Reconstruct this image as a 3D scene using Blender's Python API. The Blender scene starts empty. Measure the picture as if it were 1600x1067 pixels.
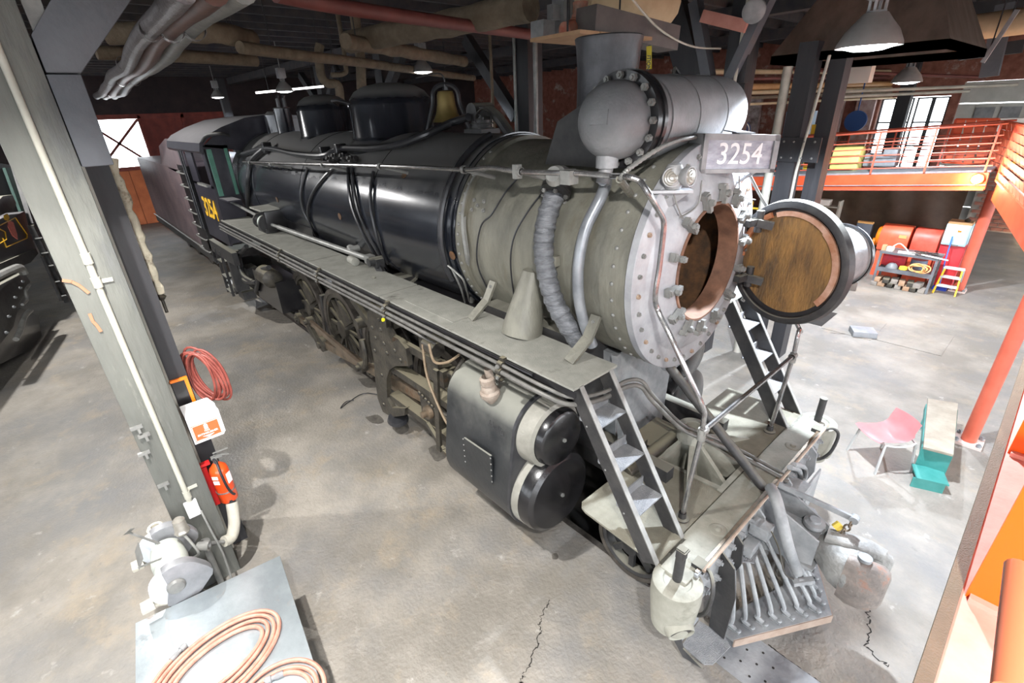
import bpy, bmesh, math, random
from mathutils import Vector, Matrix
random.seed(7)
SC = bpy.context.scene
COL = SC.collection
PI = math.pi

# ------------------------------------------------------------------ camera
F_PX = 757.3
YAW, PITCH, ROLL = (math.radians(v) for v in (138.857, 25.472, 2.359))
CAM = Vector((2.0489, -4.0038, 4.45))
fwd = Vector((math.cos(YAW)*math.cos(PITCH), math.sin(YAW)*math.cos(PITCH), -math.sin(PITCH)))
_r = fwd.cross(Vector((0, 0, 1))).normalized()
_d = fwd.cross(_r)
right = _r*math.cos(ROLL) + _d*math.sin(ROLL)
down = -_r*math.sin(ROLL) + _d*math.cos(ROLL)
cd = bpy.data.cameras.new('camera'); cam = bpy.data.objects.new('camera', cd); COL.objects.link(cam)
cd.sensor_width = 36.0; cd.lens = F_PX*36/1600; cd.clip_start = 0.02; cd.clip_end = 300
cam.matrix_world = Matrix(((right.x, -down.x, -fwd.x, CAM.x), (right.y, -down.y, -fwd.y, CAM.y), (right.z, -down.z, -fwd.z, CAM.z), (0, 0, 0, 1)))
SC.camera = cam

# ------------------------------------------------------------------ sky, exposure
w = bpy.data.worlds.new('world'); SC.world = w; w.use_nodes = True
bg = w.node_tree.nodes['Background']
bg.inputs['Color'].default_value = (0.90, 0.95, 1.0, 1); bg.inputs['Strength'].default_value = 6.5
SC.view_settings.view_transform = 'Standard'; SC.view_settings.look = 'None'
SC.view_settings.gamma = 1.0; SC.view_settings.use_curve_mapping = False
SC.view_settings.exposure = 0.62
LAMP_W = 640.0      # one high bay lamp

# ------------------------------------------------------------------ survey helpers (points measured off the picture, set at real depths)
def ray(px, py):
    return right*(px-800) + down*(py-533.5) + fwd*F_PX
def at(px, py, x=None, y=None, z=None):
    r = ray(px, py)
    t = (x-CAM.x)/r.x if x is not None else (y-CAM.y)/r.y if y is not None else (z-CAM.z)/r.z
    return CAM + r*t
def atplane(px, py, p0, n):
    r = ray(px, py); return CAM + r*((Vector(p0)-CAM).dot(n)/r.dot(n))
ZB = 3.18           # boiler axis height
def surf(px, py, R=1.05):   # point on the boiler barrel
    r = ray(px, py); o = (CAM.y, CAM.z-ZB)
    A = r.y**2+r.z**2; B = 2*(o[0]*r.y+o[1]*r.z); Cc = o[0]**2+o[1]**2-R*R
    D = max(B*B-4*A*Cc, 0.0); return CAM + r*((-B-math.sqrt(D))/(2*A))

# ------------------------------------------------------------------ mesh helpers
V = Vector
def frame(axis):
    a = V(axis).normalized()
    u = a.cross(V((0, 0, 1)))
    if u.length < 1e-3: u = V((1, 0, 0))
    u.normalize(); return a, u, a.cross(u).normalized()
def box(bm, c, s, rot=None):
    c = V(c); h = V(s)/2; vs = []
    for i in range(8):
        p = V((h.x if i & 1 else -h.x, h.y if i & 2 else -h.y, h.z if i & 4 else -h.z))
        if rot is not None: p = rot @ p
        vs.append(bm.verts.new(c+p))
    for f in ((0, 2, 3, 1), (4, 5, 7, 6), (0, 1, 5, 4), (2, 6, 7, 3), (0, 4, 6, 2), (1, 3, 7, 5)):
        bm.faces.new([vs[k] for k in f])
    return vs
def bar(bm, a, b, w, h, up=(0, 0, 1)):      # rectangular bar from a to b, w sideways, h along 'up'
    a = V(a); b = V(b); d = (b-a); L = d.length; d.normalize()
    s = d.cross(V(up))
    if s.length < 1e-4: s = V((1, 0, 0))
    s.normalize(); u = s.cross(d).normalized()
    rot = Matrix((d, s, u)).transposed()
    return box(bm, (a+b)/2, (L, w, h), rot)
def lathe(bm, prof, o=(0, 0, 0), axis=(0, 0, 1), seg=28, arc=None):
    a, u, v = frame(axis); o = V(o); rings = []
    n = seg if arc is None else seg+1
    for h, r in prof:
        if r < 1e-5 and arc is None: rings.append([bm.verts.new(o+a*h)]); continue
        ring = []
        for k in range(n):
            t = 2*PI*k/seg if arc is None else arc[0]+(arc[1]-arc[0])*k/seg
            ring.append(bm.verts.new(o+a*h+(u*math.cos(t)+v*math.sin(t))*r))
        rings.append(ring)
    for A, B in zip(rings, rings[1:]):
        m = seg
        for k in range(m):
            k2 = (k+1) % seg if arc is None else k+1
            try:
                if len(A) == 1 and len(B) == 1: continue
                if len(A) == 1: bm.faces.new((A[0], B[k2], B[k]))
                elif len(B) == 1: bm.faces.new((A[k], A[k2], B[0]))
                else: bm.faces.new((A[k], A[k2], B[k2], B[k]))
            except ValueError: pass
def cyl(bm, a, b, r, r2=None, seg=16):
    a = V(a); b = V(b); L = (b-a).length; r2 = r if r2 is None else r2
    lathe(bm, [(0, 0), (0, r), (L, r2), (L, 0)], a, b-a, seg)
def tube(bm, pts, r, seg=10, closed=False):
    pts = [V(p) for p in pts]; n = len(pts); rings = []
    if n < 2: return
    t0 = (pts[1]-pts[0]).normalized(); _, u, v = frame(t0)
    for i, p in enumerate(pts):
        if closed: t = (pts[(i+1) % n]-pts[i-1])
        else: t = pts[min(i+1, n-1)]-pts[max(i-1, 0)]
        if t.length < 1e-7: t = t0.copy()
        t.normalize()
        u = (u - t*u.dot(t))
        if u.length < 1e-5: _, u, v = frame(t)
        u.normalize(); v = t.cross(u); rr = r[i] if isinstance(r, (list, tuple)) else r
        rings.append([bm.verts.new(p+(u*math.cos(2*PI*k/seg)+v*math.sin(2*PI*k/seg))*rr) for k in range(seg)])
    m = n if closed else n-1
    for i in range(m):
        A = rings[i]; B = rings[(i+1) % n]
        for k in range(seg): bm.faces.new((A[k], A[(k+1) % seg], B[(k+1) % seg], B[k]))
    if not closed:
        bm.faces.new(rings[0][::-1]); bm.faces.new(rings[-1])
def smooth_path(pts, n=6):
    pts = [V(p) for p in pts]; out = []
    for i in range(len(pts)-1):
        p0 = pts[max(i-1, 0)]; p1 = pts[i]; p2 = pts[i+1]; p3 = pts[min(i+2, len(pts)-1)]
        for k in range(n):
            t = k/n
            out.append(0.5*((2*p1)+(p2-p0)*t+(2*p0-5*p1+4*p2-p3)*t*t+(3*p1-p0-3*p2+p3)*t**3))
    out.append(pts[-1]); return out
def prism(bm, poly, ext):        # poly: 3D points of one face, ext: extrusion vector
    a = [bm.verts.new(V(p)) for p in poly]; b = [bm.verts.new(V(p)+V(ext)) for p in poly]
    bm.faces.new(a); bm.faces.new(b[::-1])
    for i in range(len(a)): bm.faces.new((a[i], b[i], b[(i+1) % len(a)], a[(i+1) % len(a)]))
def loft(bm, secs, n=20, p=3.2):     # secs: (x, y0, y1, z0, z1), rounded rectangles joined along x
    rings = []
    for x, y0, y1, z0, z1 in secs:
        cy, cz, hy, hz = (y0+y1)/2, (z0+z1)/2, (y1-y0)/2, (z1-z0)/2; ring = []
        for k in range(n):
            t = 2*PI*k/n; c, s = math.cos(t), math.sin(t); r = (abs(c)**p+abs(s)**p)**(-1/p)
            ring.append(bm.verts.new((x, cy+hy*r*c, cz+hz*r*s)))
        rings.append(ring)
    for A_, B_ in zip(rings, rings[1:]):
        for k in range(n): bm.faces.new((A_[k], A_[(k+1) % n], B_[(k+1) % n], B_[k]))
    bm.faces.new(rings[0][::-1]); bm.faces.new(rings[-1])
def hexnut(bm, o, axis, r, h):
    lathe(bm, [(0, 0), (0, r), (h, r), (h, 0)], o, axis, 6)
    lathe(bm, [(h, 0), (h, r*.5), (h*1.5, r*.5), (h*1.5, 0)], o, axis, 8)
def NB(): return bmesh.new()

def finish(name, bm, mat, smooth=True, ang=35, bevel=0):
    bmesh.ops.recalc_face_normals(bm, faces=bm.faces[:])
    if bevel:
        bmesh.ops.bevel(bm, geom=[e for e in bm.edges if len(e.link_faces) == 2 and e.calc_face_angle(0) > 0.6], offset=bevel, segments=2, profile=0.6, affect='EDGES')
    me = bpy.data.meshes.new(name); bm.to_mesh(me); bm.free()
    if mat is not None: me.materials.append(mat)
    if smooth:
        me.polygons.foreach_set('use_smooth', [True]*len(me.polygons))
        me.set_sharp_from_angle(angle=math.radians(ang))
    return me
def link(o, parent):
    COL.objects.link(o)
    if parent is not None:
        o.parent = parent
        if parent.type == 'EMPTY': o.matrix_parent_inverse = parent.matrix_basis.inverted()
    return o
def obj(name, bm, mat, parent=None, smooth=True, ang=35, bevel=0, kind=None, label=None):
    o = bpy.data.objects.new(name, finish(name, bm, mat, smooth, ang, bevel))
    if kind: o['kind'] = kind
    if label: o['label'] = label
    return link(o, parent)
def inst(name, me, parent, loc, axis=None, ang=0):
    o = bpy.data.objects.new(name, me); link(o, parent)
    if axis is not None:
        q = V((0, 0, 1)).rotation_difference(V(axis)).to_matrix().to_4x4()
        o.matrix_basis = Matrix.Translation(V(loc)) @ q @ Matrix.Rotation(ang, 4, 'Z')
    else: o.matrix_basis = Matrix.Translation(V(loc)) @ Matrix.Rotation(ang, 4, 'Z')
    return o
def tag(o, label, cat, group=None):
    o['label'] = label; o['category'] = cat
    if group: o['group'] = group
    return o
def thing(name, label, cat, loc=(0, 0, 0), group=None):
    o = bpy.data.objects.new(name, None); COL.objects.link(o); o.matrix_basis = Matrix.Translation(V(loc))
    o.empty_display_size = .2
    return tag(o, label, cat, group)
def struct(name, bm, mat, parent=None, smooth=False, **k):
    return obj(name, bm, mat, parent, smooth, kind='structure', **k)
def copy_tree(o, parent=None):
    c = o.copy(); COL.objects.link(c)
    if parent is not None:
        c.parent = parent; c.matrix_parent_inverse = o.matrix_parent_inverse.copy()
    for ch in o.children:
        if ch.type != 'LIGHT': copy_tree(ch, c)
    return c
def text_mesh(name, body, size, mat, extrude=.002, parent=None, matrix=None, bold=0.0, shear=0, xs=1.0):
    cu = bpy.data.curves.new(name, 'FONT'); cu.body = body; cu.size = size; cu.extrude = extrude; cu.align_x = 'CENTER'; cu.align_y = 'CENTER'
    cu.offset = bold; cu.shear = shear
    t = bpy.data.objects.new(name+'_tmp', cu); COL.objects.link(t)
    dg = bpy.context.evaluated_depsgraph_get(); me = bpy.data.meshes.new_from_object(t.evaluated_get(dg)); me.name = name
    bpy.data.objects.remove(t); bpy.data.curves.remove(cu)
    me.materials.clear(); me.materials.append(mat)
    if xs != 1.0: me.transform(Matrix.Diagonal((xs, 1, 1, 1)))
    if matrix is not None: me.transform(matrix)
    o = bpy.data.objects.new(name, me); return link(o, parent)

# ------------------------------------------------------------------ materials
MATS = {}
def M(name, c1, c2=None, scale=4.0, rough=.5, metal=0.0, bump=0.0, bscale=30.0, dust=None, dthr=(.35, .85), coat=0.0, stretch=None, r2=None, lo=.35, hi=.7, spots=None, emit=None, estr=0, detail=8.0, alpha=None):
    if name in MATS: return MATS[name]
    m = bpy.data.materials.new(name); m.use_nodes = True; MATS[name] = m
    nt = m.node_tree; N = nt.nodes; Lk = nt.links; b = N['Principled BSDF']
    tc = N.new('ShaderNodeTexCoord'); mp = N.new('ShaderNodeMapping'); Lk.new(tc.outputs['Object'], mp.inputs['Vector'])
    if stretch: mp.inputs['Scale'].default_value = stretch
    b.inputs['Roughness'].default_value = rough; b.inputs['Metallic'].default_value = metal
    b.inputs['Coat Weight'].default_value = coat; b.inputs['Coat Roughness'].default_value = .12
    col = None
    if c2 is not None:
        nz = N.new('ShaderNodeTexNoise'); nz.inputs['Scale'].default_value = scale; nz.inputs['Detail'].default_value = detail; nz.inputs['Roughness'].default_value = .62
        Lk.new(mp.outputs[0], nz.inputs['Vector'])
        rp = N.new('ShaderNodeMapRange'); rp.inputs['From Min'].default_value = lo; rp.inputs['From Max'].default_value = hi
        Lk.new(nz.outputs['Fac'], rp.inputs['Value'])
        mx = N.new('ShaderNodeMix'); mx.data_type = 'RGBA'; mx.inputs['A'].default_value = (*c1, 1); mx.inputs['B'].default_value = (*c2, 1)
        Lk.new(rp.outputs[0], mx.inputs['Factor']); col = mx.outputs['Result']
        if r2 is not None:
            rr = N.new('ShaderNodeMapRange'); rr.inputs['To Min'].default_value = rough; rr.inputs['To Max'].default_value = r2
            Lk.new(rp.outputs[0], rr.inputs['Value']); Lk.new(rr.outputs[0], b.inputs['Roughness'])
    else: b.inputs['Base Color'].default_value = (*c1, 1)
    def cur():
        if col is not None: return col
        n = N.new('ShaderNodeRGB'); n.outputs[0].default_value = (*c1, 1); return n.outputs[0]
    for sp in (spots or []):     # (colour, scale, lo, hi)
        nz = N.new('ShaderNodeTexNoise'); nz.inputs['Scale'].default_value = sp[1]; nz.inputs['Detail'].default_value = 10; nz.inputs['Roughness'].default_value = .7
        Lk.new(mp.outputs[0], nz.inputs['Vector'])
        rp = N.new('ShaderNodeMapRange'); rp.inputs['From Min'].default_value = sp[2]; rp.inputs['From Max'].default_value = sp[3]; Lk.new(nz.outputs['Fac'], rp.inputs['Value'])
        mx = N.new('ShaderNodeMix'); mx.data_type = 'RGBA'; Lk.new(cur(), mx.inputs['A']); mx.inputs['B'].default_value = (*sp[0], 1)
        Lk.new(rp.outputs[0], mx.inputs['Factor']); col = mx.outputs['Result']
    if dust is not None:         # settled dust on surfaces that face up
        g = N.new('ShaderNodeNewGeometry'); sx = N.new('ShaderNodeSeparateXYZ'); Lk.new(g.outputs['True Normal' if False else 'Normal'], sx.inputs[0])
        nz = N.new('ShaderNodeTexNoise'); nz.inputs['Scale'].default_value = 6; nz.inputs['Detail'].default_value = 8; Lk.new(mp.outputs[0], nz.inputs['Vector'])
        ad = N.new('ShaderNodeMath'); ad.operation = 'MULTIPLY_ADD'; ad.inputs[1].default_value = .24; Lk.new(nz.outputs['Fac'], ad.inputs[0]); Lk.new(sx.outputs['Z'], ad.inputs[2])
        rp = N.new('ShaderNodeMapRange'); rp.inputs['From Min'].default_value = dthr[0]+.12; rp.inputs['From Max'].default_value = dthr[1]+.12; Lk.new(ad.outputs[0], rp.inputs['Value'])
        mx = N.new('ShaderNodeMix'); mx.data_type = 'RGBA'; Lk.new(cur(), mx.inputs['A']); mx.inputs['B'].default_value = (*dust, 1); Lk.new(rp.outputs[0], mx.inputs['Factor']); col = mx.outputs['Result']
        rr = N.new('ShaderNodeMapRange'); rr.inputs['To Min'].default_value = rough; rr.inputs['To Max'].default_value = .85; Lk.new(rp.outputs[0], rr.inputs['Value']); Lk.new(rr.outputs[0], b.inputs['Roughness'])
        if coat:
            cc = N.new('ShaderNodeMapRange'); cc.inputs['To Min'].default_value = coat; cc.inputs['To Max'].default_value = 0; Lk.new(rp.outputs[0], cc.inputs['Value']); Lk.new(cc.outputs[0], b.inputs['Coat Weight'])
    if col is not None: Lk.new(col, b.inputs['Base Color'])
    if bump:
        nb = N.new('ShaderNodeTexNoise'); nb.inputs['Scale'].default_value = bscale; nb.inputs['Detail'].default_value = 6; Lk.new(mp.outputs[0], nb.inputs['Vector'])
        bp = N.new('ShaderNodeBump'); bp.inputs['Strength'].default_value = bump; bp.inputs['Distance'].default_value = .02; Lk.new(nb.outputs['Fac'], bp.inputs['Height']); Lk.new(bp.outputs[0], b.inputs['Normal'])
    if emit: b.inputs['Emission Color'].default_value = (*emit, 1); b.inputs['Emission Strength'].default_value = estr
    if alpha is not None: b.inputs['Alpha'].default_value = alpha
    return m
def S(*c): # srgb 0-255 -> linear
    return tuple(((v/255)/12.92 if v/255 <= .04045 else ((v/255+.055)/1.055)**2.4) for v in c)

DUST = S(120, 118, 112)
m_jacket = M('jacket black enamel', S(24, 27, 34), S(40, 43, 50), 2.2, .24, .25, .04, 9, dust=S(92, 91, 90), dthr=(.42, .72), coat=.4, r2=.36)
m_smoke = M('smokebox grey paint', S(92, 91, 83), S(120, 118, 107), 5, .5, .1, .35, 26, stretch=(1, 1, .35), spots=[(S(90, 84, 68), 2.1, .55, .75)])
m_front = M('smokebox front graphite paint', S(138, 139, 143), S(166, 167, 170), 4, .42, .2, .2, 18, spots=[(S(150, 110, 80), 3.3, .68, .78)])
m_rust = M('rusty soot', S(58, 42, 28), S(104, 70, 40), 7, .85, 0, .4, 30, spots=[(S(38, 30, 24), 3, .52, .7)])
m_doorface = M('door inner rust', S(92, 70, 44), S(150, 112, 62), 9, .8, .1, .6, 60, stretch=(1, 1, .3), spots=[(S(52, 48, 44), 2.4, .5, .66), (S(128, 72, 40), 1.9, .62, .7)])
m_soot = M('soot', S(30, 22, 15), S(58, 36, 18), 2, .9)
m_copper = M('heat tinted rim', S(168, 118, 88), S(205, 170, 150), 8, .45, .4)
m_heater = M('heater grey paint', S(112, 113, 115), S(140, 140, 142), 3, .5, .1, .2, 40, stretch=(1, 1, 1), spots=[(S(170, 130, 84), 5, .7, .76)])
m_dk = M('dark iron', S(44, 44, 46), S(66, 65, 64), 6, .5, .3, .15, 30, dust=S(118, 116, 106), dthr=(.5, .95))
m_blk = M('black enamel', S(22, 22, 25), S(38, 37, 38), 5, .28, .1, .05, 20, coat=.2)
m_oily = M('oily machinery iron', S(48, 46, 43), S(82, 77, 68), 7, .45, .4, .25, 35, dust=S(122, 116, 98), dthr=(.55, 1.0), spots=[(S(104, 72, 46), 5, .62, .74)])
m_rod = M('worn rod steel', S(96, 86, 74), S(140, 122, 102), 6, .38, .6, .1, 30, spots=[(S(112, 70, 44), 4, .58, .72)])
m_pipe = M('grey painted pipe', S(108, 108, 106), S(136, 136, 132), 8, .42, .2, .08, 40)
m_pipedk = M('dark painted pipe', S(40, 41, 45), S(58, 58, 60), 8, .3, .2)
m_chrome = M('polished handrail steel', S(128, 128, 130), S(176, 174, 172), 10, .22, .85)
m_board = M('running board plate', S(124, 124, 117), S(146, 145, 137), 5, .75, .1, .25, 90, spots=[(S(82, 80, 74), 2.5, .58, .72)])
m_deck = M('pilot deck plate', S(100, 97, 85), S(124, 121, 108), 5, .75, .05, .5, 110, spots=[(S(104, 100, 86), 3, .58, .72)])
m_beam = M('pilot beam paint', S(116, 115, 105), S(144, 143, 133), 4, .7, .05, .2, 40, spots=[(S(100, 98, 86), 2.5, .57, .72)])
m_pilot = M('pilot grey paint', S(112, 115, 118), S(142, 144, 145), 6, .6, .1, .2, 40)
m_cylcase = M('cylinder lagging', S(38, 40, 42), S(54, 55, 56), 3, .38, .2, .1, 20, dust=S(126, 126, 118), dthr=(.2, .8))
m_cylhead = M('cylinder head black', S(22, 22, 24), S(44, 43, 44), 4, .25, .2, .05, 30, coat=.2, spots=[(S(96, 96, 98), 2.2, .64, .8)])
m_collar = M('cylinder collar grey', S(116, 114, 106), S(140, 138, 130), 5, .6, .1, .15, 40)
m_wrap = M('taped pipe wrap', S(78, 80, 84), S(120, 122, 126), 9, .5, .2, .5, 40, stretch=(1, 1, 4))
m_brass = M('bell brass', S(120, 104, 62), S(150, 132, 84), 4, .38, .75, .05, 20)
m_white = M('white paint', S(232, 232, 232), None, rough=.5)
m_plate = M('number plate face', S(128, 130, 142), S(176, 178, 188), 9, .5, 0, .1, 30, stretch=(1, 1, 3))
m_boxgrey = M('number box grey', S(118, 118, 120), S(146, 146, 146), 6, .5, .1)
m_lens = M('lamp lens glass', S(112, 108, 100), S(146, 142, 134), 8, .08, .1, coat=.6)
m_yel = M('gold lettering', S(214, 168, 44), None, rough=.5)
m_tread = M('perforated tread', S(120, 122, 126), S(146, 147, 148), 9, .6, .15, .9, 120)
m_green = M('cab window green', S(78, 128, 112), S(96, 146, 130), 6, .5)
m_cab = M('cab side enamel', S(38, 38, 46), S(58, 56, 64), 3, .3, .1, .05, 20, coat=.2, dust=S(120, 118, 120), dthr=(.4, .9))
m_tend = M('tender side enamel', S(84, 74, 80), S(120, 104, 104), 2, .42, .1, .05, 20)
# ================================================================== SETTING
m_floor = M('concrete floor', S(112, 107, 99), S(140, 134, 125), .9, .6, 0, .5, 26, lo=.4, hi=.62,
            spots=[(S(108, 107, 106), .5, .46, .66), (S(142, 130, 112), 1.3, .54, .74), (S(166, 163, 156), 3.4, .61, .75), (S(100, 97, 93), 4.5, .60, .74), (S(150, 138, 116), 9, .64, .76)])
m_pit = M('sooty pit wall', S(22, 20, 18), S(40, 36, 32), 3, .9)
m_rail = M('rail steel', S(70, 66, 62), S(112, 106, 100), 6, .4, .7)
m_fplate = M('floor cover plate', S(120, 122, 126), S(152, 154, 156), 4, .55, .2, .2, 40)
m_roof = M('sooted roof boards', S(30, 28, 30), S(48, 43, 41), 3, .9)
m_joist = M('sooted joist', S(52, 52, 58), S(74, 68, 66), 3, .85)
m_timber = M('black painted timber', S(34, 34, 38), S(50, 49, 51), 3, .6, 0, .3, 18, stretch=(1, 1, .15))
m_post = M('grey painted timber', S(82, 83, 79), S(104, 105, 99), 2.2, .65, 0, .6, 22, stretch=(1, 1, .2), spots=[(S(128, 128, 120), 3.2, .60, .68), (S(66, 68, 72), 1.6, .58, .70), (S(126, 108, 92), 7, .66, .74)])
m_brace = M('grey painted brace', S(72, 75, 81), S(90, 92, 97), 2, .55, 0, .25, 16)
m_brick = M('old brick', S(116, 66, 52), S(150, 98, 82), 4, .85, 0, .3, 30, spots=[(S(190, 170, 160), 1.2, .56, .68)])
m_mortar = M('mortar', S(150, 140, 130), S(120, 108, 98), 5, .9)
m_orange = M('orange red steel paint', S(186, 72, 40), S(204, 88, 52), 3, .42, 0, .05, 20)
m_red = M('red oxide column paint', S(168, 74, 54), S(186, 90, 68), 3, .42, 0, .05, 20)
m_pinkfl = M('overlit red floor plate', S(214, 140, 126), S(226, 164, 150), 3, .5, 0, .08, 30)  # paleness of strong light put into the red-orange plate colour
m_tan = M('tan edge strip', S(96, 82, 64), S(108, 92, 73), 8, .7, 0, .3, 120)
m_redframe = M('red brown door frame', S(110, 44, 36), S(136, 58, 46), 3, .6)
m_doorpan = M('door orange brown panel', S(168, 88, 44), S(196, 108, 58), 2, .55)
m_glass = bpy.data.materials.new('window glass'); m_glass.use_nodes = True
_n = m_glass.node_tree.nodes; _l = m_glass.node_tree.links
_t = _n.new('ShaderNodeBsdfTransparent'); _g = _n.new('ShaderNodeBsdfGlossy'); _g.inputs['Roughness'].default_value = .05
_m = _n.new('ShaderNodeMixShader'); _m.inputs[0].default_value = .06
_l.new(_t.outputs[0], _m.inputs[1]); _l.new(_g.outputs[0], _m.inputs[2]); _l.new(_m.outputs[0], _n['Material Output'].inputs['Surface'])

# floor with the inspection pit under the engine
PX0, PX1, PW = -23.0, .52, .72
X0, X1, Y0, Y1 = -29.0, 8.0, -20.0, 21.0
bm = NB()
def quad(bm, pts): bm.faces.new([bm.verts.new(V(p)) for p in pts])
quad(bm, [(X0, Y0, 0), (X1, Y0, 0), (X1, -PW, 0), (X0, -PW, 0)])
quad(bm, [(X0, PW, 0), (X1, PW, 0), (X1, Y1, 0), (X0, Y1, 0)])
quad(bm, [(X0, -PW, 0), (PX0, -PW, 0), (PX0, PW, 0), (X0, PW, 0)])
quad(bm, [(PX1, -PW, 0), (X1, -PW, 0), (X1, PW, 0), (PX1, PW, 0)])
bmesh.ops.remove_doubles(bm, verts=bm.verts[:], dist=1e-4)
floor = struct('floor', bm, m_floor)
floor['label'] = 'worn stained concrete roundhouse floor'
bm = NB()
quad(bm, [(PX0, -PW, -.9), (PX1, -PW, -.9), (PX1, PW, -.9), (PX0, PW, -.9)])
for s in (-1, 1): quad(bm, [(PX0, s*PW, -.9), (PX1, s*PW, -.9), (PX1, s*PW, 0), (PX0, s*PW, 0)])
for x in (PX0, PX1): quad(bm, [(x, -PW, -.9), (x, PW, -.9), (x, PW, 0), (x, -PW, 0)])
obj('inspection_pit', bm, m_pit, floor, smooth=False)
for s in (-1, 1):
    bm = NB(); box(bm, (-13.9, s*.755, -.03), (29.2, .07, .07)); obj('rail', bm, m_rail, floor, smooth=False)
# floor cover plates in front of the pilot, with lifting holes
bm = NB(); box(bm, (2.2, -.79, .002), (2.1, .47, .012)); fp = obj('cover_plate', bm, m_fplate, floor, smooth=False)
bm = NB()
for p in ((1.222, -.94), (1.326, -.727), (1.437, -.652), (1.332, -.865), (1.44, -.791), (1.442, -.936), (1.55, -.72), (1.55, -.88), (1.66, -.8), (1.66, -.95), (1.77, -.72)):
    lathe(bm, [(0, 0), (0, .011), (.0012, .011), (.0012, 0)], (p[0], p[1], .0085), (0, 0, 1), 10)
obj('lifting_hole', bm, m_pit, fp, kind='stuff')
# cracks in the concrete (thin dark grooves)
def crack(px, n=14, w=.006, jit=.02):
    pts = [at(x, y, z=0) for x, y in px]; pts = smooth_path(pts, n); bm = NB(); prev = None
    for i, p in enumerate(pts):
        p = p+V((random.uniform(-jit, jit), random.uniform(-jit, jit), 0)); ww = w*random.uniform(.4, 1.1)
        t = pts[min(i+1, len(pts)-1)]-pts[max(i-1, 0)]; s = V((-t.y, t.x, 0)).normalized()*ww
        a = bm.verts.new(p+s+V((0, 0, .0015))); b = bm.verts.new(p-s+V((0, 0, .0015)))
        if prev: bm.faces.new((prev[0], prev[1], b, a))
        prev = (a, b)
    obj('floor_crack', bm, m_pit, floor, smooth=False)
crack([(861, 938), (844, 970), (842, 1000), (822, 1050), (812, 1067)])
crack([(1366, 940), (1356, 955), (1358, 990), (1355, 1012), (1390, 1042)], w=.008)
crack([(1200, 1007), (1240, 1037), (1283, 1067)], w=.007, jit=.004)
crack([(1298, 520), (1340, 524), (1378, 531), (1425, 538), (1468, 549)], w=.01, jit=.01)
def stain(px, nm='oil_stain'):
    pts = [at(x, y, z=.0016) for x, y in px]; bm = NB(); c = sum(pts, V((0, 0, 0)))/len(pts); ring = smooth_path(pts+[pts[0]], 5)[:-1]
    bm.faces.new([bm.verts.new(p+(p-c)*random.uniform(-.10, .10)*V((1, 1, 0)).length*.5) for p in ring]); obj(nm, bm, m_oilst, floor, smooth=False)
m_oilst = M('dried oil on concrete', S(58, 55, 52), S(92, 88, 82), 12, .5, lo=.3, hi=.6)
for q in (((612, 660), (628, 655), (640, 668), (630, 678), (615, 672)), ((570, 652), (590, 648), (600, 658), (585, 662)), ((668, 700), (690, 695), (697, 712), (680, 720)), ((560, 592), (585, 590), (600, 600), (575, 606)), ((862, 866), (870, 864), (872, 872), (864, 874)), ((400, 470), (450, 480), (470, 500), (440, 505), (400, 490))): stain(q)
# cover plates over the neighbouring track
for (a, b) in (((.32, 7.25), (1.35, 8.45)), ((-.65, 7.15), (.25, 8.3))):
    bm = NB(); box(bm, ((a[0]+b[0])/2, (a[1]+b[1])/2, .002), (b[0]-a[0], b[1]-a[1], .014)); obj('cover_plate', bm, m_floor, floor, smooth=False)
bm = NB(); box(bm, (-.95, 7.75, -.0), (.55, 1.0, .006)); obj('open_slot', bm, m_pit, floor, smooth=False)

# roof
bm = NB(); box(bm, (-11, .5, 6.75), (36.4, 41.4, .1)); roof = struct('ceiling', bm, m_roof)
for i in range(34):
    x = -28.5+i*.95
    bm = NB(); box(bm, (x, .5, 6.58), (.12, 41, .24)); obj('joist', bm, m_joist, roof, smooth=False)
for y in (-9.5, -3.95, 4.2, 9.2, 14.5):
    bm = NB(); box(bm, (-11, y, 6.32), (35.8, .32, .28)); obj('roof_beam', bm, m_joist, roof, smooth=False)
# walls
bm = NB()
def wall_x(bm, x, y0, y1, z0, z1, t=.3): box(bm, (x, (y0+y1)/2, (z0+z1)/2), (t, y1-y0, z1-z0))
XR = -28.5
wall_x(bm, XR, -20, -2.35, 0, 6.7); wall_x(bm, XR, 3.6, 21, 0, 6.7); wall_x(bm, XR, -2.35, 3.6, 4.95, 6.7)
wr = struct('wall_rear', bm, M('dark rear wall', S(40, 32, 34), S(58, 46, 46), 2, .85))
bm = NB(); box(bm, (-11, -20, .5), (36, .3, 1.0)); box(bm, (-11, -20, 6.4), (36, .3, .6))
for i in range(10): box(bm, (-28.6+i*3.9, -20, 3.55), (1.3, .3, 5.1))
wl = struct('wall_left', bm, M('dark side wall', S(60, 54, 54), S(80, 72, 70), 2, .9))
for i in range(9):
    x = -26.65+i*3.9
    bm = NB(); box(bm, (x, -20, 3.55), (2.6, .02, 5.1)); wn = struct('window_%d' % (i+11), bm, m_glass); wn['label'] = 'tall window in the side wall behind the second engine'
    bm = NB()
    for dx in (-1.28, -.43, .43, 1.28): box(bm, (x+dx, -20, 3.55), (.06, .1, 5.1))
    for z in (1.03, 2.7, 4.4, 6.07): box(bm, (x, -20, z), (2.6, .1, .06))
    obj('window_frame', bm, m_timber, wn, smooth=False)
bm = NB(); box(bm, (7.0, .5, 5.65), (.3, 41, 2.1))
for y in (-19.8, -14.6, -9.4, -4.2, 1.0, 6.2, 11.4, 16.6, 20.6): box(bm, (7.0, y, 2.3), (.4, .6, 4.6))
wf = struct('wall_front', bm, m_brick); wf['label'] = 'front wall with open engine doorways, behind the camera'
bm = NB(); box(bm, (30, .5, -.06), (44, 90, .04)); box(bm, (-11, -40, -.06), (60, 39.4, .04)); g_ = struct('floor_outside', bm, m_floor); g_['label'] = 'concrete yard outside the engine house'
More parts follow.
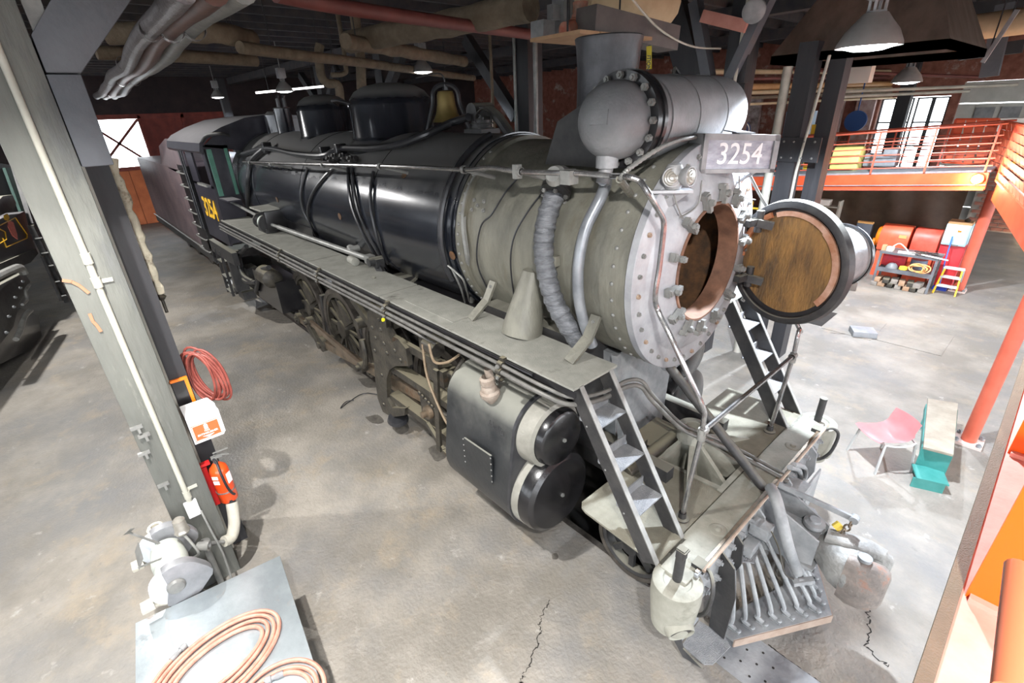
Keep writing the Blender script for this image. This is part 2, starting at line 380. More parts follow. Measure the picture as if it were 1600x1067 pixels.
# rear engine house door: frame, lower panels, glazed top with crossed bars
d = bpy.data.objects.new('door_1', None); COL.objects.link(d); d.matrix_basis = Matrix.Translation((XR, -1.5, 0)); d['kind'] = 'structure'; d['label'] = 'orange brown engine house door with crossed bars over a white window'
bm = NB()
for y in (-2.3, -.18, 1.6, 3.5): box(bm, (XR+.2, y, 2.45), (.14, .14, 4.9))
box(bm, (XR+.2, .6, 4.85), (.14, 5.9, .2)); box(bm, (XR+.2, .6, 2.62), (.14, 5.9, .16))
obj('door_frame', bm, m_redframe, d, smooth=False)
bm = NB(); box(bm, (XR+.08, .6, 1.3), (.05, 5.9, 2.6)); box(bm, (XR+.08, 1.7, 3.75), (.05, 3.7, 2.1)); obj('door_backing', bm, m_redframe, d, smooth=False)
for a, b in ((-2.2, -1.28), (-1.26, -.25), (-.1, 1.5), (1.68, 3.42)):
    bm = NB(); box(bm, (XR+.16, (a+b)/2, 1.28), (.06, b-a, 2.5)); obj('panel', bm, m_doorpan, d, smooth=False)
for a, b in ((-2.25, -.25),):
    bm = NB(); box(bm, (XR+.1, (a+b)/2, 3.72), (.02, b-a, 2.05)); obj('pane', bm, m_glass, d, smooth=False)
    bm = NB(); bar(bm, (XR+.2, a, 2.75), (XR+.2, b, 4.72), .12, .10); bar(bm, (XR+.2, b, 2.75), (XR+.2, a, 4.72), .12, .10)
    obj('crossed_bars', bm, m_redframe, d, smooth=False)
# right hand brick wall with tall windows and a sectional door
YR = 20.2
bm = NB()
def wy(x0, x1, z0, z1): box(bm, ((x0+x1)/2, YR, (z0+z1)/2), (x1-x0, .4, z1-z0))
wy(-29, -3.75, 0, 6.7); wy(-3.75, -1.7, 0, 1.9); wy(-3.75, -1.7, 4.35, 6.7); wy(-1.7, -1.45, 0, 6.7); wy(-1.45, 2.6, 4.75, 6.7); wy(2.6, 9, 0, 6.7)
wright = struct('wall_right', bm, m_brick)
for i, (a, b) in enumerate(((-3.7, -3.28), (-3.18, -2.76), (-2.62, -2.2), (-2.14, -1.74))):
    bm = NB(); box(bm, ((a+b)/2, YR+.1, 3.1), (b-a, .02, 2.4)); wn = struct('window_%d' % (i+1), bm, m_glass); wn['label'] = 'tall bright window strip in the brick wall'
    bm = NB()
    for x in (a, b): box(bm, (x, YR, 3.1), (.05, .12, 2.45))
    for z in (1.93, 2.7, 3.5, 4.3): box(bm, ((a+b)/2, YR, z), (b-a, .1, .05))
    obj('window_frame', bm, m_timber, wn, smooth=False)
m_secdoor = M('pale sectional door', S(170, 168, 160), S(190, 188, 180), 2, .6)
d2 = bpy.data.objects.new('door_2', None); COL.objects.link(d2); d2.matrix_basis = Matrix.Translation((.5, YR, 0)); d2['kind'] = 'structure'; d2['label'] = 'pale sectional overhead door beyond the platform'
for i in range(7):
    bm = NB(); box(bm, (.55, YR, .34+i*.68), (4.0, .08, .65)); obj('door_section', bm, m_secdoor, d2, smooth=False)
for i in range(3):
    bm = NB(); box(bm, (-.7+i*.65, YR-.06, 3.75), (.5, .04, .4)); obj('pane', bm, m_boxgrey, d2, smooth=False)
# separate bricks on the nearest piece of brick wall (right edge), the rest stays in the wall's material
bm = NB(); box(bm, (1.16, 19.8, 1.7), (2.6, .16, 3.4), Matrix.Rotation(0, 3, 'Z')); bw = struct('wall_far_right', bm, m_mortar)
bb = NB(); box(bb, (0, 0, 0), (.30, .06, .105)); bme = finish('brick', bb, m_brick, False)
for r in range(24):
    for k in range(8):
        x = -.02+k*.325+(.16 if r % 2 else 0)
        if x > 2.4: continue
        inst('brick', bme, bw, (x+.1, 19.71+random.uniform(-.006, .006), .1+r*.135))
# ================================================================== LOCOMOTIVE
loco = thing('steam_locomotive', 'black and grey steam locomotive 3254 with open smokebox door, standing over the pit', 'locomotive', (-5, 0, 0))
def P(name, bm, mat, parent=None, **k): return obj(name, bm, mat, parent or loco, **k)
AX = (0, 0, ZB); XA = (1, 0, 0)
# --- smokebox
bm = NB(); lathe(bm, [(-2.14, .9), (-2.14, .98), (-.02, .98), (-.02, .9)], AX, XA, 72); smoke = P('smokebox', bm, m_smoke)
bm = NB(); lathe(bm, [(-.02, .955), (-1.7, .955), (-1.7, .62), (-1.62, 0)], AX, XA, 48); P('smokebox_interior', bm, m_rust, smoke)
bm = NB(); lathe(bm, [(-.04, .95), (-.04, 1.0), (.022, 1.0), (.028, .99), (.028, .83), (.034, .815), (.05, .80), (.10, .66), (.115, .60), (.115, .52), (-.02, .52), (-.04, .95)], AX, XA, 72); front = P('smokebox_front', bm, m_front)
bm = NB(); lathe(bm, [(-.05, .52), (.122, .525), (.128, .518), (.128, .50), (-.05, .485), (-.05, .52)], AX, XA, 64); P('door_ring', bm, M('rusty opening rim', S(84, 58, 44), S(122, 88, 68), 7, .7, .1), front)
bm = NB(); lathe(bm, [(-.30, .985), (-.30, .992), (-.05, .992), (-.05, .985)], AX, XA, 72); P('front_course_band', bm, m_smoke, smoke)
rv = NB(); lathe(rv, [(0, .019), (.009, .017), (.016, .009), (.018, 0)], seg=10); rivet_me = finish('rivet', rv, m_pipe)
for k in range(44):
    t = 2*PI*k/44; d = V((0, math.cos(t), math.sin(t)))
    if d.z > .85: continue
    inst('rivet', rivet_me, smoke, V(AX)+V((-.17, 0, 0))+d*.988, d)
bt = NB(); hexnut(bt, (0, 0, 0), (0, 0, 1), .021, .018); bolt_me = finish('bolt', bt, m_pipe, ang=20)
btr = NB(); hexnut(btr, (0, 0, 0), (0, 0, 1), .021, .018); boltr_me = finish('bolt', btr, M('rusty bolt', S(120, 96, 78), S(168, 150, 132), 30, .7), ang=20)
for k in range(36):
    t = 2*PI*(k+.5)/36
    inst('flange_bolt', bolt_me if k % 3 else boltr_me, front, V(AX)+V((.028, math.cos(t)*.92, math.sin(t)*.92)), XA, k)
# dogs round the door opening
dg = NB()
box(dg, (0, 0, .03), (.12, .05, .045)); box(dg, (-.045, 0, .05), (.075, .04, .035)); cyl(dg, (.0, 0, 0), (.0, 0, .095), .022); hexnut(dg, (0, 0, .06), (0, 0, 1), .031, .025); box(dg, (.05, 0, .015), (.045, .07, .045))
dog_me = finish('door_dog', dg, m_pipe, ang=30, bevel=0)
for k in range(14):
    t = 2*PI*(k+.35)/14; d = V((0, math.cos(t), math.sin(t)))
    o = bpy.data.objects.new('door_dog', dog_me); link(o, front)
    zz = V(XA); xx = d; yy = zz.cross(xx)
    o.matrix_basis = Matrix.Translation(V(AX)+V((.115, 0, 0))+d*.595) @ Matrix((xx, yy, zz)).transposed().to_4x4()
# rear smokebox joint band with rivets
bm = NB(); lathe(bm, [(-2.24, .98), (-2.24, 1.02), (-2.10, 1.02), (-2.10, .98)], AX, XA, 72); jb = P('joint_band', bm, m_smoke)
for k in range(60):
    t = 2*PI*k/60; d = V((0, math.cos(t), math.sin(t)))
    if d.y > .5 or d.z > .9: continue
    inst('rivet', rivet_me, jb, V(AX)+V((-2.17, 0, 0))+d*1.018, d)
# --- open smokebox door with headlight on its outer face
th = math.radians(76); DN = V((math.cos(th), math.sin(th), 0)); DC = V((.475, .815, 3.06))
bm = NB(); lathe(bm, [(.0, .0), (.0, .47), (-.005, .50), (-.03, .515), (-.03, .565), (.03, .575), (.06, .56), (.10, .42), (.13, .2), (.13, 0)], DC, DN, 64)
door = P('smokebox_door', bm, m_blk)
bm = NB(); lathe(bm, [(-.004, 0), (-.004, .462), (.01, .462)], DC, DN, 64); P('door_inner_face', bm, m_doorface, door)
bm = NB(); lathe(bm, [(-.032, .508), (-.045, .515), (-.045, .545), (-.03, .572), (.03, .585), (.035, .575)], DC, DN, 64); P('door_rim', bm, m_dk, door)
a_, u_, v_ = frame(DN)
def arcstrip(bm, t0, t1, r0, r1, h0, h1, n=20):
    prev = None
    for i in range(n+1):
        t = t0+(t1-t0)*i/n; e = u_*math.cos(t)+v_*math.sin(t)
        q = [bm.verts.new(DC+DN*h+e*r) for h, r in ((h0, r0), (h0, r1), (h1, r1), (h1, r0))]
        if prev:
            for k in range(4): bm.faces.new((prev[k], prev[(k+1) % 4], q[(k+1) % 4], q[k]))
        else: bm.faces.new(q)
        prev = q
    bm.faces.new(prev[::-1])
# find the direction of the picture's right on the door face
sgn = 1 if u_.dot(right) > 0 else -1
def ang(deg): return math.radians(deg) if sgn > 0 else math.radians(180-deg)
vs = 1 if v_.z > 0 else -1
def A(deg):
    t = math.radians(deg); c = math.cos(t)*sgn; s = math.sin(t)*vs; return math.atan2(s, c)
def arcs(d0, d1, *a):
    t0 = A(d0); t1 = A(d1)
    if t1-t0 > PI: t1 -= 2*PI
    if t0-t1 > PI: t1 += 2*PI
    arcstrip(bm, t0, t1, *a)
bm = NB(); arcs(-38, 50, .43, .485, -.03, -.004); arcs(50, 112, .44, .485, -.03, -.004); P('baffle_strip', bm, m_copper, door)
bm = NB(); arcs(118, 182, .45, .50, -.035, -.004); P('baffle_strip', bm, M('rust orange strip', S(166, 104, 70), S(196, 140, 104), 8, .5, .3), door)
HL = DC+V((.20, .0, .05)); bm = NB(); lathe(bm, [(.10, 0), (.10, .24), (.14, .27), (.40, .27), (.42, .285), (.46, .285), (.46, .26), (.50, .26), (.51, .24), (.51, 0)], HL, DN, 40); hl = P('headlight', bm, m_pilot, door)
bm = NB(); lathe(bm, [(.40, .286), (.40, .295), (.43, .295), (.43, .286)], HL, DN, 40); P('headlight_band', bm, m_blk, hl)
bm = NB(); c = HL+DN*.42+right*.28+V((0, 0, -.12)); box(bm, c, (.06, .06, .14)); cyl(bm, c+V((0, 0, -.1)), c+V((0, 0, .1)), .02); P('headlight_latch', bm, m_pipe, hl)
bm = NB(); c = DC+right*.62+V((0, 0, -.2)); box(bm, c, (.16, .10, .09), Matrix.Rotation(.2, 3, 'Z')); P('door_lug', bm, m_pipe, door, bevel=.01)
for z in (3.42, 2.88):       # hinge straps
    bm = NB(); bar(bm, (.14, .74, z), (.30, .80, z-.03), .06, .07); bar(bm, (.12, .62, z), (.16, .78, z), .07, .06); cyl(bm, (.17, .79, z-.1), (.17, .79, z+.1), .035); P('door_hinge', bm, m_dk, door)
# --- feedwater heater
HX, HZ = -.37, 4.35
bm = NB(); lathe(bm, [(-.66, 0), (-.66, .30), (.72, .30), (.74, .28), (.74, 0)], (HX, 0, HZ), (0, 1, 0), 48); heater = P('feedwater_heater', bm, m_heater)
bm = NB(); lathe(bm, [(.60, .30), (.60, .312), (-.50, .312), (-.50, .30)], (HX, 0, HZ), (0, 1, 0), 48); P('heater_jacket', bm, m_heater, heater)
for y in (-.70,):
    bm = NB(); lathe(bm, [(y-.035, .26), (y-.035, .335), (y+.035, .335), (y+.035, .345), (y+.075, .345), (y+.075, .30)], (HX, 0, HZ), (0, 1, 0), 48); P('heater_flange', bm, m_blk, heater)
nb = NB(); hexnut(nb, (0, 0, 0), (0, 0, 1), .027, .03); hbolt_me = finish('heater_bolt', nb, m_pipe, ang=20)
for k in range(16):
    t = 2*PI*k/16; inst('heater_bolt', hbolt_me, heater, (HX+.302*math.cos(t), -.737, HZ+.302*math.sin(t)), (0, -1, 0), k)
bm = NB(); pr = [(0, .272), (.06, .272)]+[(.06+.25*math.sin(PI/2*i/9), .272*math.cos(PI/2*i/9)**.8 if i < 9 else 0) for i in range(1, 10)]
lathe(bm, pr, (HX, -.73, HZ), (0, -1, 0), 48); cap = P('heater_end_cap', bm, m_heater, heater)
bm = NB(); nrm = (V((.55, -1.05, 0))).normalized()
ec = V((HX, -.79, HZ)); rd = ray(936, 183).normalized(); tq = 0.0
for i in range(4000):
    tq += .0025; e = CAM+rd*tq-ec
    if (e.x/.272)**2+(e.y/.25)**2+(e.z/.272)**2 < 1 or tq > 9: break
pn = V((e.x/.272**2, e.y/.25**2, e.z/.272**2)).normalized(); px_ = V((-pn.y, pn.x, 0)).normalized(); px_ = px_ if px_.dot(right) > 0 else -px_; pz_ = pn.cross(px_); pz_ = pz_ if pz_.z > 0 else -pz_
box(bm, ec+e, (.14, .10, .016), Matrix((px_, pz_, pn)).transposed()); P('maker_plate', bm, m_heater, cap, bevel=.003)
bm = NB(); cyl(bm, (HX, -.86, 4.12), (HX, -.86, 4.03), .085); cyl(bm, (HX, -.86, 4.05), (HX, -.90, 3.92), .055); P('drain_fitting', bm, m_heater, cap)
bm = NB(); prism(bm, [(HX-.26, .0, 4.55), (HX-.7, .0, 4.35), (HX-.85, 0, 4.0), (HX-.1, 0, 4.0)], (0, -.66, 0)); P('heater_saddle', bm, m_dk, heater)
bm = NB(); tube(bm, smooth_path([(HX, -.05, HZ+.31), (HX-.02, .0, HZ+.36), (HX, .05, HZ+.31)], 6), .012); P('lifting_eye', bm, m_dk, heater)
for y in (-.1, .35):
    bm = NB(); lathe(bm, [(y-.015, .314), (y-.015, .317), (y+.015, .317), (y+.015, .314)], (HX, 0, HZ), (0, 1, 0), 48); P('jacket_seam', bm, m_heater, heater)
# --- chimney
bm = NB(); lathe(bm, [(4.02, .44), (4.12, .38), (4.22, .31), (4.32, .275), (4.7, .27), (4.92, .285), (4.99, .30), (5.0, .29), (5.0, .25), (4.3, .23)], (-1.07, 0, 0), (0, 0, 1), 48); P('chimney', bm, M('chimney iron', S(62, 62, 66), S(88, 88, 92), 4, .4, .3, .35, 18))
# --- number board
NL = V((.03, -.20, 0)); NR = V((.33, .47, 0)); nd = (NR-NL).normalized(); nn = V((nd.y, -nd.x, 0))
def nbp(s, z, dpt): return NL.lerp(NR, s)+nn*dpt+V((0, 0, z-.045*s))
bm = NB(); prism(bm, [nbp(0, 3.945, 0), nbp(1, 3.945, 0), nbp(1, 4.235, 0), nbp(0, 4.235, 0)], -nn*.2); nbx = P('number_board', bm, m_boxgrey, bevel=.006)
bm = NB()
for q in ((0, 1, 3.945, 3.975), (0, 1, 4.19, 4.235), (0, .06, 3.945, 4.235), (.93, 1, 3.945, 4.235)):
    prism(bm, [nbp(q[0], q[2], .022), nbp(q[1], q[2], .022), nbp(q[1], q[3], .022), nbp(q[0], q[3], .022)], -nn*.022)
P('number_board_frame', bm, m_boxgrey, nbx)
bm = NB(); prism(bm, [nbp(.06, 3.975, .006), nbp(.93, 3.975, .006), nbp(.93, 4.19, .006), nbp(.06, 4.19, .006)], -nn*.006); P('number_plate', bm, m_plate, nbx)
ux = (nbp(1, 0, 0)-nbp(0, 0, 0)).normalized(); uz = V((0, 0, 1)); uz = (uz-ux*uz.dot(ux)).normalized(); c = nbp(.50, 4.083, .008)
mat4 = Matrix((ux, uz, nn)).transposed().to_4x4(); mat4.translation = c
text_mesh('board_number', '3254', .225, m_white, .002, nbx, mat4, bold=.0015, xs=1.0)
bm = NB(); prism(bm, [nbp(.45, 4.24, -.02), nbp(.70, 4.24, -.02), nbp(.66, 4.255, -.15), nbp(.42, 4.255, -.15)], (0, 0, .008)); prism(bm, [nbp(.5, 4.22, -.03), nbp(.66, 4.22, -.03), nbp(.64, 4.22, -.12), nbp(.5, 4.22, -.12)], (0, 0, .025)); P('board_vent', bm, m_boxgrey, nbx)
for s in (.12, .55, .9):
    bm = NB(); tube(bm, [nbp(s, 3.95, -.1), nbp(s, 3.95, -.1)+V((-.22, -.02, -.16))], .014); P('board_bracket', bm, m_front, nbx)
for (a, b, c) in (((1155, 275), (1158, 305), (1180, 312)), ((1172, 275), (1185, 300), (1205, 335)), ((1097, 282), (1090, 320), (1062, 340)), ((1053, 305), (1062, 332), (1067, 342))):
    bm = NB(); tube(bm, smooth_path([at(*a, x=.12), at(*b, x=.12), at(*c, x=.12)], 6), .006 if a[0] != 1172 else .014, 6); P('lamp_cable', bm, m_pipe, nbx)
# --- marker lamp with two lenses
LC = (at(1050, 277, y=-.69)+at(1078, 276, x=.19))/2+V((-.07, .02, 0)); bm = NB(); lathe(bm, [(-.09, 0), (-.09, .055), (-.06, .07), (.04, .07), (.08, .05), (.10, 0)], LC, (0, 0, 1), 24); ml = P('marker_lamp', bm, m_boxgrey)
for d, c_ in ((V((.70, -.72, .10)), at(1050, 277, y=-.69)), (V((1, -.05, .05)), at(1078, 276, x=.19))):
    d.normalize(); bm = NB(); lathe(bm, [(-.07, 0), (-.07, .05), (-.03, .070), (.0, .074), (.012, .070), (.012, .062), (.0, .060)], c_, d, 28); mr = P('lens_ring', bm, m_boxgrey, ml)
    bm = NB(); lathe(bm, [(.002, .061), (.010, .054), (.011, .044), (.018, .040), (.019, .026), (.025, .022), (.027, 0)], c_, d, 28); P('lens', bm, m_lens, mr)
bm = NB(); prism(bm, [(-.02, -.80, 3.86), (.22, -.60, 3.86), (.14, -.52, 3.86), (-.02, -.56, 3.86)], (0, 0, .02)); prism(bm, [(.0, -.72, 3.86), (.18, -.60, 3.86), (.0, -.60, 3.72)], (.01, .01, 0)); P('lamp_bracket', bm, m_front, ml)
# --- flexible conduit over the heater
bm = NB(); pts = smooth_path([at(968, 280, x=-.02), at(985, 262, x=.0), at(1030, 232, x=.0), at(1065, 218, x=-.03), at(1092, 214, x=-.05)], 14)
rr = [.019 if i % 2 else .014 for i in range(len(pts))]; tube(bm, pts, rr, 10); P('flexible_conduit', bm, m_pipe)
# --- boiler barrel
bm = NB(); lathe(bm, [(-2.22, .95), (-2.22, 1.03), (-4.1, 1.045), (-10.7, 1.045), (-10.7, .9)], AX, XA, 72); boiler = P('boiler_jacket', bm, m_jacket)
for x in (-2.30, -4.12, -4.17, -6.62, -9.2, -10.3):
    bm = NB(); lathe(bm, [(x-.03, 1.04), (x-.03, 1.053), (x+.03, 1.053), (x+.03, 1.04)], AX, XA, 72); P('jacket_band', bm, m_jacket, boiler)
bm = NB(); box(bm, (-8.7, 0, 2.5), (4.0, 1.86, 1.3)); P('firebox', bm, m_blk)
bm = NB(); box(bm, (-4.3, 0, 1.9), (4.9, 1.5, .8)); P('dark_gap_filler', bm, m_blk)  # black box added to keep the gap below the boiler dark
for (px, py) in ((433, 312), (531, 338), (707, 399), (632, 183+90)):
    p = surf(px, py, 1.047); d = V((0, p.y, p.z-ZB)).normalized(); bm = NB(); lathe(bm, [(0, 0), (0, .05), (.006, .05), (.008, .04), (.008, 0)], p, d, 14); P('washout_plug', bm, m_rust, boiler)
# wide conduit strip round the barrel near the joint
bm = NB(); pts = [V((-2.42, -1.075*math.cos(t), ZB+1.075*math.sin(t))) for t in [(-.45+1.75*i/24) for i in range(25)]]; tube(bm, pts, .035, 8); P('band_pipe', bm, m_pipedk, boiler)
# --- domes
def dome(name, x, r, top, base=4.12):
    h = top-base; bm = NB()
    pr = [(base-.25, r*1.0), (base-.12, r*1.22), (base, r*1.06), (base+.08*h, r*1.0), (base+.62*h, r*1.0), (base+.74*h, r*.96), (base+.86*h, r*.84), (base+.95*h, r*.62), (top, r*.3), (top+.004, 0)]
    lathe(bm, pr, (x, 0, 0), (0, 0, 1), 56); return P(name, bm, m_jacket)
d1 = dome('sand_dome', -5.02, .60, 4.87); d2_ = dome('steam_dome', -7.45, .47, 4.83)
bm = NB(); tube(bm, smooth_path([(-5.45, -.40, 4.62), (-5.62, -.52, 4.68), (-5.9, -.5, 4.68), (-6.02, -.36, 4.62)], 6), .018); P('grab_iron', bm, m_pipedk, d1)
bm = NB(); lathe(bm, [(4.0, .2), (4.1, .17), (4.66, .17), (4.68, .15), (4.68, 0)], (-9.3, -.1, 0), (0, 0, 1), 28); tur = P('turret_casing', bm, m_jacket)
for y in (-.16, -.04):
    bm = NB(); cyl(bm, (-9.25, y, 4.66), (-9.25, y, 4.84), .04); cyl(bm, (-9.25, y, 4.84), (-9.25, y+.02, 4.9), .03); P('safety_valve', bm, m_pipedk, tur)
bm = NB(); lathe(bm, [(4.05, .2), (4.55, .2), (4.62, .12), (4.62, 0)], (-10.0, -.05, 0), (0, 0, 1), 24); P('turret_casing', bm, m_jacket)
# --- bell
BX = -3.62; bm = NB(); lathe(bm, [(4.345, .185), (4.35, .19), (4.38, .175), (4.45, .14), (4.55, .118), (4.66, .11), (4.70, .095), (4.715, 0)], (BX, 0, 0), (0, 0, 1), 40); lathe(bm, [(4.35, .18), (4.40, .15), (4.65, .09), (4.66, 0)], (BX, 0, 0), (0, 0, 1), 40); bell = P('bell', bm, m_brass)
bdir = V((.62, .78, 0)).normalized(); 
bm = NB(); pts = [V((BX, 0, 0))+bdir*s+V((0, 0, z)) for s, z in ((-.27, 4.16), (-.27, 4.25), (-.215, 4.42), (-.17, 4.56), (-.155, 4.68), (-.10, 4.75), (0, 4.775), (.10, 4.75), (.155, 4.68), (.17, 4.56), (.215, 4.42), (.27, 4.25), (.27, 4.16))]
tube(bm, smooth_path(pts, 4), .03, 8); box(bm, (BX, 0, 4.74), (.05, .05, .08)); P('bell_yoke', bm, m_pipedk, bell)
bm = NB(); tube(bm, smooth_path([(BX, 0, 4.76), (BX, 0, 4.84), (BX-.05, -.05, 4.9), (BX-.25, -.25, 4.86)], 5), .008); P('bell_cord_arm', bm, m_pipedk, bell)
bm = NB(); cyl(bm, (-3.05, .1, 4.25), (-3.05, .1, 4.5), .13); cyl(bm, (-3.05, .25, 4.45), (-3.05, -.05, 4.45), .1); box(bm, (-3.05, .1, 4.2), (.34, .3, .12)); ch = P('check_valve', bm, m_dk)
bm = NB(); tube(bm, smooth_path([(-2.9, .05, 4.42), (-2.7, -.05, 4.45), (-2.5, -.1, 4.38), (-2.3, -.1, 4.2)], 5), .06); P('valve_elbow', bm, m_dk, ch)
bm = NB(); lathe(bm, [(-.012, .09), (0, .105), (.012, .09), (-.012, .09)], (-2.62, -.22, 4.38), (.5, -.8, .2), 16); cyl(bm, (-2.62, -.22, 4.38), (-2.62, -.05, 4.38), .015); P('hand_wheel', bm, m_dk, ch)
for k in range(5):
    bm = NB(); lathe(bm, [(-.006, .11+.01*0), (.006, .11)], (-3.05, .1, 4.28+.05*k), (0, 0, 1), 16); lathe(bm, [(0, .13), (.004, .15), (.012, .15), (.016, .13)], (-3.05, .1, 4.26+.05*k), (0, 0, 1), 20); P('valve_fin', bm, m_dk, ch)
# --- big delivery pipe along the barrel top
bm = NB(); pts = [surf(372, 243, 1.12), surf(415, 232, 1.14), surf(460, 240, 1.14), surf(505, 243, 1.14), surf(530, 232, 1.14), surf(580, 232, 1.14), surf(625, 225, 1.14), surf(665, 210, 1.14), surf(705, 192, 1.16), at(732, 183, y=-.1)]
tube(bm, smooth_path(pts, 6), .045, 10); dp = P('delivery_pipe', bm, m_pipedk)
for (px, py) in ((417, 231), (508, 240), (532, 236)):
    p = surf(px, py, 1.12); bm = NB(); box(bm, p, (.10, .16, .20)); P('pipe_bracket', bm, m_blk, dp, bevel=.01)
bm = NB(); pts = [surf(412, 233, 1.13), surf(392, 255, 1.10), surf(387, 300, 1.09), surf(390, 345, 1.10)]; tube(bm, smooth_path(pts, 6), .05, 10); P('delivery_pipe_drop', bm, m_pipedk, dp)
# --- pipes looping down the barrel
for pts in (((530, 255), (508, 275), (487, 305), (481, 335), (492, 365), (508, 385)), ((543, 258), (545, 295), (552, 330), (570, 370), (590, 405), (603, 428)), ((550, 258), (553, 295), (560, 330), (578, 372), (596, 404), (608, 425)), ((583, 258+10), (579, 300), (582, 340), (592, 380), (606, 412)), ((480, 262), (470, 300), (474, 330), (486, 352))):
    bm = NB(); tube(bm, smooth_path([surf(px, py, 1.075) for px, py in pts], 6), .022, 8); P('barrel_pipe', bm, m_pipedk)
for (px, py) in ((528, 246), (541, 246), (553, 250), (520, 250)):
    p = surf(px, py, 1.1); bm = NB(); cyl(bm, p+V((-.08, 0, -.03)), p+V((.08, 0, .03)), .035); hexnut(bm, p, (0, -1, .4), .05, .07); P('pipe_union', bm, m_dk)
# --- handrail
hr = [at(380, 253, y=-1.2), at(470, 256, y=-1.2), at(550, 258, y=-1.2), at(640, 261, y=-1.2), at(725, 265, y=-1.2), at(765, 262, y=-1.2), at(808, 268, y=-1.2), at(850, 270, y=-1.18), at(905, 271, y=-1.1), at(955, 275, y=-1.0)]
bm = NB(); tube(bm, smooth_path(hr, 4), .022, 10); rail_ = P('handrail', bm, m_chrome)
for (px, py) in ((391, 254), (424, 256), (505, 258), (594, 260), (725, 265), (812, 268)):
    p = at(px, py, y=-1.2); bm = NB(); tube(bm, [p, p+V((.05, .32, -.10))], .02, 8); lathe(bm, [(-.02, .03), (-.02, .037), (.02, .037), (.02, .03)], p, (1, 0, 0), 12); P('handrail_stanchion', bm, m_pipe, rail_)
fr = [at(955, 275, y=-1.0), at(978, 276, x=.02), at(998, 282, x=.10), at(1012, 300, x=.17), at(1027, 325, x=.2), at(1037, 345, x=.21), at(1036, 370, x=.21), at(1030, 420, x=.21), at(1024, 462, x=.21), at(1028, 485, x=.22), at(1050, 530, x=.38), at(1075, 585, x=.53), at(1094, 625, x=.64), at(1101, 645, x=.68)]
fr = smooth_path(fr, 5)+[V((.69, -.893, 2.147)), V((.65, -.893, 1.6)), V((.632, -.893, 1.2))]
bm = NB(); tube(bm, fr, .021, 10); fh = P('front_handrail', bm, m_chrome)
bm = NB(); tube(bm, smooth_path([at(1160, 470, x=.1), (.3, .98, 2.85), at(1248, 512, x=.60), (.68, .91, 2.4), (.69, .893, 2.147)], 6)+[V((.632, .893, 1.2))], .021, 10); P('front_handrail', bm, m_chrome)
bm = NB(); tube(bm, [(.69, -.893, 2.147), (.69, .893, 2.147)], .021, 10); P('cross_handrail', bm, m_chrome, fh)
for s in (-1, 1):
    bm = NB(); lathe(bm, [(-.035, .03), (-.035, .034), (.035, .034), (.035, .03)], (.69, s*.88, 2.147), (0, 1, 0), 14); lathe(bm, [(-.05, .022), (-.05, .033), (.05, .033), (.05, .022)], (.688, s*.893, 2.12), (0, 0, 1), 14); P('rail_joint', bm, m_pipe, fh)
    bm = NB(); lathe(bm, [(0, .06), (.012, .06), (.02, .035), (.07, .03)], (.632, s*.893, 1.2), (0, 0, 1), 16); P('rail_foot', bm, m_dk, fh)
bm = NB(); tube(bm, [at(968, 280, x=-.05), at(986, 305, x=-.22)], .028, 10); P('rail_standoff', bm, m_smoke, fh)
# handrail fittings by the flange
bm = NB(); p = at(868, 275, y=-1.12); lathe(bm, [(-.05, 0), (-.05, .06), (.0, .085), (.05, .06), (.05, 0)], p, (.3, -1, .5), 18); cyl(bm, p, p+V((.12, .1, 0)), .05); box(bm, p+V((.14, .0, .0)), (.10, .10, .10)); P('globe_valve', bm, m_pipe)
bm = NB(); p = at(808, 268, y=-1.2); box(bm, p, (.05, .06, .11)); P('rail_clamp', bm, m_pipe)
# --- lagged steam pipe with flange
wp = [surf(876, 275, 1.10), surf(868, 300, 1.09), surf(856, 335, 1.09), surf(850, 370, 1.09), surf(850, 400, 1.09), surf(856, 435, 1.09), surf(866, 470, 1.10), surf(885, 505, 1.12), surf(905, 535, 1.14)]
bm = NB(); sp_ = smooth_path(wp, 12); tube(bm, sp_, [.083+.009*((i % 4)/3.0)+.004*math.sin(i*.9) for i in range(len(sp_))], 18); wrap = P('lagged_pipe', bm, m_wrap)
d = (wp[1]-wp[0]).normalized(); bm = NB(); lathe(bm, [(-.02, 0), (-.02, .13), (.015, .13), (.02, .12), (.03, .13), (.06, .13), (.06, 0)], wp[1]-d*.03, d, 24); fl = P('pipe_flange', bm, m_dk, wrap)
for k in range(6):
    a, u, v = frame(d); p = wp[1]+d*.03+(u*math.cos(k*1.047)+v*math.sin(k*1.047))*.11; inst('flange_bolt', bolt_me, fl, p, d, k)
bm = NB(); cyl(bm, wp[0]-d*.06, wp[1], .075); P('pipe_neck', bm, m_dk, wrap)
# --- bright grey pipe from the heater drain down the smokebox
gp = [(HX, -.90, 3.95), surf(947, 285, 1.06), surf(938, 310, 1.06), surf(918, 350, 1.06), surf(908, 385, 1.06), surf(903, 425, 1.06), surf(905, 470, 1.06), surf(914, 510, 1.08), surf(926, 540, 1.12)]
bm = NB(); tube(bm, smooth_path(gp, 7), .048, 14); P('drain_pipe', bm, M('bright grey pipe', S(112, 116, 122), S(140, 143, 147), 6, .32, .35))
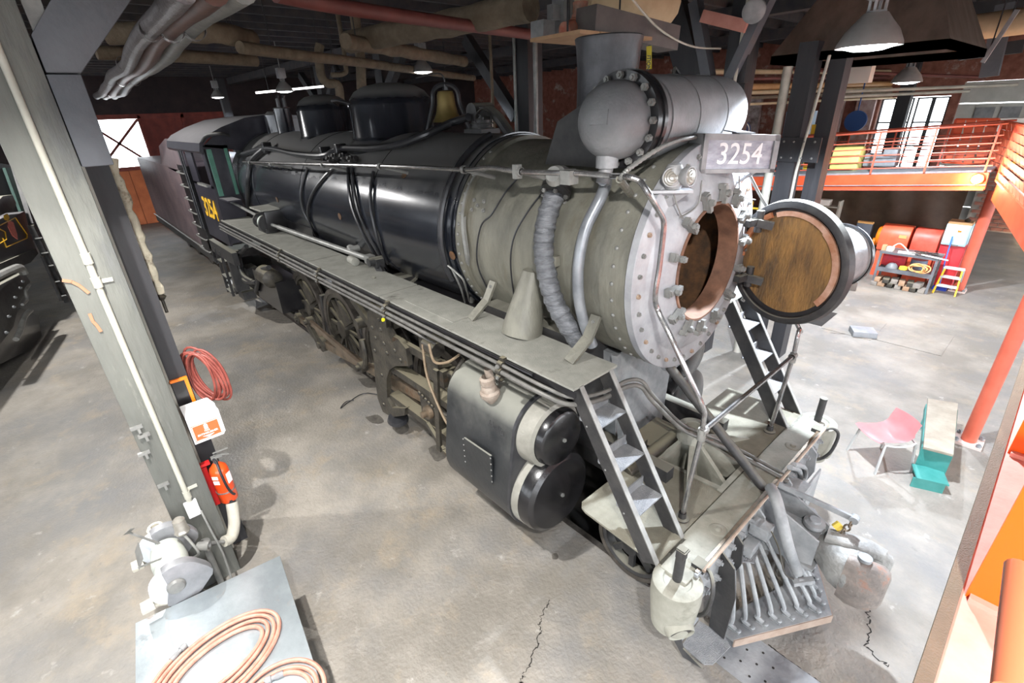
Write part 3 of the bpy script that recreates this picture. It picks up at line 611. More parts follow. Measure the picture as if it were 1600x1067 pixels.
# thin wires over the smokebox
for pts in (((848, 300), (825, 330), (805, 365), (798, 400), (800, 440), (806, 475)), ((812, 275), (790, 300), (768, 335), (752, 352), (745, 390), (748, 420), (762, 452)), ((760, 262), (744, 275), (728, 310), (724, 350), (730, 400), (738, 460), (736, 475))):
    bm = NB(); tube(bm, smooth_path([surf(px, py, 1.0 if px > 700 else 1.06) for px, py in pts], 6), .009 if pts[0][0] != 760 else .03, 6); P('smokebox_wire' if pts[0][0] != 760 else 'joint_pipe', bm, m_pipedk if pts[0][0] != 760 else m_pipe)
bm = NB(); p = surf(866, 407, 1.03); box(bm, p, (.09, .06, .09)); P('pipe_clip', bm, m_smoke, bevel=.008)
for pts in (((700, 415), (712, 425), (725, 440), (733, 470)), ((706, 420), (720, 450), (728, 478))):
    bm = NB(); tube(bm, smooth_path([surf(px, py, 1.08) for px, py in pts], 6), .012, 6); P('blowdown_tube', bm, m_pipe)
# --- smokebox side brackets to the running board
for (px, py, w) in ((775, 450, .09), (935, 505, .10), (655, 440, .08)):
    p = surf(px, py, 1.0); bm = NB(); q = V((p.x-.08, -1.12, 2.5)); bar(bm, p+V((0, -.03, .08)), V((p.x, -1.06, p.z-.12)), w, .03, up=(0, -1, 0)); bar(bm, V((p.x, -1.05, p.z-.1)), V((p.x-.03, -1.25, 2.5)), w, .03, up=(0, -1, 0)); br = P('board_bracket', bm, m_smoke)
    for dz in (.03, -.06): inst('bracket_bolt', bolt_me, br, p+V((0, -.06, dz)), (0, -1, .1))
# --- steam pipe casing
bm = NB(); lathe(bm, [(0, .20), (.10, .195), (.62, .105), (.66, .06), (.66, 0)], (-1.13, -1.10, 2.47), (0.0, .30, 1), 36); P('steam_pipe_casing', bm, m_smoke)
# --- bolts scattered on the barrel front course
for (px, py) in ((742, 313), (757, 315), (738, 328), (756, 329), (747, 321), (1008, 0)):
    if py: p = surf(px, py, .982); inst('patch_bolt', bolt_me, smoke, p, V((0, p.y, p.z-ZB)))
# --- braces from smokebox to beam
bm = NB(); tube(bm, [(-.03, -.20, 2.18), (.976, -.04, 1.2)], .045, 14); P('smokebox_brace', bm, m_dk)
# --- saddle and frames under the smokebox
bm = NB(); prism(bm, [(-1.9, -.62, 1.1), (-1.9, .62, 1.1), (-1.9, .95, 2.55), (-1.9, -.95, 2.55)], (1.35, 0, 0)); P('cylinder_saddle', bm, m_dk)
bm = NB(); prism(bm, [(-.55, -.45, 1.0), (-.55, .45, 1.0), (-.55, .55, 2.3), (-.55, -.55, 2.3)], (.15, 0, 0)); lathe(bm, [(0, 0), (0, .34), (.05, .30), (.05, 0)], (-.40, .55, 2.05), (1, 0, 0), 24); P('saddle_front', bm, m_pilot)
for y in (-.55, .55):
    bm = NB(); box(bm, (-5.3, y, 1.12), (11.2, .12, .42)); P('main_frame', bm, m_dk)
bm = NB(); bar(bm, (-.35, -.62, 2.35), (-.2, -.6, 1.25), .07, .06); P('frame_strut', bm, m_pilot)
# extra left hand steam chest roundel visible past the smokebox
for z, r in ((1.62, .30), (.92, .45)):
    bm = NB(); lathe(bm, [(-.62, 0), (-.62, r+.02), (-.55, r+.02), (-.50, r), (-.47, r*.85), (-.46, 0)], (0, 1.19, z), (1, 0, 0), 40); P('cylinder_head', bm, m_cylhead)
# --- cylinders (right hand side in view, left mirrored)
def hull(c1, r1, c2, r2, n=14):    # outline round two circles, in (y,z), outer flank bulging
    pts = []
    for i in range(n+1):
        t = math.radians(20+140*i/n) ; pts.append((c1[0]+r1*math.cos(t), c1[1]+r1*math.sin(t)))
    for i in range(n+1):
        t = math.radians(175+185*i/n); pts.append((c2[0]+r2*math.cos(t), c2[1]+r2*math.sin(t)))
    return pts
for s in (-1, 1):
    o = hull((-1.19, 1.60), .385, (-1.19, .91), .475)
    bm = NB(); prism(bm, [(-1.86, y*-s, z) for y, z in o], (1.08, 0, 0)); case = P('cylinder_casing', bm, m_cylcase, ang=40)
    if s == 1: 
        bm = NB(); prism(bm, [(-1.86, .80, 1.1), (-1.86, .3, 1.1), (-1.86, .3, 2.2), (-1.86, .85, 2.2)], (1.08, 0, 0)); P('steam_chest_side', bm, m_dk, case); continue
    bm = NB(); prism(bm, [(-.80, y*1.012+.014, z*1.01-.012) for y, z in o], (.035, 0, 0)); P('casing_edge', bm, m_pipedk, case, ang=40)
    bm = NB(); lathe(bm, [(-.78, .36), (-.60, .34), (-.58, .30)], (0, -1.19, 1.60), XA, 48); P('valve_collar', bm, m_collar, case)
    bm = NB(); lathe(bm, [(-.78, .46), (-.68, .455), (-.66, .43)], (0, -1.19, .91), XA, 48); P('cylinder_collar', bm, m_collar, case)
    bm = NB(); lathe(bm, [(-.60, .295), (-.55, .295), (-.51, .28), (-.49, .25), (-.485, .10), (-.478, 0)], (0, -1.19, 1.60), XA, 48); vh = P('valve_head', bm, m_cylhead, case)
    bm = NB(); lathe(bm, [(-.68, .45), (-.60, .45), (-.55, .435), (-.515, .39), (-.505, .15), (-.495, 0)], (0, -1.19, .91), XA, 56); chd = P('cylinder_head', bm, m_cylhead, case)
    inst('head_bolt', bolt_me, vh, (-.48, -1.19, 1.60), XA); inst('head_bolt', bolt_me, chd, (-.497, -1.19, .91), XA)
    # inspection plate with its row of screws
    bm = NB(); prism(bm, [(-1.46, -1.668, 1.36), (-1.02, -1.668, 1.37), (-1.02, -1.672, 1.02), (-1.46, -1.672, 1.0)], (0, .02, 0)); ip = P('inspection_plate', bm, m_cylcase, case)
    sm = NB(); lathe(sm, [(0, .009), (.005, .007), (.007, 0)], seg=8); scr = finish('screw', sm, m_pipe)
    for k in range(5):
        inst('screw', scr, ip, (-1.47, -1.67, 1.34-.075*k), (0, -1, 0)); inst('screw', scr, ip, (-1.015, -1.673, 1.35-.075*k), (0, -1, 0))
    nb = NB(); lathe(nb, [(0, .035), (.05, .033), (.05, 0)], seg=16); lathe(nb, [(0, .05), (.008, .05), (.008, .03)], seg=16); plug = finish('casing_plug', nb, m_pipe)
    for (px, py) in ((716, 592), (725, 598), (799, 641), (812, 649)):
        p = at(px, py, y=-1.42); inst('casing_plug', plug, case, p, (0, -.55, .85))
    p = at(764, 606, y=-1.5); bm = NB(); cyl(bm, p+V((0, .02, .12)), p+V((0, .0, .22)), .04); lathe(bm, [(.14, .05), (.12, .075), (.06, .075), (.05, .06), (.03, .075), (-.02, .08), (-.04, .10), (-.08, .10), (-.12, .075), (-.2, .02), (-.2, 0)], p, (0, -.15, 1), 18)
    P('relief_valve', bm, M('relief valve clay', S(122, 108, 96), S(146, 136, 126), 14, .8, 0, .3, 40), case)
    mat4 = Matrix(((0, 0, 0, 0),)*4)
    e1 = V((1, 0, -.05)).normalized(); e3 = V((0, -.93, .36)).normalized(); e2 = e3.cross(e1)
    mat4 = Matrix((e1, e2, e3)).transposed().to_4x4(); mat4.translation = V((-1.02, -1.575, 1.66))
    text_mesh('chalk_writing', 'Hollis', .10, M('chalk', S(40, 40, 42), None, rough=.8), .0005, case, mat4)
    bm = NB(); tube(bm, smooth_path([(-1.8, -1.35, 2.05), (-1.95, -1.45, 1.7), (-1.95, -1.4, 1.2), (-1.9, -1.35, .8)], 6), .02, 8); P('casing_pipe', bm, m_oily, case)
# bottom drain cocks
bm = NB(); bar(bm, (-2.0, -1.25, .42), (-1.7, -1.25, .36), .07, .06); cyl(bm, (-1.95, -1.25, .42), (-1.95, -1.25, .30), .04); P('drain_cock', bm, m_oily)
# --- running board
bm_pl = [(-.06, -3.16), (-3.18, -5.4), (-5.42, -8.0), (-8.02, -10.45)]
for a, b in bm_pl:
    bm = NB(); box(bm, ((a+b)/2, -1.27, 2.48), (abs(a-b)-.012, .55, .022)); P('running_board_plate', bm, m_board)
    bm = NB(); box(bm, ((a+b)/2, 1.27, 2.48), (abs(a-b)-.012, .55, .022)); P('running_board_plate', bm, m_board)
bm = NB(); box(bm, (-5.2, -1.535, 2.44), (10.3, .02, .06)); P('running_board_angle', bm, m_blk)
bm = NB(); box(bm, (-2.3, -1.22, 2.494), (.95, .40, .008)); P('board_patch', bm, m_board)
for x in (-1.0, -2.9, -4.9, -6.5, -8.6):
    bm = NB(); bar(bm, (x, -1.5, 2.42), (x, -.85, 2.3), .05, .05); P('board_hanger', bm, m_blk)
# --- pipes slung under the running board edge
pm = [(-1.595, 2.425), (-1.615, 2.365), (-1.615, 2.305), (-1.56, 2.45)]
clx = (-6.55, -4.93, -2.93, -.87)
for i, (y, z) in enumerate(pm):
    r = .017 if i != 1 else .021
    bm = NB(); e = [(-10.4, y, z), (-.75, y, z)]
    if i in (0, 1): e += [(-.35, y+.02, z-.02), (-.14, y+.12, z-.07), (-.06, y+.42, z-.12), (-.05, -.85, z-.14), (.0, -.70, z-.19), (.08, -.62, z-.34)]+[tuple(at(px, py+8*i, z=zz)) for px, py, zz in ((1062, 660, 1.62), (1095, 676, 1.50), (1150, 700, 1.30), (1200, 727, 1.25), (1232, 745, 1.22))]
    if i == 2: e = [(-10.4, y, z), (-2.5, y, z), (-2.3, y+.06, z-.06), (-2.25, -1.4, z-.2)]
    if i == 3: e = [(-10.4, y, z), (-.5, y, z)]
    pts = [V(e[0])]+smooth_path(e[1:], 5); tube(bm, pts, r, 10); P('side_pipe', bm, M('side pipe grey', S(84, 83, 80), S(112, 110, 106), 8, .45, .2) if i != 3 else m_blk)
for x in clx:
    bm = NB()
    for y, z in pm[:3]: lathe(bm, [(-.03, .024), (-.03, .034), (.03, .034), (.03, .024)], (x, y, z), XA, 12)
    box(bm, (x, -1.56, 2.39), (.05, .06, .2)); cl = P('pipe_clamp', bm, m_oily)
    for dz in (-.05, .06): inst('clamp_bolt', bolt_me, cl, (x, -1.63, 2.36+dz), (0, -1, 0))
bm = NB(); lathe(bm, [(0, 0), (0, .022), (.02, .022), (.025, 0)], (-2.9, -1.66, 2.29), (0, -1, .3), 12); P('yellow_cap', bm, M('yellow plastic cap', S(226, 214, 30), None, rough=.4))
# --- power reverse and reach rod on the running board
RX = at(432, 352, z=2.62); ry = -1.22
bm = NB(); cyl(bm, (RX.x-.55, ry, 2.66), (RX.x-.1, ry, 2.66), .13, seg=24); prv = P('power_reverse', bm, m_blk)
bm = NB(); lathe(bm, [(0, 0), (0, .19), (.05, .19), (.05, 0)], (RX.x-.1, ry, 2.66), XA, 24); lathe(bm, [(-.03, 0), (-.03, .15), (.0, .15), (.0, 0)], (RX.x-.55, ry, 2.66), XA, 24); box(bm, (RX.x-.25, ry, 2.53), (.5, .2, .08)); P('reverse_end_cover', bm, m_dk, prv)
bm = NB(); box(bm, (RX.x-.25, ry+.08, 2.93), (.66, .44, .03)); P('reverse_cover', bm, m_board, prv)
bm = NB(); box(bm, (RX.x-.05, ry+.12, 2.72), (.28, .40, .38)); P('reverse_box', bm, m_blk, prv, bevel=.01)
bm = NB(); cyl(bm, (RX.x-.22, ry-.0, 2.66), (RX.x-.34, ry, 2.66), .135, seg=24); P('reverse_band', bm, M('pale band', S(190, 200, 190), None, rough=.5), prv)
p1 = V((RX.x-.05, ry, 2.66)); p2 = at(578, 405, z=2.62)
bm = NB(); tube(bm, [p1, p1.lerp(p2, .15)], .03); tube(bm, [p1.lerp(p2, .12), p2], .042, 12); box(bm, p2, (.16, .10, .12)); P('reach_rod', bm, m_pipe, prv)
bm = NB(); box(bm, p2+V((.18, .03, -.02)), (.14, .12, .12)); cyl(bm, p2+V((.15, -.1, 0)), p2+V((.15, .12, 0)), .06); bar(bm, p2+V((.18, 0, 0)), p2+V((.28, .05, -.25)), .06, .1); P('reverse_arm', bm, m_dk, prv)
bm = NB(); tube(bm, [(RX.x-.5, ry, 2.72), at(361, 315, y=-1.3)], .03); P('reach_rod', bm, m_pipe, prv)
bm = NB(); lathe(bm, [(0, .06), (.2, .06), (.22, 0)], at(548, 405, z=2.55), (1, -.1, 0), 14); P('rod_cover', bm, m_board)
bm = NB(); p = at(550, 388, z=2.66); cyl(bm, p+V((-.07, 0, 0)), p+V((.07, 0, 0)), .05); cyl(bm, p+V((.06, .08, 0)), p+V((.06, -.08, 0)), .05); P('pipe_tee', bm, m_pipe)
# --- wheels
def wheel(name, x, y, r, parent, spokes, mat, zc=None):
    zc = r if zc is None else zc; s = -1 if y < 0 else 1; O = (x, y, zc); ax = (0, s, 0)
    bm = NB(); lathe(bm, [(-.07, r*.86), (-.07, r+.03), (-.04, r+.03), (-.035, r), (.07, r-.006), (.07, r*.87), (-.07, r*.86)], O, ax, 48); wv = P(name, bm, m_rail, parent)
    bm = NB(); lathe(bm, [(-.06, r*.87), (-.05, r*.78), (.05, r*.78), (.06, r*.87)], O, ax, 48); lathe(bm, [(-.09, 0), (-.09, r*.24), (.09, r*.22), (.10, r*.15), (.10, 0)], O, ax, 28); P('wheel_rim_and_hub', bm, mat, wv)
    for k in range(spokes):
        t = 2*PI*k/spokes; d = V((math.cos(t), 0, math.sin(t))); bm = NB(); bar(bm, V(O)+d*r*.18, V(O)+d*r*.82, .06, .045, up=(0, 1, 0)); P('spoke', bm, mat, wv)
    return wv
for x in (-3.07, -4.75, -6.42, -8.1):
    for s in (-1, 1):
        wv = wheel('driving_wheel', x, s*.79, .8, loco, 14 if s < 0 else 6, m_oily, .82)
        a0 = math.radians(55); bm = NB(); seg = [(x+.78*.8*math.cos(a0+.9*k/8-.45)*1.0, s*.85, .82+.78*.8*math.sin(a0+.9*k/8-.45)) for k in range(9)]+[(x+.3*math.cos(a0+.45), s*.85, .82+.3*math.sin(a0+.45)), (x+.3*math.cos(a0-.45), s*.85, .82+.3*math.sin(a0-.45))]
        prism(bm, seg, (0, s*.04, 0)); P('counterweight', bm, m_oily, wv)
    bm = NB(); cyl(bm, (x, -.75, .82), (x, .75, .82), .11); P('axle', bm, m_oily)
for s in (-1, 1):
    wv = wheel('pilot_wheel', .13, s*.79, .40, loco, 8, m_dk, .42)
    wheel('trailing_wheel', -11.1, s*.79, .54, loco, 0, m_dk, .55)
bm = NB(); cyl(bm, (.13, -.75, .42), (.13, .75, .42), .08); box(bm, (.13, 0, .62), (.7, 1.3, .16)); P('pilot_truck', bm, m_dk)
# --- rods and motion, right side
CR = (-.26, -.27)
pins = [(x+CR[0], .82+CR[1]) for x in (-3.07, -4.75, -6.42, -8.1)]
for (a, b) in zip(pins, pins[1:]):
    bm = NB(); bar(bm, (a[0], -1.02, a[1]), (b[0], -1.02, b[1]), .06, .13); P('side_rod', bm, m_rod)
for a in pins:
    bm = NB(); lathe(bm, [(-.05, .12), (.05, .12), (.06, .06), (.09, .06), (.09, 0)], (a[0], -1.02, a[1]), (0, -1, 0), 20); P('rod_end', bm, m_oily)
mp = pins[2]
bm = NB(); bar(bm, (mp[0], -1.16, mp[1]), (-2.95, -1.16, .92), .07, .15); P('main_rod', bm, m_rod)
bm = NB(); lathe(bm, [(-.07, .15), (.07, .15), (.09, .07), (.13, .07), (.13, 0)], (mp[0], -1.16, mp[1]), (0, -1, 0), 20); bar(bm, (mp[0], -1.24, mp[1]), (-7.0, -1.28, .95), .06, .12); P('eccentric_crank', bm, m_oily)
e1 = at(484, 502, y=-1.28); e2 = at(566, 573, y=-1.28)
bm = NB(); bar(bm, e1, e2, .05, .10); P('eccentric_rod', bm, M('brown rod', S(98, 86, 74), S(128, 112, 96), 6, .4, .5))
for e in (e1, e2):
    bm = NB(); lathe(bm, [(-.06, .09), (.05, .09), (.06, .05), (.11, .05), (.12, 0)], e, (0, -1, 0), 18); P('rod_pin', bm, m_oily)
bm = NB(); e3 = at(580, 535, y=-1.28); tube(bm, smooth_path([e2, e2+V((.14, 0, .10)), e2+V((.22, 0, .32)), e2+V((.2, 0, .55))], 5), .045, 8); P('expansion_link', bm, m_oily)
# guide yoke bracket
py = -1.36
poly = [at(x, y, y=py) for x, y in ((573, 487), (590, 478), (602, 487), (604, 512), (612, 535), (622, 530), (634, 545), (638, 572), (618, 572), (608, 578), (604, 592), (605, 622), (612, 637), (633, 638), (632, 649), (612, 652), (598, 643), (590, 622), (586, 590), (584, 562), (578, 530))]
yr = NB(); lathe(yr, [(0, .032), (.014, .028), (.024, .012), (.026, 0)], seg=12); yr_me = finish('yoke_rivet', yr, m_oily)
bm = NB(); prism(bm, poly, (0, .07, 0)); gy = P('guide_yoke', bm, m_oily, ang=30)
for (x, y) in ((582, 512), (595, 515), (587, 528), (600, 537), (586, 548), (605, 552), (617, 548), (626, 563), (592, 500), (597, 586), (600, 632)):
    inst('yoke_rivet', yr_me, gy, at(x, y, y=py), (0, -1, 0))
bm = NB(); lathe(bm, [(0, 0), (0, .16), (.06, .14), (.06, 0)], at(622, 655, y=-1.3), (.25, -.1, 1), 20); P('yoke_foot', bm, m_pipedk, gy)
# guides, crosshead
bm = NB(); box(bm, (-2.85, -1.24, 1.21), (2.0, .16, .10)); P('upper_guide', bm, m_oily)
bm = NB(); box(bm, (-2.85, -1.24, .66), (2.0, .16, .10)); P('lower_guide', bm, m_oily)
bm = NB(); box(bm, (-2.75, -1.24, .935), (.42, .14, .46)); xh = P('crosshead', bm, m_oily, bevel=.02)
bm = NB(); lathe(bm, [(0, .10), (.05, .09), (.06, .05), (.12, .045), (.12, 0)], (-2.72, -1.32, .93), (0, -1, 0), 16); P('wrist_pin', bm, m_rod, xh)
for k in range(6):
    inst('guide_bolt', yr_me, xh, (-2.9+.07*k, -1.33, 1.14-.02*k), (0, -1, 0))
bm = NB(); cyl(bm, (-2.6, -1.2, .91), (-1.8, -1.2, .91), .05); P('piston_rod', bm, M('polished rod', S(150, 146, 140), S(176, 172, 166), 6, .2, .9))
bm = NB(); bar(bm, (-2.75, -1.36, .75), (-2.35, -1.4, .55), .04, .08); bar(bm, (-2.35, -1.4, .55), (-2.1, -1.38, .5), .05, .05); bar(bm, (-2.42, -1.42, .52), (-2.3, -1.40, 1.75), .04, .07); P('combination_lever', bm, m_oily)
bm = NB(); bar(bm, (-3.8, -1.28, 1.73), (-2.4, -1.28, 1.73), .06, .11); P('radius_rod', bm, m_oily)
bm = NB(); box(bm, (-2.5, -1.2, 1.55), (.35, .2, .22)); cyl(bm, (-2.4, -1.2, 1.6), (-1.82, -1.2, 1.6), .05); cyl(bm, (-2.55, -1.34, 1.98), (-2.3, -1.34, 1.98), .09); cyl(bm, (-2.62, -1.34, 1.9), (-2.62, -1.34, 2.12), .05); P('valve_crosshead', bm, m_oily)
bm = NB(); tube(bm, smooth_path([(-2.5, -1.42, 2.02), (-2.45, -1.44, 1.6), (-2.2, -1.45, 1.2), (-2.05, -1.42, 1.0)], 5), .016, 6); tube(bm, smooth_path([(-2.3, -1.45, 2.1), (-2.15, -1.5, 1.95), (-1.95, -1.46, 2.0), (-1.8, -1.4, 2.12)], 5), .016, 6); P('oil_line', bm, M('rusty oil line', S(104, 88, 70), S(128, 112, 90), 9, .6))
bm = NB(); box(bm, (-2.25, -1.2, 2.12), (.34, .24, .06)); cyl(bm, (-2.25, -1.2, 2.12), (-2.25, -1.2, 2.22), .07); P('lubricator', bm, m_oily)
bm = NB(); bar(bm, (-4.2, -1.2, 1.95), (-3.5, -1.2, 1.95), .1, .2); bar(bm, (-4.6, -1.3, 2.05), (-4.1, -1.3, 1.75), .06, .12); cyl(bm, (-4.35, -1.42, 1.72), (-4.35, -1.15, 1.72), .08); P('link_bracket', bm, m_oily)
bm = NB(); bar(bm, (-4.0, -1.2, 2.3), (-4.0, -.6, 2.3), .3, .16); P('guide_yoke_crossbar', bm, m_dk)
bm = NB(); p = at(632, 630, z=.02); tube(bm, smooth_path([p, at(575, 614, z=.02), at(545, 628, z=.02), at(532, 638, z=.02), at(540, 628, z=.02), at(553, 625, z=.02)], 5), .008, 6)
hook = obj('wire_hook', bm, m_pipedk); tag(hook, 'thin bent dark wire hook lying on the floor beside the guide yoke', 'hook')
# brake rigging, springs, ash pan, trailing truck
for x in (-3.9, -5.6, -7.25):
    bm = NB(); bar(bm, (x, -.8, 1.3), (x-.05, -.8, .35), .1, .1); box(bm, (x+.05, -.8, .75), (.12, .1, .45)); P('brake_hanger', bm, m_dk)
bm = NB(); box(bm, (-9.4, -1.0, 1.0), (1.6, .5, .7)); P('ash_pan', bm, m_blk)
bm = NB(); box(bm, (-10.9, -1.05, .75), (2.4, .14, .28)); box(bm, (-11.1, -1.1, 1.0), (.5, .25, .4)); P('trailing_truck', bm, m_dk)
for (a, b, c, d) in (((385, 385), (372, 405), (380, 430), (395, 440)), ((420, 418), (404, 424), (403, 440), (400, 455)), ((360, 400), (372, 425), (384, 440), (400, 441))):
    bm = NB(); tube(bm, smooth_path([at(*q, y=-1.3) for q in (a, b, c, d)], 5), .05, 8); P('injector_pipe', bm, m_dk)
bm = NB(); p = at(420, 432, y=-1.25); lathe(bm, [(-.3, 0), (-.3, .2), (.25, .2), (.3, .12), (.3, 0)], p, (1, 0, 0), 20); P('injector', bm, m_oily)
bm = NB(); p = at(386, 458, y=-1.25); box(bm, p, (.5, .3, .2)); cyl(bm, p+V((-.3, -.2, .05)), p+V((-.3, .1, .05)), .1); P('journal_box', bm, m_dk)
bm = NB(); p = at(358, 441, y=-1.4); lathe(bm, [(0, .05), (0, .09), (.06, .09), (.06, .05), (0, .05)], p, (.9, -.4, .1), 18); P('pipe_end', bm, m_white); bm = NB(); cyl(bm, p, p+V((-.5, .1, .05)), .07); P('hose_pipe', bm, m_blk)
# --- ladders up to the running board
def ladder(s):
    lad = NB(); yo, yi = s*1.456, s*1.085; a = V((.745, 0, 1.2)); b = V((-.07, 0, 2.475)); d = (b-a).normalized(); n = V((d.z, 0, -d.x))
    par = None
    for y in (yo, yi):
        bm = NB(); Y = V((0, y, 0))
        bar(bm, a+Y-n*.07, b+Y-n*.07, .010, .15, up=n); st = P('ladder_stringer', bm, m_dk, None if par is None else par)
        bm = NB(); f = V((0, -.0225 if y == yo*1 and s > 0 else .0, 0)); sgn_ = 1 if abs(y) < 1.2 else -1
        bar(bm, a+Y+n*.008, b+Y+n*.008, .045, .010, up=n); P('stringer_flange', bm, m_pipe, st)
        if par is None: par = st
    for k in (.26, .51, .76):
        q = a.lerp(b, k)-n*.02; c = (yo+yi)/2
        bm = NB(); box(bm, (q.x-.085, c, q.z), (.20, abs(yo-yi)-.012, .012)); box(bm, (q.x-.182, c, q.z+.045), (.012, abs(yo-yi)-.012, .09)); P('ladder_step', bm, m_tread, par)
        for y in (yo,): inst('step_bolt', scr, par, (q.x-.1, y+s*.006, q.z-.02), (0, s, 0))
    bm = NB(); box(bm, (.73, (yo+yi)/2, 1.206), (.10, abs(yo-yi), .008)); P('ladder_foot', bm, m_deck, par)
ladder(-1); ladder(1)
# --- pilot deck
def deck_plate(pts, name='pilot_deck_plate', mat=m_deck, t=.02):
    bm = NB(); prism(bm, [(x, y, 1.18) for x, y in pts], (0, 0, t)); return P(name, bm, mat, smooth=False)
deck_plate([(.725, -1.46), (.725, -.36), (-.10, -.36), (-.10, -1.36), (-.06, -1.41), (.0, -1.43)])
deck_plate([(.725, .30), (.725, 1.46), (-.10, 1.46), (-.10, .40), (.30, .35)])
bm = NB(); box(bm, (.866, 0, 1.0), (.27, 2.92, .42)); beam = P('pilot_beam', bm, m_beam, bevel=.02)
bm = NB(); box(bm, (1.012, 0, 1.02), (.03, 2.7, .42)); P('beam_face', bm, m_pilot, beam, bevel=.006)
bm = NB(); box(bm, (1.006, 0, 1.222), (.025, 2.66, .03)); P('beam_lip', bm, m_rod, beam)
for (x, y) in ((.912, -.80), (.911, .785), (.92, -1.25)):
    bm = NB(); lathe(bm, [(0, .075), (.004, .07), (.006, .06), (.008, .03), (.016, .02), (.018, 0)], (x, y, 1.21), (0, 0, 1), 20); P('beam_boss', bm, m_beam, beam)
for s in (-1, 1):
    bm = NB(); lathe(bm, [(.72, .12), (.74, .16), (1.05, .19), (1.19, .185), (1.2, .17), (1.2, .11), (1.185, .10), (1.185, 0)], (.93, s*1.46, 0), (0, 0, 1), 32); pk = P('corner_pocket', bm, m_beam, beam)
    bm = NB(); lathe(bm, [(-.10, .13), (.02, .105), (.03, .10), (.02, .085), (-.10, .06), (-.10, 0)], (1.05, s*1.55, .82), (.75, s*.5, -.25), 28); po_ = P('pocket_opening', bm, m_beam, pk)
    bm = NB(); lathe(bm, [(.012, .088), (.013, 0)], (1.05, s*1.55, .82), (.75, s*.5, -.25), 24); P('pocket_hole', bm, m_dk, po_)
    bm = NB(); cyl(bm, (.92, s*1.45, 1.19), (.925, s*1.45, 1.50), .037); P('flag_post', bm, m_dk, beam)
    if s < 0:
        bm = NB(); box(bm, (.925, s*1.45, 1.47), (.07, .06, .10)); box(bm, (.93, s*1.45+.0, 1.50), (.08, .075, .02)); P('flag_socket', bm, m_dk, beam, bevel=.01)
    bm = NB(); tube(bm, smooth_path([(1.02, s*1.24, 1.22), (1.10, s*1.30, 1.27), (1.16, s*1.36, 1.18), (1.14, s*1.36, .95), (1.07, s*1.34, .82), (1.0, s*1.32, .80)], 5), .017, 8); P('grab_iron', bm, m_dk, beam)
    bm = NB(); box(bm, (.99, s*1.24, 1.225), (.10, .10, .05)); P('lamp_bracket', bm, m_dk, beam)
# cut lever and its arm
bm = NB(); tube(bm, [(1.045, -1.30, 1.255), (1.045, 1.36, 1.255)], .015, 8); cut = P('cut_lever', bm, M('bare lever steel', S(150, 132, 116), S(176, 162, 148), 8, .45, .4), beam)
bm = NB(); bar(bm, (1.06, .02, 1.28), (1.64, .11, 1.22), .022, .05); lathe(bm, [(-.03, 0), (-.03, .035), (.03, .035), (.03, 0)], (1.65, .11, 1.22), (0, 1, 0), 14); P('cut_lever_arm', bm, m_pilot, cut)
bm = NB(); 
for i in range(4):
    c = V((1.64-.015*i, .09-.01*i, 1.17-.045*i)); tube(bm, [c+V((.022*math.cos(t)*(1 if i % 2 else .25), .022*math.cos(t)*(.25 if i % 2 else 1), .035*math.sin(t))) for t in [k*2*PI/10 for k in range(10)]], .008, 6, True)
P('lever_chain', bm, m_rod, cut)
# bolts on the beam face
lb = NB(); hexnut(lb, (0, 0, 0), (0, 0, 1), .03, .035); lbolt = finish('beam_bolt', lb, m_pilot, ang=20)
for y in (-1.2, -1.02, -.80, -.62, -.42, .45, .62, .82, 1.02, 1.2):
    inst('beam_bolt', lbolt, beam, (1.027, y, 1.12), XA); inst('beam_bolt', lbolt, beam, (1.027, y+.02, .93), XA)
for y in (-.72, -.30, .30, .95):
    bm = NB(); prism(bm, [(1.02, y, 1.20), (1.10, y, 1.12), (1.12, y, .9), (1.05, y, .66), (1.02, y, .66)], (0, .02, 0)); P('beam_gusset', bm, m_dk if y < -.5 else m_pilot, beam)
bm = NB(); prism(bm, [(1.03, -.98, 1.2), (1.16, -1.0, 1.12), (1.22, -1.02, .85), (1.20, -1.0, .30), (1.06, -.98, .30)], (0, .015, 0)); P('step_hanger', bm, m_dk, beam)
# --- centre casting with ribs
bm = NB(); lathe(bm, [(.95, .20), (1.05, .16), (1.18, .135), (1.34, .13), (1.36, .15), (1.50, .15), (1.505, .145), (1.505, .08), (1.3, .075), (1.3, 0)], (.20, 0, 0), (0, 0, 1), 32); tow = P('draft_casting', bm, m_beam)
for t in (-62, -22, 20, 62, 115, 180, 245):
    d = V((math.cos(math.radians(t)), math.sin(math.radians(t)), 0)); L = .50/max(abs(d.x), .62) if d.x > 0 else .42
    c = V((.20, 0, 0)); n = V((-d.y, d.x, 0))*.02; bm = NB(); prism(bm, [c+d*.10+V((0, 0, 1.38))-n, c+d*L+V((0, 0, 1.17))-n, c+d*L+V((0, 0, 1.0))-n, c+d*.10+V((0, 0, 1.0))-n], n*2); P('casting_rib', bm, m_beam, tow)
bm = NB(); bar(bm, (-.12, -.37, 1.14), (.725, -.30, 1.14), .05, .12); bar(bm, (-.12, .42, 1.14), (.725, .24, 1.14), .05, .12); bar(bm, (.70, -.36, 1.16), (.70, .36, 1.16), .05, .10); P('casting_frame', bm, m_beam, tow)
bm = NB(); box(bm, (.28, 0, .9), (.9, .8, .06)); P('casting_floor', bm, m_dk, tow)
bm = NB(); cyl(bm, (-.05, -.75, 1.2), (.02, .0, 1.3), .07); box(bm, (-.15, -.1, 1.22), (.3, .5, .16)); box(bm, (-.2, -.45, 1.3), (.22, .2, .14)); P('deck_rigging', bm, m_oily, tow)
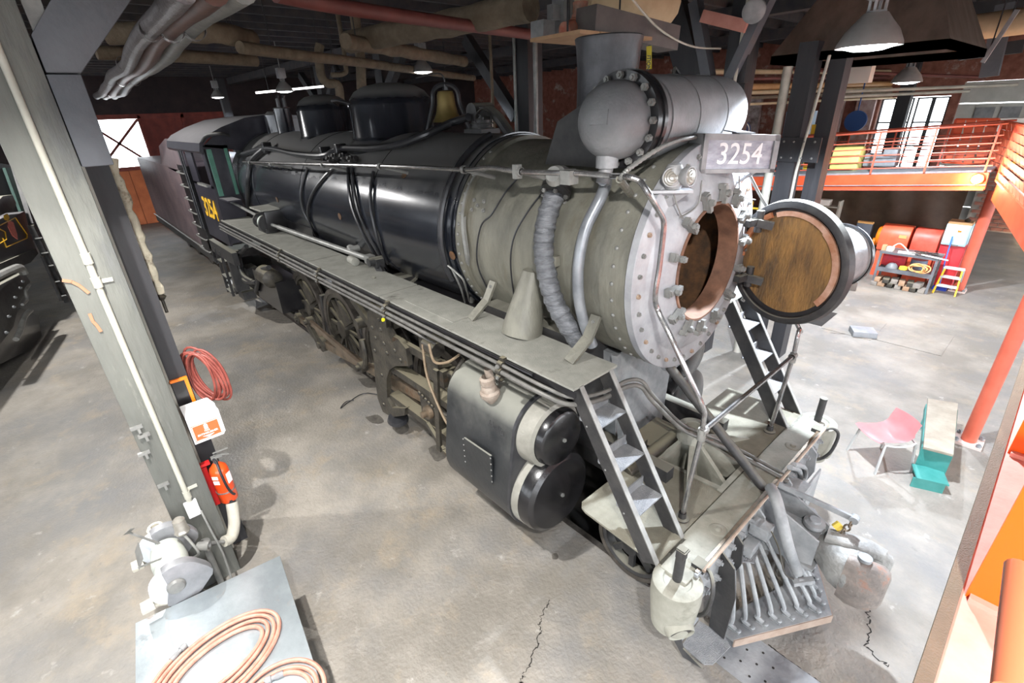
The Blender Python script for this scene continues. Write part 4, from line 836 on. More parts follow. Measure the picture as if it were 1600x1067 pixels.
# --- coupler
m_coup = M('coupler grey cast iron', S(112, 112, 110), S(150, 150, 147), 5, .6, .2, .8, 20, spots=[(S(150, 104, 84), 4, .64, .74)])
cp = NB(); out = [(1.40, -.10), (1.52, -.12), (1.60, -.19), (1.72, -.21), (1.86, -.17), (1.97, -.12), (1.985, -.06), (1.93, -.02), (1.90, .02), (1.84, .03), (1.80, .08), (1.88, .14), (1.96, .17), (1.96, .21), (1.80, .20), (1.64, .14), (1.52, .12), (1.40, .10)]
loft(cp, [(1.36, -.09, .09, .75, .95), (1.50, -.09, .09, .74, .96), (1.56, -.13, .11, .70, .99), (1.64, -.19, .15, .65, 1.02), (1.74, -.215, .19, .62, 1.03), (1.80, -.21, .205, .62, 1.02), (1.83, -.17, .19, .66, .98)]); coup = P('coupler', cp, m_coup, ang=60)
bm = NB(); loft(bm, [(1.76, .07, .205, .65, 1.01), (1.86, .11, .215, .67, 1.0), (1.96, .15, .22, .70, .97), (1.985, .17, .21, .74, .93)]); P('guard_arm', bm, m_coup, coup, ang=60)
bm = NB(); loft(bm, [(1.72, -.21, -.07, .60, 1.05), (1.80, -.215, -.06, .57, 1.06), (1.88, -.20, -.02, .57, 1.06), (1.95, -.17, .0, .58, 1.05), (2.0, -.13, -.01, .62, 1.01), (2.015, -.10, -.03, .68, .95)]); kn = P('coupler_knuckle', bm, M('rusty knuckle', S(104, 98, 94), S(142, 132, 124), 6, .6, .2, .5, 30, spots=[(S(146, 92, 68), 3, .54, .66)]), coup, ang=60)
bm = NB(); loft(bm, [(1.52, -.05, .09, .95, 1.05), (1.66, -.04, .13, .97, 1.075), (1.80, .02, .18, .97, 1.06), (1.92, .10, .20, .92, 1.02)], 16); P('head_top', bm, m_coup, coup, ang=60)
bm = NB(); lathe(bm, [(0, 0), (0, .05), (.03, .05), (.035, 0)], (1.82, -.11, 1.06), (0, 0, 1), 18); P('knuckle_pin', bm, m_pilot, coup)
bm = NB(); box(bm, (1.25, 0, .86), (.44, .18, .24)); prism(bm, [(1.03, -.16, 1.22), (1.50, -.14, 1.02), (1.50, -.14, .74), (1.03, -.16, .62)], (0, .02, 0)); prism(bm, [(1.03, .16, 1.22), (1.50, .14, 1.02), (1.50, .14, .74), (1.03, .16, .62)], (0, -.02, 0)); bar(bm, (1.46, -.16, .70), (1.46, .16, .70), .12, .03, up=(0, 0, 1)); P('coupler_pocket', bm, m_pilot, coup)
bm = NB(); lathe(bm, [(0, .08), (.02, .09), (.05, .085), (.06, .05), (.08, .045), (.08, 0)], (1.40, .05, 1.0), (0, 0, 1), 20); P('lock_lift', bm, m_pilot, coup)
bm = NB(); p = V((1.56, .10, 1.08)); lathe(bm, [(-.03, .03), (-.03, .038), (.03, .038), (.03, 0)], p, (.4, .5, .7), 8); P('gladhand_nut', bm, M('yellow brass nut', S(196, 170, 70), None, rough=.4, metal=.3), coup)
# brake hoses
bm = NB(); tube(bm, smooth_path([at(1204, 762, x=1.08), at(1212, 778, x=1.16), at(1222, 815, x=1.27), at(1232, 855, x=1.36), at(1246, 893, x=1.44)], 6), .047, 12); hz = P('brake_hose', bm, m_pilot, beam)
bm = NB(); p = at(1247, 905, x=1.46); bar(bm, p+V((-.02, -.05, -.02)), p+V((.10, .06, .03)), .05, .04); lathe(bm, [(-.05, .03), (.05, .03), (.05, 0)], p+V((.05, .02, 0)), (.8, .5, .1), 12); P('hose_gladhand', bm, m_pilot, hz)
bm = NB(); tube(bm, smooth_path([at(1205, 830, x=1.2), at(1216, 855, x=1.3), at(1226, 895, x=1.4), at(1240, 905, x=1.46)], 10), .006, 5); P('hose_chain', bm, m_oily, hz)
for q in (((1234, 730), (1248, 735), (1250, 752), (1240, 768)), ((1240, 726), (1256, 730), (1258, 745), (1250, 758))):
    bm = NB(); tube(bm, smooth_path([at(*k, x=1.08) for k in q], 5), .025, 10); P('signal_hose', bm, m_pilot, beam)
for c_, s_ in (((1.12, .38, 1.02), (.2, .18, .16)), ((1.1, -.24, .95), (.12, .1, .14)), ((1.12, -.40, 1.08), (.16, .12, .12)), ((1.09, -.50, .92), (.10, .16, .1)), ((1.2, .62, .9), (.02, .3, .4))):
    bm = NB(); box(bm, c_, s_); P('beam_fitting', bm, m_pilot, beam, bevel=.008)
# --- pilot (cowcatcher)
apex = 1.74
def vline(y): return apex-(abs(y)/.86)*.50
bm = NB()
for s in (-1, 1): prism(bm, [(apex, 0, .16), (vline(.86), s*.86, .16), (vline(.86)-.20, s*.86, .16), (apex-.42, 0, .16)], (0, 0, .035))
pil = P('pilot_base', bm, m_pilot)
bm = NB()
for s in (-1, 1): prism(bm, [(apex+.012, 0, .10), (vline(.86)+.012, s*.86, .10), (vline(.86), s*.86, .10), (apex, 0, .10)], (0, 0, .09))
P('pilot_toe', bm, M('pilot toe wood', S(128, 110, 97), S(146, 130, 118), 8, .7), pil)
rb = NB(); lathe(rb, [(0, .024), (.012, .02), (.018, 0)], seg=10); prv_me = finish('pilot_rivet', rb, m_pilot)
for s in (-1, 1):
    for k in range(7):
        y = s*(.06+.118*k); xb = vline(y)-.13
        top = V((1.05, y*.96, .84)); ft = V((xb, y, .215)); mid = top.lerp(ft, .88)+V((.015, 0, .015))
        bm = NB(); tube(bm, smooth_path([top, top.lerp(mid, .12)+V((.02, 0, .01)), mid, ft+V((-.02, 0, .02)), ft+V((.05, 0, -.01))], 4), .021, 8); b_ = P('pilot_bar', bm, m_pilot, pil)
        bm = NB(); box(bm, ft+V((.04, 0, -.012)), (.09, .055, .014)); P('bar_foot', bm, m_pilot, b_)
        inst('pilot_rivet', prv_me, pil, ft+V((.07, 0, -.004)))
bm = NB(); bar(bm, (1.04, -.80, .76), (1.04, .80, .76), .06, .10); P('pilot_top_bar', bm, m_pilot, pil)
for s in (-1, 1):
    bm = NB(); prism(bm, [(vline(.86)-.20, s*.86, .16), (1.02, s*.86, .16), (1.02, s*.90, .72), (1.06, s*.90, .72)], (0, s*.012, 0)); P('pilot_side_plate', bm, m_dk, pil)
# corner steps
for s in (-1, 1):
    bm = NB(); prism(bm, [(.95, s*.93, .20), (1.18, s*.90, .20), (1.25, s*.95, .20), (1.22, s*1.20, .20), (1.17, s*1.25, .20), (.96, s*1.24, .20)], (0, 0, .014)); stp = P('corner_step', bm, m_tread, pil)
    bm = NB(); prism(bm, [(.93, s*.92, .20), (.93, s*1.25, .20), (.88, s*1.30, .62), (.88, s*1.0, .76)], (.012, 0, 0)); P('step_back', bm, m_pilot, stp)
    bm = NB(); prism(bm, [(.86, s*1.26, .76), (.90, s*1.29, .30), (1.0, s*1.27, .14), (1.17, s*1.26, .17), (.98, s*1.25, .21), (.93, s*1.24, .35)], (0, s*.012, 0)); P('step_side', bm, m_dk, stp)
bm = NB(); c = at(1163, 864, z=.80); prism(bm, [c+V((-.10, -.10, 0)), c+V((.02, -.12, 0)), c+V((.11, -.05, 0)), c+V((.08, .09, 0)), c+V((-.10, .08, 0))], (0, 0, .014)); P('small_step', bm, m_tread, beam)
# front end dark filler below the deck (truck frame and draft sills)
for y in (-.45, .45):
    bm = NB(); box(bm, (.35, y, .80), (1.1, .10, .45)); P('draft_sill', bm, m_dk)
# --- cab
def cp_(px, py, y=-1.52): return at(px, py, y=y)
CX0, CX1 = -10.35, -12.3
bm = NB(); box(bm, ((CX0+CX1)/2, -1.50, 2.55), (abs(CX0-CX1), .04, 1.3)); box(bm, (CX0-.12, -1.50, 3.6), (.24, .04, .9)); box(bm, (CX0-1.62, -1.5, 3.6), (.66, .04, .9)); box(bm, ((CX0+CX1)/2, -1.5, 4.02), (abs(CX0-CX1), .05, .14)); cab = P('cab_side', bm, m_cab)
bm = NB(); box(bm, ((CX0+CX1)/2, 1.50, 3.0), (abs(CX0-CX1), .04, 2.1)); P('cab_side', bm, m_cab)
bm = NB(); prism(bm, [(CX0, -1.5, 1.95), (CX0, -1.04, 1.95), (CX0, -1.04, 4.0), (CX0, -1.5, 4.05)], (-.03, 0, 0)); prism(bm, [(CX0, -1.5, 4.0), (CX0, -1.2, 4.25), (CX0, -.6, 4.5), (CX0, 0, 4.58), (CX0, .6, 4.5), (CX0, 1.5, 4.05), (CX0, 1.5, 3.4), (CX0, -.9, 3.9)], (-.03, 0, 0)); P('cab_front', bm, m_cab, cab)
bm = NB(); prof = [(-1.62, 3.92), (-1.58, 4.08), (-1.45, 4.20), (-1.1, 4.36), (-.6, 4.52), (0, 4.58), (.6, 4.52), (1.1, 4.36), (1.45, 4.20), (1.58, 4.08), (1.62, 3.92)]
prism(bm, [(CX0+.15, y, z) for y, z in prof]+[(CX0+.15, y*.97, z-.05) for y, z in reversed(prof)], (-3.6, 0, 0)); P('cab_roof', bm, m_cab, cab, ang=30)
bm = NB(); bar(bm, (CX0-.45, -1.53, 3.18), (CX0-1.35, -1.53, 3.18), .06, .05); P('arm_rest', bm, m_pipe, cab)
bm = NB(); bar(bm, (CX0+.02, -1.42, 3.95), (CX0+.02, -1.42, 3.0), .05, .09); bar(bm, (CX0+.02, -1.1, 3.95), (CX0+.02, -1.1, 3.0), .05, .06); P('cab_window_frame', bm, m_green, cab)
bm = NB(); box(bm, (CX0+.35, -1.35, 2.95), (.7, .25, .03)); P('cab_shelf', bm, m_cab, cab)
e1 = V((1, 0, 0)); mat4 = Matrix((e1, V((0, 0, 1)), V((0, -1, 0)))).transposed().to_4x4(); mat4.translation = V((CX0-.95, -1.53, 2.62))
text_mesh('cab_number', '3254', .62, m_yel, .004, cab, mat4, bold=.012)
bm = NB(); tube(bm, smooth_path([at(313, 228, y=-1.55), at(322, 212, y=-1.45), at(345, 209, y=-1.25), at(358, 212, y=-1.1)], 5), .03, 8); P('cab_gutter_pipe', bm, m_dk, cab)
for q in (-11.1, -11.35):
    bm = NB(); tube(bm, [(q-1.3, -1.58, 2.0), (q-1.3, -1.58, 3.9)], .02, 8); P('cab_handrail', bm, m_pipedk, cab)
bm = NB(); box(bm, (CX0-1.4, -1.45, 1.55), (2.4, .12, .3)); box(bm, (CX0-.9, -1.35, 1.1), (.16, .3, 1.0)); P('cab_underframe', bm, m_dk, cab)
bm = NB()
for z in (.45, .85, 1.25): box(bm, (CX1+.3, -1.42, z), (.5, .25, .03))
box(bm, (CX1+.05, -1.5, .95), (.03, .06, 1.2)); box(bm, (CX1+.55, -1.5, .95), (.03, .06, 1.2)); P('cab_steps', bm, m_dk, cab)
# ================================================================== TENDER
ten = thing('tender', 'long dark riveted tender with ladder rungs coupled behind the cab', 'tender', (-18, 0, 0))
TX0, TX1 = -12.75, -21.6
bm = NB(); box(bm, ((TX0+TX1)/2-.6, 0, 2.35), (abs(TX0-TX1)-1.2, 3.0, 2.1)); obj('tank', bm, m_tend, ten, bevel=.05)
bm = NB(); prism(bm, [(TX0-.4, -1.5, 3.2), (TX0-.4, -1.5, 3.9), (TX0-.6, -1.40, 4.12), (TX0-2.4, -1.40, 4.10), (TX0-3.2, -1.48, 3.9), (TX0-3.6, -1.5, 3.4)], (0, .06, 0)); obj('coal_bunker_side', bm, m_tend, ten)
bm = NB(); prism(bm, [(TX0-.4, 1.44, 3.2), (TX0-.4, 1.44, 3.9), (TX0-2.4, 1.44, 4.10), (TX0-3.6, 1.44, 3.4)], (0, .06, 0)); obj('coal_bunker_side', bm, m_tend, ten)
bm = NB(); box(bm, ((TX0+TX1)/2, 0, 1.18), (abs(TX0-TX1), 3.05, .22)); obj('tender_frame', bm, m_dk, ten)
bm = NB(); box(bm, (TX0-.55, -1.46, 2.35), (1.15, .10, 2.3)); lp = obj('front_post', bm, m_blk, ten)
for k in range(7):
    bm = NB(); tube(bm, smooth_path([(TX0-.05, -1.5, 1.35+.33*k), (TX0-.09, -1.58, 1.35+.33*k), (TX0-1.0, -1.58, 1.35+.33*k), (TX0-1.04, -1.5, 1.35+.33*k)], 4), .02, 6); obj('ladder_rung', bm, m_pipe, ten)
for x in (-15.6, -17.3, -19.2, -20.9):
    bm = NB(); lathe(bm, [(-.08, 0), (-.08, .46), (.06, .44), (.08, .15), (.1, 0)], (x, -.8, .46), (0, -1, 0), 28); obj('tender_wheel', bm, m_rail, ten)
for x in (-16.45, -20.05):
    bm = NB(); box(bm, (x, -.98, .55), (2.3, .14, .25)); box(bm, (x, -.98, .75), (.5, .16, .4)); obj('tender_truck', bm, m_dk, ten)
bm = NB(); tube(bm, [(TX0-.6, -1.56, 1.35), (TX1+.1, -1.56, 1.35)], .02, 8); obj('tender_handrail', bm, m_pipe, ten)
bm = NB()
for x in (-15.5, -17.5, -19.5, -21.0):
    for k in range(22): lathe(bm, [(0, .014), (.01, 0)], (x, -1.5, 1.4+.09*k), (0, -1, 0), 6)
obj('tank_rivets', bm, m_tend, ten, kind='stuff')
# ================================================================== NEAR LEFT: POST AND WHAT HANGS ON IT
post = thing('timber_post', 'grey painted timber roof post with white conduit and diagonal brace, left foreground', 'post', (-3.03, -4.015, 0))
def Q(name, bm, mat, parent, **k): return obj(name, bm, mat, parent, **k)
bm = NB(); box(bm, (-3.035, -4.015, 3.1), (.37, .37, 6.2)); shaft = Q('post_shaft', bm, m_post, post, bevel=.012)
bm = NB(); box(bm, (-3.03, -3.73, 4.49), (.34, .19, .60)); Q('bolster_block', bm, m_brace, post, bevel=.008)
bm = NB(); prism(bm, [(-2.87, -3.82, 4.80), (-2.87, -3.63, 4.80), (-2.87, -2.55, 5.95), (-2.87, -2.55, 6.2), (-2.87, -2.85, 6.2), (-2.87, -3.82, 5.02)], (-.30, 0, 0)); Q('knee_brace', bm, m_brace, post, bevel=.008)
bm = NB(); prism(bm, [(-2.90, -3.80, 5.02), (-2.90, -3.82, 6.2), (-2.90, -3.70, 6.2), (-2.90, -3.70, 5.10)], (-.05, 0, 0)); Q('conduit_riser', bm, m_pipe, post)
m_wconduit = M('white conduit', S(160, 158, 146), S(178, 176, 164), 5, .4)
bm = NB(); tube(bm, [(-2.83, -4.015, 1.12), (-2.83, -4.01, 6.2)], .024, 12); cnd = Q('conduit', bm, m_wconduit, post)
for z in (3.55, 3.36, .98+.22):
    bm = NB(); lathe(bm, [(-.04, .024), (-.04, .032), (.04, .032), (.04, .024)], (-2.83, -4.012, z), (0, 0, 1), 14); Q('conduit_coupling', bm, m_wconduit, cnd)
bm = NB(); box(bm, (-2.843, -3.96, 3.36), (.012, .10, .03)); box(bm, (-2.843, -3.96, 1.25), (.012, .10, .03)); Q('conduit_strap', bm, m_wconduit, cnd)
bm = NB(); box(bm, (-2.82, -4.015, 1.03), (.06, .11, .17)); Q('switch_box', bm, m_white, post, bevel=.008)
m_leather = M('tan strap', S(150, 108, 82), None, rough=.7)
for pts in (((97, 438), (112, 440), (124, 446), (139, 458)), ((140, 490), (145, 502), (151, 508), (158, 518))):
    bm = NB(); pp = [at(x, y, x=-2.845) for x, y in pts]
    for a, b in zip(pp, pp[1:]): bar(bm, a, b, .012, .022)
    Q('tan_strap', bm, m_leather, post)
for (px, py) in ((213, 668), (225, 680), (225, 708), (255, 757)):
    bm = NB(); p = at(px, py, x=-2.84); box(bm, p, (.03, .09, .03)); box(bm, p+V((.01, .01, -.03)), (.02, .02, .06)); Q('wall_hook', bm, m_pipe, post)
# dark steel backing post
bm = NB(); box(bm, (-3.45, -3.72, 2.2), (.36, .16, 4.4)); o = obj('steel_upright', bm, m_timber); tag(o, 'dark upright close behind the grey timber post', 'post')
bm = NB(); box(bm, (-3.24, -3.815, 2.2), (.03, .035, 4.4)); o = obj('white_strip', bm, m_wconduit); tag(o, 'narrow white strip between the grey post and the dark upright', 'strip')
ip_ = thing('lagged_pipe', 'flaking cream lagged pipe stub on the edge of the dark upright', 'pipe', (-3.5, -3.60, 2.8))
m_flake = M('flaking cream lagging', S(176, 168, 148), S(206, 198, 176), 6, .9, 0, .9, 14, spots=[(S(110, 96, 78), 4, .56, .66)])
bm = NB(); pts = [(-3.5+.01*math.sin(i*2.1), -3.60+.006*math.sin(i*1.3), 3.0+.06*i) for i in range(21)]; tube(bm, pts, [.040+.010*math.sin(i*2.3)+.006*math.sin(i*5.1) for i in range(21)], 12); Q('lagging', bm, m_flake, ip_)
bm = NB(); cyl(bm, (-3.5, -3.60, 2.8), (-3.5, -3.60, 4.22), .014); lathe(bm, [(0, .02), (.03, .045), (.06, .02), (.06, 0)], (-3.5, -3.60, 2.93), (0, 0, 1), 14); Q('pipe', bm, m_oily, ip_)
# fire extinguisher
m_fire = M('extinguisher red', S(232, 70, 24), S(240, 84, 34), 3, .3, 0, coat=.3)
ex = thing('fire_extinguisher', 'orange red fire extinguisher hung on the side of the grey post', 'extinguisher', (-3.0, -3.69, .8))
EX = V((-3.0, -3.69, 0))
bm = NB(); lathe(bm, [(.82, 0), (.82, .078), (.835, .088), (1.20, .088), (1.25, .078), (1.285, .045), (1.30, .03), (1.30, 0)], EX, (0, 0, 1), 32); Q('cylinder', bm, m_fire, ex)
bm = NB(); cyl(bm, EX+V((0, 0, 1.29)), EX+V((0, 0, 1.36)), .022); box(bm, EX+V((.0, .02, 1.37)), (.03, .10, .03)); bar(bm, EX+V((0, .0, 1.40)), EX+V((.02, .13, 1.36)), .02, .008); bar(bm, EX+V((0, .0, 1.42)), EX+V((.02, .14, 1.43)), .02, .006); Q('valve_handle', bm, m_pipe, ex)
bm = NB(); tube(bm, smooth_path([EX+V((.01, -.01, 1.36)), EX+V((.06, -.0, 1.33)), EX+V((.098, .0, 1.2)), EX+V((.102, .01, 1.05)), EX+V((.098, .03, .95)), EX+V((.09, .05, .91))], 6), .013, 8); Q('hose', bm, m_pipedk, ex)
bm = NB(); lathe(bm, [(.955, .089), (.955, .092), (.97, .092), (.97, .089)], EX, (0, 0, 1), 32); Q('strap_band', bm, m_pipe, ex)
for (t, z, h, w_) in ((-.75, 1.17, .04, .06), (-.75, 1.11, .045, .06), (.72, 1.12, .12, .06)):
    d = V((math.cos(t), math.sin(t), 0)); bm = NB(); box(bm, EX+d*.089+V((0, 0, z)), (.003, w_, h), Matrix.Rotation(t, 3, 'Z')); Q('label_sticker', bm, m_white, ex)
bm = NB(); box(bm, EX+V((-.02, -.10, 1.33)), (.05, .10, .03)); box(bm, EX+V((-.10, -.11, 1.0)), (.03, .05, .5)); Q('wall_bracket', bm, M('bracket red', S(206, 30, 30), None, rough=.4), ex)
# sign box
sb = thing('extinguisher_sign', 'white box sign with orange fire extinguisher panel fixed to the grey post', 'sign', (-2.96, -3.68, 1.6))
SX = -2.955
bm = NB(); prism(bm, [(SX, -3.80, 1.62), (SX, -3.545, 1.62), (SX, -3.53, 1.64), (SX, -3.53, 1.90), (SX, -3.80, 1.90)], (.012, 0, 0)); Q('sign_face_plate', bm, m_white, sb)
bm = NB(); prism(bm, [(SX, -3.80, 1.90), (SX, -3.53, 1.90), (SX-.03, -3.53, 1.95), (SX-.2, -3.56, 1.95), (SX-.2, -3.80, 1.95)], (0, 0, .012)); prism(bm, [(SX, -3.53, 1.64), (SX, -3.53, 1.90), (SX-.2, -3.56, 1.95), (SX-.2, -3.56, 1.66)], (0, .01, 0)); Q('sign_box', bm, m_white, sb)
bm = NB(); prism(bm, [(SX+.012, -3.785, 1.64), (SX+.012, -3.55, 1.64), (SX+.012, -3.55, 1.82), (SX+.012, -3.785, 1.82)], (.003, 0, 0)); Q('sign_panel', bm, M('sign orange', S(214, 92, 44), None, rough=.5), sb)
def face_mat(c, s=1):  # text on a +x facing surface, reading left to right along +y
    m4 = Matrix((V((0, 1, 0)), V((0, 0, 1)), V((1, 0, 0)))).transposed().to_4x4(); m4.translation = V(c); return m4
text_mesh('sign_text', 'FIRE', .026, m_white, .0006, sb, face_mat((SX+.0158, -3.667, 1.728)))
text_mesh('sign_text', 'EXTINGUISHER', .026, m_white, .0006, sb, face_mat((SX+.0158, -3.667, 1.700)), bold=.0006)
bm = NB(); lathe(bm, [(0, .016), (.05, .016), (.056, .006), (.066, .006)], (0, 0, 0), (0, 0, 1), 12); bmesh.ops.scale(bm, vec=(.03, 1, 1), verts=bm.verts[:]); bmesh.ops.translate(bm, vec=(SX+.0158, -3.667, 1.745), verts=bm.verts[:]); Q('sign_pictogram', bm, m_white, sb)
bm = NB()
for z0 in (1.648, 1.812): box(bm, (SX+.0155, -3.667, z0), (.001, .222, .004))
for y0 in (-3.778, -3.556): box(bm, (SX+.0155, y0, 1.73), (.001, .004, .168))
prism(bm, [(SX+.0155, -3.72, 1.678), (SX+.0155, -3.614, 1.678), (SX+.0155, -3.667, 1.654)], (.001, 0, 0)); Q('sign_border', bm, m_white, sb)
# hose reel behind the post
hc = thing('air_hose', 'red brown air hose coiled on an orange bracket behind the grey post', 'hose', (-3.3, -3.62, 1.7))
m_hose = M('red brown hose', S(116, 52, 44), S(146, 76, 66), 9, .55)
for k in range(9):
    c = V((-3.30-.018*(k % 3), -3.535+.024*(k % 5), 2.12)); rx = .09+.006*k; rz = .27-.012*(k % 4)
    bm = NB(); tube(bm, [c+V((rx*math.cos(t)*.8, rx*math.cos(t), rz*math.sin(t)-.02*k*math.cos(t))) for t in [i*2*PI/28 for i in range(28)]], .0125, 7, True); Q('hose_loop', bm, m_hose, hc)
m_brk = M('bright orange bracket', S(240, 120, 20), None, rough=.4)
bm = NB(); box(bm, (-3.24, -3.665, 1.98), (.03, .03, .42)); box(bm, (-3.24, -3.73, 2.20), (.03, .16, .025)); Q('hose_bracket', bm, m_brk, hc)
bm = NB(); box(bm, (-3.25, -3.735, 1.98), (.02, .11, .40)); Q('bracket_plate', bm, m_blk, hc)
# pipe elbow at the post foot
pe = thing('pipe_elbow', 'cream lagged pipe elbow at the foot of the grey post', 'pipe', (-2.85, -3.65, 0))
m_cream = M('cream lagging', S(162, 158, 146), S(182, 178, 166), 6, .8, 0, .5, 20)
p0 = at(362, 785, x=-2.95); p1 = at(366, 815, x=-2.86); p2 = at(362, 838, x=-2.80); p3 = at(350, 846, x=-2.76)
bm = NB(); tube(bm, smooth_path([p0, p1, p2, p3], 6), .058, 16); Q('lagged_elbow', bm, m_cream, pe)
bm = NB(); cyl(bm, p0, p0+V((-.03, -.02, .26)), .045); Q('riser', bm, m_pipedk, pe)
bm = NB(); p4 = at(320, 850, x=-2.72); cyl(bm, p3, p4, .02); lathe(bm, [(-.05, .0), (-.05, .05), (.03, .055), (.04, .03), (.05, 0)], p4, (0, 0, 1), 16); cyl(bm, p4, V((p4.x, p4.y, .0)), .03); Q('steam_trap', bm, m_pipe, pe)
# ------------------------------------------------------------------ steel table with air hoses
tb = thing('steel_table', 'bare steel topped work table in the left foreground', 'table', (-1.2, -4.1, 0))
m_stab = M('bare steel top', S(140, 148, 152), S(172, 180, 184), 2.2, .35, .5, .06, 30, spots=[(S(176, 148, 128), 1.6, .58, .7), (S(108, 112, 114), 3, .6, .72)])
TZ = .75
bm = NB(); prism(bm, [(-2.065, -4.66, TZ-.03), (-1.925, -3.545, TZ-.03), (.55, -3.86, TZ-.03), (.40, -4.95, TZ-.03)], (0, 0, .03)); Q('table_top', bm, m_stab, tb, bevel=.004)
for (x, y) in ((-1.97, -4.60), (-1.85, -3.62), (.45, -3.92), (.33, -4.88)):
    bm = NB(); box(bm, (x, y, (TZ-.03)/2), (.06, .06, TZ-.03)); Q('leg', bm, m_dk, tb)
m_ahose = M('pink brown air hose', S(172, 116, 98), S(196, 144, 126), 12, .5)
def table_hose(cx, cy, A_, B_, rot, turns, r, label, sp=.046, seed=1, a0=0):
    hs = thing('air_hose', label, 'hose', (cx, cy, TZ))
    pts = []; n = 40; rnd = random.Random(seed)
    for i in range(int(n*turns)+1):
        t = a0+2*PI*i/n; k = i/n; q = V(((A_-sp*k)*math.cos(t), (B_-sp*k)*math.sin(t), 0)); q.rotate(Matrix.Rotation(rot, 3, 'Z'))
        pts.append(V((cx, cy, TZ+r+.001))+q+V((.008*math.sin(k*9), .008*math.cos(k*7), 0)))
    bm = NB(); tube(bm, pts, r, 9); Q('hose_coil', bm, m_ahose, hs)
    for e, f in ((pts[0], pts[1]), (pts[-1], pts[-2])):
        d = (e-f).normalized(); bm = NB(); lathe(bm, [(-.05, r*1.1), (-.05, r*1.35), (.0, r*1.35), (.01, r*1.0), (.03, r*1.0), (.035, r*1.6), (.07, r*1.6), (.075, r), (.075, 0)], e, d, 12); box(bm, e+d*.055+V((0, 0, .006)), (.02, .05, .02)); cl = Q('hose_coupling', bm, m_boxgrey, hs)
    return hs
table_hose(-1.22, -4.24, .50, .34, math.radians(101), 4.35, .0165, 'pinkish air hose coiled in wide loops on the steel table', seed=2, a0=1.9)
table_hose(-.62, -4.0, .34, .30, math.radians(80), 2.6, .0165, 'second pinkish air hose coil at the near end of the steel table', seed=5, a0=4.0)
# ------------------------------------------------------------------ bench grinder
gr = thing('bench_grinder', 'pale grey double ended grinder on a pedestal between the post and the table', 'grinder', (-2.3, -4.3, 0))
m_grd = M('grinder grey green', S(164, 168, 160), S(184, 188, 180), 5, .5)
GZ = .93; gy_ = -4.31
bm = NB(); box(bm, (-2.36, gy_, .35), (.24, .26, .7)); box(bm, (-2.36, gy_, .02), (.44, .44, .04)); box(bm, (-2.36, gy_, .73), (.44, .24, .05)); Q('pedestal', bm, m_dk, gr)
bm = NB(); lathe(bm, [(-2.56, 0), (-2.56, .10), (-2.53, .125), (-2.42, .135), (-2.36, .14), (-2.30, .135), (-2.18, .125), (-2.15, .10), (-2.15, 0)], (0, gy_, GZ), XA, 32); box(bm, (-2.36, gy_, GZ-.12), (.26, .2, .12)); Q('motor', bm, m_grd, gr)
for (xa, xb) in ((-2.12, -2.03), (-2.68, -2.59)):
    prof = [(gy_+.19*math.cos(t), GZ-.02+.19*math.sin(t)) for t in [math.radians(130+260*i/20) for i in range(21)] ]
    poly = [(-.19*math.cos(math.radians(a))*1.0, .19*math.sin(math.radians(a))) for a in range(60, 181, 10)]
    outl = [(gy_-.06, GZ+.02)]+[(gy_+.02+.20*math.cos(math.radians(a)), GZ+.0+.20*math.sin(math.radians(a))) for a in range(115, 29, -12)]+[(gy_+.24, GZ+.03), (gy_+.265, GZ-.03), (gy_+.25, GZ-.08)]+[(gy_+.02+.20*math.cos(math.radians(a)), GZ-.02+.20*math.sin(math.radians(a))) for a in range(-50, -136, -12)]+[(gy_-.10, GZ-.10)]
    bm = NB(); prism(bm, [(xa, y, z) for y, z in outl], (xb-xa, 0, 0)); gd = Q('wheel_guard', bm, M('guard grey', S(120, 121, 124), S(146, 147, 150), 6, .45, .3), gr, bevel=.012)
    bm = NB(); lathe(bm, [(xb-.01, .07), (xb+.012, .07), (xb+.03, .055), (xb+.035, .02), (xb+.035, 0)], (0, gy_-.01, GZ), XA, 24); Q('hub_cap', bm, m_pipe, gd)
    bm = NB(); lathe(bm, [(xa+.015, 0), (xa+.015, .165), (xb-.015, .165), (xb-.015, 0)], (0, gy_-.03, GZ), XA, 32); Q('grinding_wheel', bm, M('grinding stone', S(196, 200, 206), None, rough=.9), gr)
    bm = NB(); box(bm, ((xa+xb)/2, gy_-.235, GZ-.09), (.12, .09, .035)); bar(bm, ((xa+xb)/2, gy_-.2, GZ-.10), ((xa+xb)/2, gy_-.08, GZ-.18), .03, .03); Q('tool_rest', bm, m_cream, gr, bevel=.004)
bm = NB(); prism(bm, [(-2.66, gy_-.20, GZ+.25), (-2.56, gy_-.22, GZ+.33), (-2.56, gy_-.16, GZ+.36), (-2.66, gy_-.14, GZ+.28)], (.004, .0, .004)); bar(bm, (-2.6, gy_-.18, GZ+.3), (-2.5, gy_-.02, GZ+.12), .015, .015); bar(bm, (-2.2, gy_-.19, GZ+.22), (-2.3, gy_-.03, GZ+.12), .012, .012); prism(bm, [(-2.45, gy_-.19, GZ+.20), (-2.25, gy_-.20, GZ+.15), (-2.25, gy_-.14, GZ+.24), (-2.45, gy_-.14, GZ+.28)], (.004, 0, .004)); Q('eye_shield', bm, m_pipe, gr)
bm = NB(); c = V((-2.45, gy_+.16, GZ+.06)); lathe(bm, [(0, .055), (.02, .065), (.05, .055), (.14, .05), (.16, .03), (.16, 0)], c+V((0, 0, .1)), (-.1, .05, 1), 20); Q('lamp_cup', bm, m_lens, gr)
bm = NB(); tube(bm, smooth_path([c+V((.02, .0, .1)), c+V((.12, .03, .05)), c+V((.18, .05, -.05)), c+V((.12, .0, -.12))], 5), .012, 8); lathe(bm, [(0, .04), (.10, .05), (.10, .03), (0, 0)], c+V((.05, .06, -.08)), (.4, .6, -.1), 16); Q('flexible_arm', bm, m_pipe, gr)
